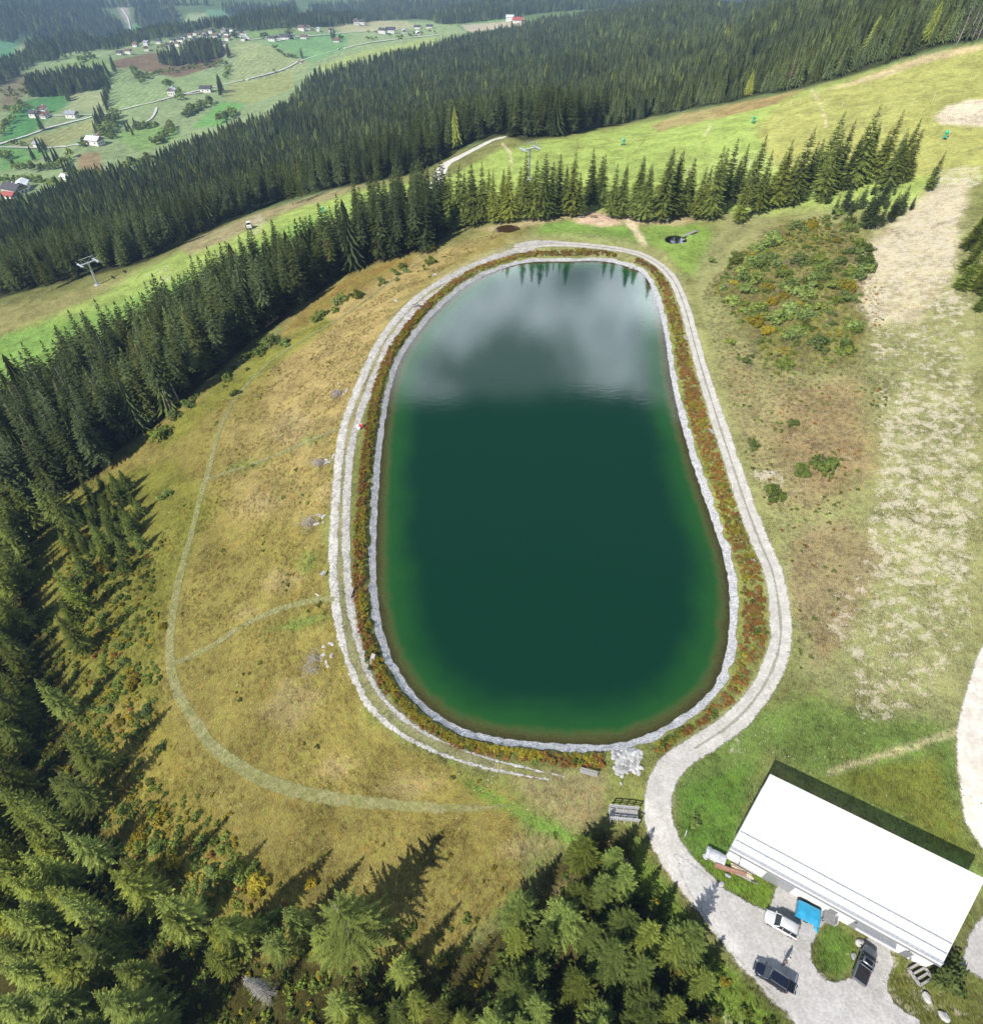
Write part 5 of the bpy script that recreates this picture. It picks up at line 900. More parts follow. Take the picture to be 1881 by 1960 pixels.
# --- the white hall
gzp = 2.0; eL, eU = gzp + 4.1, gzp + 4.7
cA, cB, cC, cD = [Vector(at_z(np.array([x / K]), np.array([y / K]), z)[0]) for x, y, z in ((1925,1935,eU),(1824,2123,eL),(2354,2414,eL),(2463,2197,eU))]
ctr = (cA + cB + cC + cD) / 4; ctr.z = gzp; hall = thing('hall', 'long white hall with a flat white roof beside the gravel yard', 'hall', ctr)
A_, B_, C_, D_ = [p - ctr for p in (cA, cB, cC, cD)]; e_ = (C_ - B_).normalized(); s_ = (A_ - B_); s_.z = 0; s_.normalize(); n_ = Vector((e_.y, -e_.x, 0)); n_ = n_ if n_.dot(-s_) > 0 else -n_
b = MB(); th = Vector((0, 0, .28)); b.add([A_, B_, C_, D_] + [p - th for p in (A_, B_, C_, D_)], [(0, 1, 2, 3), (7, 6, 5, 4), (0, 4, 5, 1), (1, 5, 6, 2), (2, 6, 7, 3), (3, 7, 4, 0)])
roof = b.build('roof', [M_ROOFW], hall)
def roofp(u, v, dz=0): p = B_.lerp(C_, u).lerp(A_.lerp(D_, u), v); return Vector((p.x, p.y, p.z + dz))
for v in (.115, .225): b = MB(); b.tube([roofp(.003, v, .16), roofp(.997, v, .16)], .035, 6); [b.box(roofp(u, v, .08), (.05, .08, .16), math.atan2(e_.y, e_.x)) for u in np.linspace(.01, .99, 34)]; b.build('snow_guard', [M_GREYM], roof)
b = MB(); [b.tube([roofp(0.0, .012, h_), roofp(1, .012, h_)], .025, 6) for h_ in (.10, .24, .36)]
for u in np.linspace(0, 1, 46): b.tube([roofp(u, .012, 0), roofp(u, .012, .37)], .02, 5); b.tube([roofp(u, .012, .36), roofp(u, .035, 0)], .016, 5)
b.build('snow_fence', [M_GALV], roof)
b = MB(); g0, g1 = B_ + n_ * .12 - Vector((0, 0, .2)), C_ + n_ * .12 - Vector((0, 0, .2)); b.tube([g0, g1], .09, 8); b.build('gutter', [M_GREYM], roof)
for k in range(5): b = MB(); u0 = (k + .5) / 5; b.box(roofp(u0, .55, .02), (.02, (A_ - B_).length * .8, .02), math.atan2(e_.y, e_.x)); 
b = MB()
for u in np.linspace(.04, .96, 16): b.bar(roofp(u, .012, .03), roofp(u, .995, .03), .05, .03)
b.build('roof_seams', [simple('white_seam', (.83, .82, .81), .5, var=.02)], roof)
ins = .45; foot = [A_ + (-s_ + e_) * .25, B_ + s_ * ins * .9 + e_ * .22, C_ + s_ * ins * .9 - e_ * .22, D_ + (-s_ - e_) * .25]
tops = [Vector((p.x, p.y, q.z - .285)) for p, q in zip(foot, (A_, B_, C_, D_))]; bots = [Vector((p.x, p.y, -.8)) for p in foot]
b = MB(); b.add(bots + tops, [(0, 1, 5, 4), (1, 2, 6, 5), (2, 3, 7, 6), (3, 0, 4, 7), (3, 2, 1, 0)]); walls = b.build('wall', [M_WHITE], hall)
fa = math.atan2(e_.y, e_.x); FB0, FC0 = foot[1], foot[2]; FL = (FC0 - FB0).length; fn = Vector(((FC0 - FB0).y, -(FC0 - FB0).x, 0)).normalized(); fn = fn if fn.dot(n_) > 0 else -fn
def fp(u, out, z): p = FB0.lerp(FC0, u); return Vector((p.x, p.y, 0)) + fn * out + Vector((0, 0, z))
for u0, u1, canopy, lb in ((.20, .345, .35, 'left'), (.64, .82, 1.1, 'right')):
    w_ = (u1 - u0) * FL; b = MB(); b.box(fp((u0 + u1) / 2, .03, 1.6), (w_, .08, 3.2), fa); gd = b.build('garage_door', [M_GALV], hall); b = MB()
    for k in range(1, 6): b.box(fp((u0 + u1) / 2, .08, k * .53), (w_ - .1, .03, .04), fa)
    b.build('door_panel', [M_GREYM], gd); b = MB(); p0, p1 = fp(u0, .02, 3.45), fp(u1, .02, 3.45); q0, q1 = fp(u0, canopy, 3.32), fp(u1, canopy, 3.32); b.add([p0, p1, q1, q0] + [v - Vector((0, 0, .09)) for v in (p0, p1, q1, q0)], [(0, 1, 2, 3), (7, 6, 5, 4), (0, 4, 5, 1), (1, 5, 6, 2), (2, 6, 7, 3), (3, 7, 4, 0)]); b.build('canopy', [M_GALV if canopy > 1 else M_FILM], hall)
    if canopy > 1: b = MB(); b.box(fp((u0 + u1) / 2, canopy + .12, 3.2), (w_ + .2, .22, .16), fa); b.build('canopy_edge', [M_WHITE], hall)
for u in (.545, .90): b = MB(); b.box(fp(u, .02, 1.05), (.95, .08, 2.1), fa); d_o = b.build('door', [M_GREYM], hall); b = MB(); b.box(fp(u, .08, 1.0) + e_ * .35, (.05, .06, .16), fa); b.build('handle', [M_GALV], d_o)
for u in (.06, .13, .42, .48, .60, .95): b = MB(); b.box(fp(u, .012, 2.9), (1.1, .05, .7), fa); f_ = b.build('window', [M_GREYM], hall); b = MB(); b.box(fp(u, .045, 2.9), (.98, .03, .58), fa); b.build('pane', [M_GLASS], f_)
for u in (.055, .885): b = MB(); b.tube([fp(u, .1, 3.6), fp(u, 1.2, 3.4)], .035, 6); b.box(fp(u, 1.25, 3.35), (.18, .35, .12), fa); b.build('wall_lamp', [M_GREYM], hall)
def at_src(x, y, z=None):
    if z is None: return gp(x / K, y / K)
    return Vector(at_z(np.array([x / K]), np.array([y / K]), z)[0])
YZ = 1.93
def orient(a, b_): a, b_ = Vector(a), Vector(b_); return (a + b_) / 2, math.atan2((a - b_).y, (a - b_).x), (a - b_).length
# --- cars: x runs to the front
def smoothstep(t): t = max(0, min(1, t)); return t * t * (3 - 2 * t)
def car(name, label, cat, front, rear, color, kind, L=4.6, W=1.82, H=1.5, gate=False):
    c, a, _ = orient(front, rear); t = thing(name, label, cat, (c.x, c.y, float(gz(c.x, c.y)) + .14), a, size=2); t.scale = (.93,) * 3
    P = paint_mat(name + '_paint', color, .28, .25, var=.03, coat=.5); hl = L / 2; tub = []
    prof = {'wagon': [(-1, .45, .62, .68), (-.985, .30, .84, .82), (-.94, .26, .90, .92), (-.85, .24, .92, .98), (-.5, .22, .92, 1), (.15, .22, .92, 1), (.45, .22, .93, .995), (.62, .22, .89, .975), (.76, .23, .84, .94), (.86, .25, .79, .87), (.93, .28, .73, .78), (.975, .32, .66, .64), (1, .42, .58, .45)],
            'pickup': [(-1, .50, .70, .86), (-.985, .36, .98, .93), (-.93, .32, 1.02, .97), (-.5, .30, 1.02, 1), (.15, .30, 1.02, 1), (.35, .30, 1.05, 1), (.55, .30, 1.02, .98), (.85, .32, .95, .93), (.96, .36, .84, .86), (1, .48, .70, .74)]}[kind]
    b = MB(); rings = []
    for u, z0, z1, wf in prof:
        x, w_ = u * hl, W / 2 * wf; m_ = (z0 + z1) / 2; rings.append([(x, -w_ * .92, z0), (x, -w_, z0 + .12), (x, -w_, m_ + .05), (x, -w_ * .975, z1 - .07), (x, -w_ * .90, z1), (x, -w_ * .45, z1 + .035), (x, w_ * .45, z1 + .035), (x, w_ * .90, z1), (x, w_ * .975, z1 - .07), (x, w_, m_ + .05), (x, w_, z0 + .12), (x, w_ * .92, z0)])
    b.loft(rings); body = b.build('body', [P], t, smooth=True)
    belt = .92 if kind == 'wagon' else 1.02
    if kind == 'wagon': cab = [(-.93, .86, .0), (-.80, .80, .97), (-.4, .80, 1.0), (.02, .79, 1.0), (.18, .78, .93), (.46, .82, .0)]
    else: cab = [(-.14, .86, .0), (-.10, .80, .96), (.02, .80, 1.0), (.16, .79, 1.0), (.26, .78, .92), (.50, .84, .0)]
    Hr = H - belt; b = MB(); rings = []
    for u, wf, hf in cab: x, w_ = u * hl, W / 2; z = belt + .0 + Hr * hf; wt = w_ * (wf if hf else .90); rings.append([(x, -w_ * .93, belt - .04), (x, -w_ * .93 + (w_ * .93 - wt) * hf * .98, belt + Hr * hf * .96), (x, -wt * .82, z), (x, wt * .82, z), (x, w_ * .93 - (w_ * .93 - wt) * hf * .98, belt + Hr * hf * .96), (x, w_ * .93, belt - .04)])
    b.loft(rings); gl_ = b.build('windows', [M_GLASS], t)
    b = MB(); rings = []
    for u, wf, hf in [q for q in cab if q[2] > .9]: x = u * hl; wt = W / 2 * wf; z = belt + Hr * hf; rings.append([(x, -wt * 1.0, z - .05), (x, -wt * .86, z + .022), (x, 0, z + .045), (x, wt * .86, z + .022), (x, wt * 1.0, z - .05), (x, 0, z - .03)])
    b.loft(rings); rf = b.build('roof_panel', [P], t, smooth=True)
    b = MB()
    for s1 in (-1, 1):
        for (u0, h0), (u1, h1), w_ in (((cab[-1][0], 0), (cab[-2][0], cab[-2][2]), .09), ((cab[0][0], 0), (cab[1][0], cab[1][2]), .16), ((-.02 if kind == 'wagon' else .12, 0), (-.02 if kind == 'wagon' else .12, .99), .10), ((-.46, 0), (-.46, .99), .10) if kind == 'wagon' else ((.12, 0), (.12, .99), .08)):
            b.bar((u0 * hl, s1 * W / 2 * .945, belt - .02 + Hr * h0), (u1 * hl, s1 * W / 2 * (.945 if not h1 else .835), belt + Hr * h1 - .02), w_, .04)
    b.build('pillars', [P], t)
    wx = (.60 * hl, -.60 * hl); wr = .33 if kind == 'wagon' else .38
    for x in wx:
        for s1 in (-1, 1): b = MB(); b.tube([(x, s1 * (W / 2 - .20), wr - .14), (x, s1 * (W / 2 + .015), wr - .14)], wr, 18); wh = b.build('wheel', [M_BLK], t); b = MB(); b.tube([(x, s1 * (W / 2 + .01), wr - .14), (x, s1 * (W / 2 + .03), wr - .14)], wr * .62, 14); b.build('rim', [M_GALV], wh)
    for s1 in (-1, 1):
        b = MB(); b.box((.50 * hl * .92, s1 * (W / 2 + .10), belt + .03), (.14, .2, .13)); b.build('mirror', [P], t)
        b = MB(); b.add([(hl * .985, s1 * W * .20, .60), (hl * .90, s1 * W * .43, .66), (hl * .86, s1 * W * .45, .78), (hl * .95, s1 * W * .24, .74)], [(0, 1, 2, 3)]); b.box((hl * .935, s1 * W * .35, .70), (.12, .32, .10), s1 * -.5); b.build('headlight', [M_FILM], t)
        b = MB(); b.box((-hl * .975, s1 * W * .39, belt - .12), (.06, .2, .22)); b.build('tail_light', [M_REDP], t)
    b = MB(); b.box((hl * .985, 0, .45), (.10, W * .62, .16)); b.build('grille', [M_BLK], t)
    if kind == 'wagon':
        for s1 in (-1, 1): b = MB(); b.tube([(-.82 * hl, s1 * W * .37, H + .05), (-.3 * hl, s1 * W * .385, H + .09), (.08 * hl, s1 * W * .375, H + .06)], .022, 6); b.build('roof_rail', [M_GALV], t)
    else:
        b = MB(); b.box((-.57 * hl, 0, 1.05), (.80 * hl, W * .80, .05)); b.build('load_bed', [M_BLK], t); b = MB()
        for s1 in (-1, 1): b.box((-.57 * hl, s1 * W * .43, 1.09), (.82 * hl, .10, .12))
        b.box((-.975 * hl, 0, 1.07), (.08, W * .84, .12)); b.build('bed_rail', [P], t); b = MB(); b.tube([(-.20 * hl, -W * .40, 1.05), (-.22 * hl, -W * .38, 1.55), (-.22 * hl, W * .38, 1.55), (-.20 * hl, W * .40, 1.05)], .035, 6); b.build('roll_bar', [M_GALV], t)
        b = MB(); b.box((.07 * hl, 0, H + .05), (.13 * hl * 1.6, W * .5, .02)); b.build('sunroof', [M_GLASS], rf)
    if gate:
        b = MB(); b.add([(-.82 * hl, -W * .40, H + .02), (-.82 * hl, W * .40, H + .02), (-1.20 * hl, W * .38, H + .10), (-1.20 * hl, -W * .38, H + .10)] + [(-.82 * hl, -W * .40, H - .04), (-.82 * hl, W * .40, H - .04), (-1.20 * hl, W * .38, H + .04), (-1.20 * hl, -W * .38, H + .04)], [(0, 1, 2, 3), (7, 6, 5, 4), (0, 4, 5, 1), (1, 5, 6, 2), (2, 6, 7, 3), (3, 7, 4, 0)]); b.bar((-1.20 * hl, -W * .38, H + .07), (-1.26 * hl, -W * .36, H - .12), .1, .06); b.bar((-1.27 * hl, -W * .34, H + .02), (-1.27 * hl, W * .34, H + .02), .16, .10); tg = b.build('tailgate', [P], t); b = MB(); b.box((-1.0 * hl, 0, H + .075), (.24 * hl, W * .60, .02)); b.build('rear_window', [M_GLASS], tg); b = MB(); b.box((-1.275 * hl, 0, H + .09), (.04, .5, .04)); b.build('number_plate', [M_WHITE], tg)
    return t
car('estate_car', 'white estate car parked by the left garage door', 'car', at_src(1914, 2287, YZ + .7), at_src(1996, 2334, YZ + .7), (238, 238, 238), 'wagon', 4.7, 1.86, 1.62)
car('estate_car', 'dark blue estate car with its tailgate open', 'car', at_src(1893, 2417, YZ + .7), at_src(1964, 2464, YZ + .7), (30, 35, 54), 'wagon', 4.6, 1.82, 1.5, True)
car('pickup_truck', 'grey pickup truck in front of the right garage door', 'truck', at_src(2177, 2372, YZ + .8), at_src(2148, 2452, YZ + .8), (104, 110, 118), 'pickup', 5.1, 1.86, 1.78)
# --- blue covered trailer, cage, stacks and beams along the hall
p0, p1 = at_src(1995, 2268, YZ + 1.3), at_src(2050, 2296, YZ + 1.3); c, a, L_ = orient(p1, p0); t = thing('covered_trailer', 'small trailer under a bright blue tarpaulin by the hall wall', 'trailer', (c.x, c.y, YZ + .12), a)
b = MB(); b.box((0, 0, .62), (L_ * .98, 1.75, .35)); b.build('trailer_bed', [M_GREYM], t)
b = MB(); rings = []
for x, z1, w_ in ((-L_ * .54, .95, .92), (-L_ * .50, 1.30, .95), (-L_ * .2, 1.38, .97), (L_ * .1, 1.30, .97), (L_ * .4, 1.40, .96), (L_ * .5, 1.28, .95), (L_ * .56, .85, .9)): rings.append([(x, -w_ - .05, .55), (x, -w_, z1 - .05), (x, -w_ * .5, z1 + .06), (x, w_ * .5, z1 + .03), (x, w_, z1 - .08), (x, w_ + .06, .5)])
b.loft(rings); b.add([(L_ * .45, -1.0, .6), (L_ * .62, -1.1, .15), (L_ * .58, -1.5, .10), (L_ * .40, -1.35, .2)], [(0, 1, 2, 3)]); b.add([(L_ * .46, -.9, 1.1), (L_ * .45, -1.0, .6), (L_ * .40, -1.35, .2), (L_ * .35, -1.0, .9)], [(0, 1, 2, 3)]); b.build('tarpaulin', [M_BLUE], t)
for s1 in (-1, 1): b = MB(); b.tube([(0, s1 * .95, .22), (0, s1 * .78, .22)], .3, 14); b.build('wheel', [M_BLK], t)
b = MB(); b.bar((L_ * .5, .3, .4), (L_ * .78, 0, .35), .06); b.bar((L_ * .5, -.3, .4), (L_ * .78, 0, .35), .06); b.build('drawbar', [M_GALV], t)
p0, p1 = at_src(2062, 2288, YZ + .7), at_src(2085, 2300, YZ + .7); c, a, L_ = orient(p1, p0); t = thing('wire_cage', 'grey metal cage box right of the blue trailer', 'cage', (c.x, c.y, YZ + .12), a); b = MB()
for x in np.linspace(-.75, .75, 9): b.bar((x, -.55, .05), (x, -.55, 1.2), .03); b.bar((x, .55, .05), (x, .55, 1.2), .03); b.bar((x, -.55, 1.2), (x, .55, 1.2), .03)
for z in (.1, .5, .85, 1.2): b.bar((-.75, -.55, z), (.75, -.55, z), .04); b.bar((-.75, .55, z), (.75, .55, z), .04); b.bar((-.75, -.55, z), (-.75, .55, z), .04); b.bar((.75, -.55, z), (.75, .55, z), .04)
b.build('frame', [M_GALV], t); b = MB(); b.box((0, 0, .35), (1.4, 1.0, .5)); b.build('box', [M_WOODG], t); b = MB(); b.box((.85, .0, .65), (.06, 1.1, 1.15)); b.build('side_panel', [M_WHITE], t)
p0, p1 = at_src(1768, 2128, YZ + .6), at_src(1812, 2150, YZ + .6); c, a, L_ = orient(p1, p0); t = thing('wrapped_stack', 'long stack wrapped in grey film at the left end of the hall', 'stack', (c.x, c.y, YZ - .2), a); b = MB(); rings = []
for x in np.linspace(-L_ * .55, L_ * .55, 9): k = rs.uniform(.92, 1.06); rings.append([(x, -.7 * k, .0), (x, -.72 * k, .75), (x, -.3, .95 * k), (x, .3, .98 * k), (x, .7 * k, .78), (x, .72 * k, 0)])
b.loft(rings); b.build('wrapping', [M_FILM], t); b = MB(); b.box((0, .35, 1.02), (L_ * 1.05, .22, .08)); b.build('board', [M_GALV], t)
def pile(nm, lab, cat, q0, q1, mat, n_, L_k, sz, spread, z0=.05, mats2=None):
    c, a, L_ = orient(at_src(*q1), at_src(*q0)); t = thing(nm, lab, cat, (c.x, c.y, float(gz(c.x, c.y)) + .02), a)
    for k in range(n_): b = MB(); y = rs.uniform(-spread, spread); z = z0 + sz[1] / 2 + (k // 4) * sz[1] * 1.02; x = rs.uniform(-.5, .5); b.box((x, y, z), (L_ * L_k * rs.uniform(.8, 1), sz[0], sz[1]), rs.uniform(-.035, .035)); b.build('board', [mat if not mats2 or k % 3 else mats2], t)
pile('timber_stack', 'loose stack of fresh pale boards beside the hall wall', 'boards', (1830, 2166), (1888, 2198), M_WOODL, 10, 1.0, (.22, .09), .65, mats2=M_WOODG)
c, a, L_ = orient(at_src(1863, 2190), at_src(1786, 2164)); t = thing('steel_beam', 'rusty brown beam lying on the grass before the boards', 'beam', (c.x, c.y, float(gz(c.x, c.y)) + .02), a); b = MB(); [b.box((0, 0, z), (L_, .5, .05)) for z in (.03, .47)]; b.box((0, 0, .25), (L_, .05, .40)); b.build('beam_profile', [M_RUST], t); b = MB(); [b.box((x, 0, .25), (.04, .46, .40)) for x in (-L_ * .49, -L_ * .16, L_ * .16, L_ * .49)]; b.build('stiffener', [M_RUST], t)
q = [at_src(2040 + .2217 * x, 2300 + .2217 * y) for x, y in ((1030,560),(1175,478),(1292,660),(1158,740))]; cc = sum(q, Vector()) / 4; t = thing('timber_crib', 'weathered timber frame with cross beams at the right end of the yard', 'frame', (cc.x, cc.y, float(gz(cc.x, cc.y)) + .03)); q = [Vector((p.x - cc.x, p.y - cc.y, 0)) for p in q]
for k in range(4): b = MB(); up = Vector((0, 0, .22)); b.bar(q[k] + up, q[(k + 1) % 4] + up, .24, .40); b.build('side_beam', [M_WOODG], t)
for u in (.33, .66): b = MB(); b.bar(q[0].lerp(q[3], u) + Vector((0, 0, .24)), q[1].lerp(q[2], u) + Vector((0, 0, .24)), .22, .36); b.build('cross_beam', [M_WOODG], t)
# --- footbridge
q = [at_src(x, y, 1.9) for x, y in ((1523,2019),(1598,2026),(1597,2056),(1520,2046))]; cc = sum(q, Vector()) / 4; a = math.atan2((q[1] - q[0]).y, (q[1] - q[0]).x); Lb = ((q[1] - q[0]).length + (q[2] - q[3]).length) / 2; Wb_ = ((q[3] - q[0]).length + (q[2] - q[1]).length) / 2
t = thing('footbridge', 'short grey wooden footbridge with railings beside the access road', 'bridge', (cc.x, cc.y, 1.75), a); b = MB()
for k in range(int(Lb / .17)): b.box((-Lb / 2 + .085 + k * .17, 0, .05 + rs.uniform(-.006, .006)), (.145, Wb_, .06))
b.build('deck', [M_WOODG], t); b = MB(); [b.box((0, y, -.12), (Lb * .98, .2, .28)) for y in (-Wb_ * .4, Wb_ * .4)]; b.build('bearer', [M_WOODB], t)
for s1 in (-1, 1):
    b = MB(); y = s1 * Wb_ * .5
    for k in range(5): x = -Lb / 2 + .2 + k * (Lb - .4) / 4; b.box((x, y + s1 * .08, .5), (.13, .13, 1.2)); b.bar((x, y + s1 * .08, .45), (x, y + s1 * .45, -.1), .08)
    for z in (.42, .74): b.box((0, y + s1 * .02, z), (Lb, .05, .13))
    b.box((0, y + s1 * .06, 1.13), (Lb, .2, .06)); b.build('railing', [M_WOODG], t)
# --- benches
def bench(lab, q, ang, L_=2.2, back=True, mat=None, grp='benches around the reservoir', pos=None, curved=False):
    W = pos or gp(*q); t = thing('bench', lab, 'bench', (W.x, W.y, float(gz(W.x, W.y)) + .02), ang, grp); m_ = mat or M_WOODG
    b = MB(); [b.box((0, y, .44), (L_, .17, .05)) for y in (-.20, 0, .20)]; b.build('seat', [m_], t)
    if back: b = MB(); [b.box((0, .34 + .05 * k, .62 + .17 * k), (L_, .05, .14)) for k in range(2)]; b.build('backrest', [m_], t)
    for x in (-L_ * .4, L_ * .4): b = MB(); b.box((x, 0, .21), (.09, .5, .42)); b.bar((x, .26, .3), (x, .42, .9), .08) if back else None; b.build('leg', [M_WOODB], t)
bench('large grey bench on the lawn left of the footbridge', (1126,1482), -.28, 2.7)
bench('grey bench beside the left track, above the curved lounger', (672,1138), 1.45 - math.pi, 2.3)
bench('grey bench on the dark planted bank at the upper left bend', (796,587), .75, 2.0); bench('small bench beside the top of the road loop', (983,487), .15, 2.0, False); bench('dark bench on the pale clearing before the tall row', (1136,417), -.12, 2.6, mat=M_WOODB); bench('low plank left of the dark bench on the pale clearing', (1112,417), .2, 2.0, False, M_WOODG)
bench('grey bench beside the upper right road, nearest the hillock bushes', (1311,650), -1.35 + math.pi, 2.0); bench('grey bench beside the right road, left of the bare patch', (1360,828), -1.3 + math.pi, 2.1)
W = gp(711, 1267); t = thing('lounger', 'curved grey lounger between the left track and the planted bank', 'lounger', (W.x, W.y, float(gz(W.x, W.y)) + .02), 1.25); b = MB(); rings = [[(x, -.35, z), (x, .35, z), (x, .35, z + .07), (x, -.35, z + .07)] for x, z in ((-1.1, .30), (-.7, .38), (-.2, .28), (.3, .35), (.8, .65), (1.1, .9))]; b.loft(rings); b.build('seat', [M_WOODG], t)
for x in (-.7, .6): b = MB(); b.box((x, 0, .17), (.1, .6, .34)); b.build('leg', [M_WOODB], t)
# --- rocks, heaps of brushwood
RK = [rock_mesh('boulder', 1, 400 + k, M_ROCK) for k in range(4)] + [rock_mesh('boulder', 1, 410 + k, M_GROCK) for k in range(2)]
BQ = {}
def boulder(W, r_, lab, grp=None, k=0, cat='boulder'):
    o = link('boulder', RK[k % 6], loc=(W[0], W[1], float(gz(W[0], W[1])) + r_ * .2), rot=rs.uniform(0, 6)); o.scale = (r_, r_ * rs.uniform(.7, 1), r_ * rs.uniform(.6, .9)); tag(o, lab, cat, grp)
    if grp: BQ.setdefault(grp, []).append(o)
for nm, q, rx, ry, n_ in (('uppermost heap', (655,752), 1.2, 1.6, 9), ('second heap from the top', (622,884), 1.6, 1.5, 12), ('third heap from the top', (604,998), 1.8, 2.2, 14), ('lowest heap', (615,1265), 1.6, 3.0, 13)):
    W = gp(*q)
    for k in range(n_): a = rs.uniform(0, 6.28); u = rs.uniform(.2, 1); boulder((W.x + math.cos(a) * rx * u + 1.1, W.y + math.sin(a) * ry * u), rs.uniform(.18, .55), 'pale boulder in the %s left of the track' % nm, 'boulders in the %s' % nm, k)
    b = MB(); dx = -1.6
    for k in range(170): x, y = rs.normal(dx, rx * .55), rs.normal(-.5, ry * .5); a = rs.uniform(0, 6.28); L_ = rs.uniform(.4, 1.1); z = max(0, .5 - .25 * math.hypot(x - dx, y + .5)) * rs.uniform(.2, 1); b.tube([(x - math.cos(a) * L_ / 2, y - math.sin(a) * L_ / 2, z), (x + math.cos(a) * L_ / 2, y + math.sin(a) * L_ / 2, z + rs.uniform(-.1, .2))], [.035, .012], 4)
    o = b.build('brush_pile', [simple('grey_twigs_' + nm[:4], (.36, .32, .34), .9, var=.3, spec=.1)], loc=(W.x, W.y, W.z + .1)); tag(o, 'grey brushwood pile in the %s left of the track' % nm, 'brush pile')
for k, (q, r_, lab) in enumerate([((758,577),.8,'white boulder at the upper left bend outside the track'), ((832,527),1.0,'long grey boulder above the upper left bend'), ((1440,1073),.75,'flat blue-grey slab between the planted bank and the right road'), ((1349,1640),.45,'white boulder beside the access road below the wrapped stack'), ((1362,1632),.35,'small white stone just right of the roadside boulder'), ((1393,1676),.45,'pale stone on the grass below the rusty beam'), ((1380,1693),.5,'pale stone nearest the yard below the rusty beam'), ((1773,1910),.7,'white boulder below the timber frame'), ((1805,1945),.8,'white boulder near the lower right corner'), ((1645,1805),.7,'white sack-like stone between the lawn patch and the hall'), ((1632,1830),.5,'small white stone at the edge of the lawn patch'), ((1250,533-22),.0,None), ((1478,905),.5,'grey box-like stone on the bare patch by the right road'), ((648,735),.5,'white stone above the uppermost heap'), ((1690,1880),.3,'small pale stone in the rough grass right of the pickup')]):
    if lab: boulder(gp(*q), r_, lab, None, k if k != 2 else 4)
AP = at_z(*np.array([(1166,1436),(1190,1426),(1222,1428),(1234,1442),(1224,1462),(1230,1482),(1206,1478),(1192,1488),(1172,1480),(1176,1460)]).T, 1.2)[:, :2]
cdt_patch('outlet_apron', AP, .4, gravel_mat('apron_stones', alb((190,187,184)), alb((212,209,206)), 1.1, .5, ragged=0.25), lift=.12, jit=.3, sub=.4, attrs=lambda v: {'u': 1.0 - np.clip(-sdf(v, AP) / 1.2, 0, 1) * 0.85})
Wp = [(1172,1440),(1180,1436),(1228,1440),(1222,1448),(1176,1470),(1181,1482),(1226,1470),(1222,1480),(1196,1450),(1210,1455),(1185,1445),(1200,1440),(1215,1445),(1178,1460),(1192,1462),(1208,1466),(1220,1460),(1185,1476),(1200,1479),(1214,1478),(1205,1452),(1228,1450),(1174,1450),(1190,1486),(1188,1500)]
for k, q in enumerate(Wp): boulder(gp(*q), rs.uniform(.25, .6), 'pale boulder of the stone outlet below the reservoir', 'boulders of the stone outlet', k % 4)
for k, q in enumerate([(1196,503),(1204,506),(1214,510),(1220,516),(1206,514)]): boulder(gp(*q), rs.uniform(.5, .8), 'boulder at the inlet in the far right corner of the reservoir', 'boulders at the inlet', k)
for g_, l_ in BQ.items():
    for k, o in enumerate(sorted(l_, key=lambda o: o.location.x)): o['label'] = o['label'].replace(' left of the track', '').replace(' in the far right corner', '') + ', %s from the left' % ordn(k)
W = gp(1209, 512); b = MB(); b.box((0, 0, .2), (1.2, 2.4, .5)); b.box((.7, 0, .5), (.2, 2.6, .9)); b.box((-.7, 0, .5), (.2, 2.6, .9)); tag(b.build('inlet_chute', [M_CONC], loc=(W.x, W.y, .1), rot=.5, bevel=.02), 'dark concrete inlet chute in the far right corner of the reservoir', 'chute')
# --- pond jetty, signs, hydrants, posts
P0, P1 = gp(1306, 463), gp(1332, 445); c, a, L_ = orient(P1, P0); t = thing('plank_jetty', 'pale two-rail jetty leading to the dark pond', 'jetty', (c.x, c.y, max(P0.z, P1.z) + .5), a); b = MB(); [b.box((0, y, .25), (L_, .22, .08)) for y in (-.45, .45)]; b.build('rail', [M_WOODG], t); b = MB(); [b.box((x, 0, .15), (.5, .8, .05)) for x in np.arange(-L_ / 2 + .3, L_ / 2, .62)]; b.build('deck', [M_WOODG], t)
for x in (-L_ * .4, L_ * .45): b = MB(); b.box((x, .4, -.5), (.12, .12, 1.4)); b.box((x, -.4, -.5), (.12, .12, 1.4)); b.build('leg', [M_WOODB], t)
def sign(q, lab, ang, h=1.6, w_=.9):
    W = gp(*q); t = thing('information_board', lab, 'sign', (W.x, W.y, W.z), ang, 'small boards around the reservoir'); b = MB(); [b.box((x, 0, h / 2 - .2), (.09, .09, h + .4)) for x in (-w_ * .45, w_ * .45)]; b.build('post', [M_WOODG], t); b = MB(); b.box((0, -.08, h * .85), (w_ * 1.1, .05, .55)); b.build('board', [M_WHITE], t); b = MB(); b.add([(-w_ * .65, -.35, h + .12), (w_ * .65, -.35, h + .12), (w_ * .65, .3, h + .25), (-w_ * .65, .3, h + .25)] + [(-w_ * .65, -.35, h + .08), (w_ * .65, -.35, h + .08), (w_ * .65, .3, h + .21), (-w_ * .65, .3, h + .21)], [(0, 1, 2, 3), (7, 6, 5, 4), (0, 4, 5, 1), (1, 5, 6, 2), (2, 6, 7, 3), (3, 7, 4, 0)]); b.build('board_roof', [M_WOODG], t)
sign((1276,428), 'white board under a small roof left of the dark pond', .5); sign((1220,425), 'white board at the end of the pale path before the row', -.2, 1.2);
sign((620, 1105), 'leaning board outside the left track above the pale patch', 1.0, 1.2, .8)
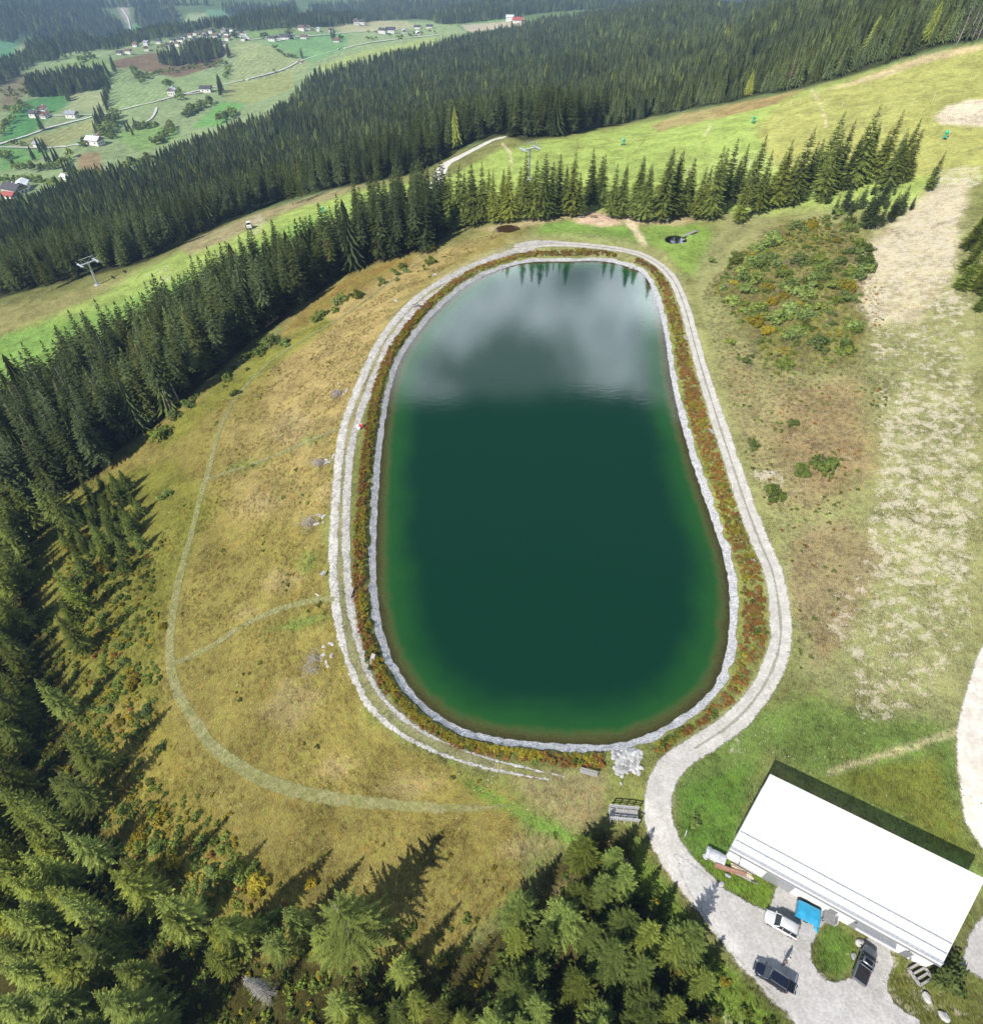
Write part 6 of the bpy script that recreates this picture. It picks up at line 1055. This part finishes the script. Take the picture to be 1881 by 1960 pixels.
W = gp(1307, 1606); t = thing('road_sign', 'leaning white sign on a thin pole beside the access road bend', 'sign', (W.x, W.y, W.z), .8); b = MB(); b.tube([(0, 0, -.3), (.25, .1, 1.7)], .035, 6); b.build('pole', [M_GALV], t); b = MB(); b.box((.27, .12, 1.65), (.75, .05, .5), .3); b.build('sign_panel', [M_WHITE], t)
W = gp(609, 1140); b = MB(); b.box((0, 0, .12), (.16, 1.5, .12)); b.box((0, 0, .03), (.3, .2, .08)); tag(b.build('white_beam', [M_WHITE], loc=W, rot=1.0), 'short white beam lying in the grass outside the left track', 'beam')
W = gp(690, 819); t = thing('snow_hydrant', 'red and white snowmaking hydrant beside the left track', 'hydrant', (W.x, W.y, float(gz(W.x, W.y)))); b = MB(); b.tube([(-.3, -.55, 0), (-.3, -.55, .55)], .42, 14); b.tube([(-.75, .25, 0), (-.75, .25, .6)], .36, 14); b.build('white_drum', [M_WHITE], t); b = MB(); b.box((.15, .25, .45), (.8, .9, .8), .3); b.tube([(-.3, .6, .5), (.6, .1, .5)], .12, 8); b.build('valve_block', [M_REDP], t); b = MB(); b.tube([(.3, .3, .8), (.3, .3, 1.1)], .05, 8); b.tube([(.05, .3, 1.1), (.55, .3, 1.1)], .04, 8); b.build('handwheel', [M_WHITE], t)
def cannon(q, ang, lab):
    W = gp(*q); t = thing('snow_cannon', lab, 'snow cannon', (W.x, W.y, W.z), ang, 'green snow cannons on the ski slope'); t.scale = (1.25,) * 3; b = MB(); b.tube([(-.55, 0, 1.75), (-.2, 0, 1.8), (.5, 0, 1.9)], [.5, .55, .44], 16); br = b.build('barrel', [M_GREENP], t); b = MB(); b.tube([(.48, 0, 1.9), (.56, 0, 1.91)], .47, 16); b.build('nozzle_ring', [M_WHITE], br)
    b = MB(); b.tube([(0, 0, .5), (0, 0, 1.35)], .12, 8); b.box((0, 0, .45), (1.2, .8, .2)); b.box((-.35, 0, .8), (.5, .5, .5)); b.build('stand', [M_GREENP], t)
    for s1 in (-1, 1): b = MB(); b.tube([(0, s1 * .55, .3), (0, s1 * .72, .3)], .3, 12); b.build('wheel', [M_BLK], t)
    b = MB(); b.bar((.5, 0, .4), (1.3, 0, .2), .09); b.build('drawbar', [M_WHITE], t)
cannon((1441,236), .4, 'green snow cannon beside the ditch, above the middle of the row'); cannon((1192,278), 2.0, 'green snow cannon on the yellow-green slope left of the diagonal ditch'); cannon((1807,266), -.3, 'green and white snow cannon on the worn slope at the right'); cannon((619,408), 1.2, 'green snow cannon at the upper edge of the forest strip')
for k, q in enumerate([(1512,203),(1530,199),(1575,200),(1610,206),(1655,212),(1700,208),(1745,200),(1785,192)]): W = gp(*q); b = MB(); b.tube([(0, 0, -.3), (0, 0, 2.2)], .06, 6); b.box((0, 0, 2.0), (.3, .04, .3)); tag(b.build('marker_post', [M_WHITE], loc=W), 'thin white marker post on the upper right slope, %s from the left' % ordn(k), 'post', 'marker posts on the ski slope')
# --- lift pylons
def pylon(q, h, ang, lab):
    W = gp(*q); t = thing('lift_pylon', lab, 'pylon', (W.x, W.y, W.z), ang, 'chairlift pylons', 4); b = MB(); b.tube([(0, 0, -1), (0, 0, h * .93)], [.62, .38], 16); b.build('mast', [M_GALV], t); b = MB(); b.box((0, 0, .1), (2.4, 2.4, .7)); b.build('footing', [M_CONC], t)
    b = MB(); b.box((0, 0, h * .95), (6.6, .5, .45)); b.box((0, 0, h * .89), (.9, .7, .9)); b.bar((-3.1, 0, h + 1.7), (3.1, 0, h + 1.7), .16); [b.bar((x, 0, h * .96), (x * .9, 0, h + 1.7), .14) for x in (-2.6, 2.6)]; b.bar((-2.4, 0, h + 1.6), (0, 0, h), .1); b.bar((2.4, 0, h + 1.6), (0, 0, h), .1); b.build('crossarm', [M_GALV], t)
    for s1 in (-1, 1):
        b = MB(); x = s1 * 3.2; b.bar((x, -2.8, h * .95), (x, 2.8, h * .95), .22, .3); b.bar((x + s1 * .5, -2.6, h * .95 + .1), (x + s1 * .5, 2.6, h * .95 + .1), .45, .06); [b.bar((x + s1 * .7, y, h * .95), (x + s1 * .7, y, h * .95 + 1.0), .05) for y in (-2.5, 0, 2.5)]; b.bar((x + s1 * .7, -2.5, h * .95 + 1), (x + s1 * .7, 2.5, h * .95 + 1), .05); b.build('walkway', [M_GALV], t)
        b = MB(); [b.tube([(x - .12, y, h * .95 - .3), (x + .12, y, h * .95 - .3)], .26, 10) for y in np.linspace(-2.4, 2.4, 8)]; b.build('sheave_train', [M_GREYM], t)
W = gp(188, 546); r_ = rays(171, 500); hh_ = CAM_H + r_[2] / math.hypot(r_[0], r_[1]) * math.hypot(W.x, W.y) - W.z
pylon((188,546), hh_, .9, 'grey chairlift pylon standing at the left edge of the ski slope'); pylon((1012,345), 13.5, .5, 'chairlift pylon whose head shows just above the row of spruces')
# --- tractor
W = gp(478, 437); t = thing('tractor', 'white tractor parked on the bare ground at the edge of the forest', 'tractor', (W.x, W.y, W.z + .05), 1.9); t.scale = (1.25,) * 3; b = MB(); b.box((1.0, 0, 1.15), (1.9, .85, .8)); b.box((1.95, 0, 1.0), (.15, .7, .6)); b.build('bonnet', [M_WHITE], t, bevel=.05); b = MB(); b.box((-.55, 0, 1.0), (1.6, 1.2, .7)); b.build('chassis', [M_GREYM], t); b = MB(); b.box((-.5, 0, 1.95), (1.35, 1.35, 1.2), taper=.9); b.build('cab', [M_GLASS], t); b = MB(); b.box((-.5, 0, 2.62), (1.5, 1.45, .14)); b.build('cab_roof', [M_WHITE], t, bevel=.03)
for x, r_, w_ in ((-.8, .85, .5), (1.35, .55, .35)):
    for s1 in (-1, 1): b = MB(); b.tube([(x, s1 * .75, r_), (x, s1 * (.75 + w_), r_)], r_, 18); wh = b.build('wheel', [M_BLK], t); b = MB(); b.tube([(x, s1 * (.76 + w_), r_), (x, s1 * (.78 + w_), r_)], r_ * .5, 12); b.build('rim', [M_REDP], wh)
b = MB(); b.tube([(1.3, .3, 1.5), (1.3, .3, 2.4)], .05, 6); b.build('exhaust', [M_GREYM], t); b = MB(); b.box((-1.7, 0, 1.3), (.7, 1.9, 1.1)); b.build('rear_implement', [M_WHITE], t, bevel=.05)
# --- people
SKIN = simple('skin', (.55, .36, .27), .6, var=.05)
def person(lab, W, rot, top, legs, hair, arms='down'):
    J = {'pel': (0,0,.96,.125), 'sp': (0,0,1.15,.12), 'ch': (0,.01,1.36,.155), 'nk': (0,.01,1.50,.058), 'hd': (0,.03,1.62,.095), 'ht': (0,.02,1.72,.082)}
    E = [('pel','sp'),('sp','ch'),('ch','nk'),('nk','hd'),('hd','ht')]
    for s1, n_ in ((-1,'l'),(1,'r')):
        if arms == 'down': el, wr, hd_ = (s1*.25,.02,1.12), (s1*.24,.12,.90), (s1*.23,.15,.82)
        else: el, wr, hd_ = (s1*.24,.10,1.14), (s1*.14,.33,1.20), (s1*.10,.40,1.22)
        J.update({'sh'+n_: (s1*.18,0,1.40,.072), 'el'+n_: (*el,.045), 'wr'+n_: (*wr,.03), 'hn'+n_: (*hd_,.034), 'hi'+n_: (s1*.09,0,.90,.098), 'kn'+n_: (s1*.11,.03,.50,.066), 'an'+n_: (s1*.12,-.01,.09,.042), 'to'+n_: (s1*.14,.17,.04,.036)})
        E += [('ch','sh'+n_),('sh'+n_,'el'+n_),('el'+n_,'wr'+n_),('wr'+n_,'hn'+n_),('pel','hi'+n_),('hi'+n_,'kn'+n_),('kn'+n_,'an'+n_),('an'+n_,'to'+n_)]
        for k in range(5):
            o_ = (-.032 + .021 * k) if k < 4 else 0; hv = Vector(hd_); d = (hv - Vector(wr)).normalized(); L1_ = (.045, .052, .048, .038, .04)[k]; sd = Vector((0, 1, 0)) if arms == 'down' else Vector((1, 0, 0))
            p1_ = hv + d * (.02 if k < 4 else -.02) + sd * (o_ if k < 4 else -.045 * (s1 if arms != 'down' else 1)); p2_ = p1_ + d * L1_ * .6 + Vector((0, 0, -.004)); p3_ = p2_ + d * L1_ * .5 + Vector((-s1 * .010, 0, -.008)); J['f%d%s' % (k, n_)] = (*p1_, .011); J['g%d%s' % (k, n_)] = (*p2_, .009); J['h%d%s' % (k, n_)] = (*p3_, .008); E += [('hn'+n_, 'f%d%s' % (k, n_)), ('f%d%s' % (k, n_), 'g%d%s' % (k, n_)), ('g%d%s' % (k, n_), 'h%d%s' % (k, n_))]
    ks = list(J); m = bpy.data.meshes.new('person'); m.from_pydata([J[k][:3] for k in ks], [(ks.index(a), ks.index(b_)) for a, b_ in E], []); o = link('person', m); md = o.modifiers.new('skin', 'SKIN'); md.use_smooth_shade = True
    for i, k in enumerate(ks): o.data.skin_vertices[0].data[i].radius = (J[k][3] * (1.15 if k in ('ch', 'pel', 'sp') else 1), J[k][3] * (.8 if k in ('ch', 'pel', 'sp') else 1)); o.data.skin_vertices[0].data[i].use_root = (k == 'pel')
    o.modifiers.new('sub', 'SUBSURF').levels = 1; dg = bpy.context.evaluated_depsgraph_get(); me = bpy.data.meshes.new_from_object(o.evaluated_get(dg)); o.modifiers.clear(); o.data = me; me.materials.clear()
    for q_ in (top, legs, SKIN, M_BLK): me.materials.append(q_)
    for p_ in me.polygons:
        c_ = p_.center; hand = (abs(c_.x) > .2 and c_.z < .93) if arms == 'down' else c_.y > .30; p_.material_index = 2 if (c_.z > 1.48 or hand) else (3 if c_.z < .10 else (1 if c_.z < .98 and abs(c_.x) < .22 else 0)); p_.use_smooth = True
    o.location = W; o.rotation_euler = (0, 0, rot); tag(o, lab, 'person'); bm = bmesh.new(); bmesh.ops.create_icosphere(bm, subdivisions=2, radius=.112); [setattr(v, 'co', Vector((v.co.x * .92, v.co.y * 1.05 - .012, max(v.co.z, -.035 if v.co.y > .02 else -.08) + 1.665))) for v in bm.verts]; hm = bpy.data.meshes.new('hair'); bm.to_mesh(hm); bm.free(); hm.materials.append(hair); link('hair', hm, o)
    bm = bmesh.new()
    for x, y, z, r_ in ((-.033, .125, 1.635, .011), (.033, .125, 1.635, .011), (0, .138, 1.605, .016), (0, .125, 1.572, .014), (-.095, .03, 1.615, .018), (.095, .03, 1.615, .018)): bmesh.ops.create_icosphere(bm, subdivisions=1, radius=r_, matrix=Matrix.Translation((x, y, z)))
    fm = bpy.data.meshes.new('face'); bm.to_mesh(fm); bm.free(); fm.materials.append(SKIN); link('face', fm, o); return o
def ysurf(p): return float(gz(p.x, p.y)) + .145
p_ = at_src(1955, 2413, YZ); person('person in a dark top with pale sleeves standing close beside the dark blue car', Vector((p_.x, p_.y, ysurf(p_))), .6, simple('plum_jacket', (.10, .05, .07), .8, var=.2), simple('dark_trousers', (.03, .03, .04), .8), simple('dark_hair', (.03, .02, .015), .7), 'hold')
p_ = at_src(1964, 2401, YZ); person('person in a white top standing farther from the dark blue car', Vector((p_.x, p_.y, ysurf(p_))), 3.4, simple('white_shirt', (.75, .77, .80), .8, var=.05), simple('black_trousers', (.025, .025, .03), .8), simple('brown_hair', (.07, .04, .02), .7), 'down')
print('objects', time.time() - T0)
# ------------------------------------------------------------------ houses in the valley
RC = {'d': simple('dark_roof_tiles', (.07, .065, .07), .7), 'b': simple('brown_roof_tiles', (.17, .10, .07), .8), 'r': simple('red_roof', (.36, .09, .07), .7), 'g': simple('grey_roof', (.30, .31, .34), .5), 'w': simple('pale_roof', (.62, .62, .64), .5)}
HW = simple('white_plaster', (.74, .72, .68), .85, var=.04); HB = simple('chalet_wood', (.20, .12, .075), .85, var=.2)
def house(q, w_, d, h, ang, rc, lab, grp=None, wood=True, cat='house', nm='house'):
    W = gp(*q); t = thing(nm, lab, cat, (W.x, W.y, W.z), ang, grp, 5); rh = w_ * .24; b = MB()
    b.box((0, 0, h / 2 - 1.5), (w_, d, h + 3)); b.add([(-w_ / 2, -d / 2, h), (w_ / 2, -d / 2, h), (0, -d / 2, h + rh), (-w_ / 2, d / 2, h), (w_ / 2, d / 2, h), (0, d / 2, h + rh)], [(0, 1, 2), (5, 4, 3)]); b.build('wall', [HW], t)
    b = MB(); ov = 1.0
    for s1 in (-1, 1): p = [(0, -d / 2 - ov, h + rh + .12), (s1 * (w_ / 2 + ov), -d / 2 - ov, h - ov * .48 + .12), (s1 * (w_ / 2 + ov), d / 2 + ov, h - ov * .48 + .12), (0, d / 2 + ov, h + rh + .12)]; b.add(p + [(x, y, z + .28) for x, y, z in p], [(0, 1, 2, 3), (7, 6, 5, 4), (0, 4, 5, 1), (1, 5, 6, 2), (2, 6, 7, 3), (3, 7, 4, 0)])
    rf = b.build('roof', [RC[rc]], t)
    if w_ > 8.5: b = MB(); b.box((w_ * .18, d * .12, h + rh * .9), (.9, .9, 1.8)); b.build('chimney', [HW], rf)
    if wood and w_ > 7: b = MB(); b.box((0, -d / 2 - .35, h - .6), (w_ * 1.02, .7, .9)); b.box((0, -d / 2 - .05, h + rh * .45), (w_ * .55, .12, rh * .7)); b.build('balcony', [HB], t)
    if w_ > 8.5:
        for x in (-w_ * .3, 0, w_ * .3):
            b = MB(); b.box((x, -d / 2 - .04, h * .38), (1.3, .1, 1.4)); b.build('window', [M_GLASS], t)
        for y in (-d * .25, d * .25): b = MB(); b.box((w_ / 2 + .04, y, h * .5), (.1, 1.3, 1.3)); b.build('window', [M_GLASS], t); b = MB(); b.box((-w_ / 2 - .04, y, h * .5), (.1, 1.3, 1.3)); b.build('window', [M_GLASS], t)
HS = [((70,224),13,17,7,1.35,'d','white farmhouse with a dark roof, left one of the three at the far left farm'), ((84,217),13,14,9,.1,'b','tall brown-roofed farmhouse, rear one of three at the far left farm'), ((88,225),11,13,6,-.3,'b','brown-roofed barn, right one of the three at the far left farm'), ((140,225),12,18,7,1.4,'g','white farmhouse right of the three-building farm'), ((184,276),14,20,7,1.3,'w','white farm building with a pale roof below the hedge'), ((192,264),8,10,4,.4,'b','small shed above the pale-roofed farm building'), ((75,281),9,12,5,1.2,'g','small pale house by the lower farm road'), ((331,182),13,12,9,0.05,'g','white chalet beside the long valley road, left one of the pair'), ((396,176),12,19,7,1.55,'d','white house with a dark roof beside the long valley road, right one of the pair'), ((576,121),6,8,3,1.2,'b','small hut beside the bend of the valley road'), ((645,80),14,16,5,1.5,'b','brown-roofed house alone in the upper meadow between trees'),
      ((31,368),16,24,6,1.2,'d','dark-roofed house at the left edge, left one of the lower cluster'), ((46,362),12,16,7,.3,'w','pale-roofed house right in the cluster at the left edge'), ((22,378),10,14,4,1.3,'r','red-roofed shed lowest in the cluster at the left edge'), ((128,343),7,10,4,1.2,'w','small white hut in the clearing above the forest'),
      ((522,79),14,18,8,1.4,'d','large white farm with a dark roof, leftmost of the upper meadow hamlet'), ((532,77),13,14,8,.2,'d','white gabled house, second in the upper meadow hamlet'), ((546,76),20,26,8,1.5,'d','broad blue-grey-roofed farm in the middle of the upper meadow hamlet'), ((560,75),13,16,8,.3,'d','white house right of the broad farm in the upper meadow hamlet'), ((582,74),12,17,6,1.5,'b','brown-roofed house at the right end of the upper meadow hamlet'), ((578,58),14,17,8,1.4,'b','brown-roofed chalet above the hamlet, left one of the two'), ((590,57),11,14,7,.2,'b','brown-roofed chalet above the hamlet, right one of the two'), ((609,60),8,9,7,.1,'w','small white chapel-like house left of the red-roofed one'), ((633,61),12,14,7,.1,'r','red-roofed house where the upper road meets the trees'), ((682,47),16,20,10,.2,'b','tall apartment chalet on the pale ground above the upper road'), ((693,47),18,20,9,1.4,'d','dark-roofed apartment house beside the tall chalet on the pale ground'),
      ((733,64),16,20,9,1.3,'d','dark-roofed inn, left one of the group by the right end of the village road'), ((748,63),20,24,9,1.5,'d','broad blue-roofed inn in the group by the right end of the village road'), ((774,64),13,16,7,.2,'g','grey-roofed house right of the two inns'), ((799,55),12,18,6,1.5,'d','dark-roofed chalet row above the inns, left one'), ((822,54),12,18,6,1.5,'d','dark-roofed chalet row above the inns, right one'), ((800,66),10,14,5,.3,'w','pale-roofed cottage right below the chalet row'), ((991,42),22,30,6,1.5,'r','very large red-roofed building far away above the forest'), ((976,40),18,22,10,1.4,'w','white block left of the very large red-roofed building')]
for hdef in HS: house(hdef[0], hdef[1] * .8, hdef[2] * .78, hdef[3] * .8, *hdef[4:])
VIL = sorted([(463,66),(444,60),(466,78),(428,87),(413,73),(435,69),(405,63),(391,65),(396,74),(421,72),(365,72),(359,86),(341,88),(318,90),(332,82),(436,77),(428,61),(230,104),(247,103),(282,87),(281,97),(261,89),(305,83),(322,90),(346,80),(352,74),(377,80),(384,70),(455,70),(374,67)])
for k, q in enumerate(VIL): house(q, rs.uniform(7, 10), rs.uniform(8, 11), rs.uniform(4, 6), rs.choice([0.05, .3, 1.3, 1.5]), rs.choice(list('dddbbg')), 'small chalet in the hillside village at the top left, %s from the left' % ordn(k), 'chalets of the hillside village', nm='chalet', cat='chalet')
# ------------------------------------------------------------------ the air between here and the far side of the valley
hm = bpy.data.meshes.new('haze'); bm = bmesh.new(); bmesh.ops.create_cube(bm, size=1); zmin, zmax = float(GZ.min()) - 1, max(float(GZ.max()), CAM_H) + 30
for v in bm.verts: v.co = Vector((v.co.x * 16100, v.co.y * 10600 + 3750, zmin + (v.co.z + .5) * (zmax - zmin)))
bm.to_mesh(hm); bm.free(); t = NT('valley_haze'); pv = t.n('ShaderNodeVolumePrincipled'); pv.inputs['Color'].default_value = (.45, .68, 1, 1); pv.inputs['Density'].default_value = .00011; pv.inputs['Anisotropy'].default_value = 0.0; t.t.links.new(pv.outputs[0], t.out.inputs['Volume']); hm.materials.append(t.m); tag(link('haze', hm), kind='stuff')
print('done', time.time() - T0)
for o in sc.objects:
    l_ = o.get('label')
    if l_ and len(l_.split()) > 16: print('LONG', o.name, len(l_.split()), l_)
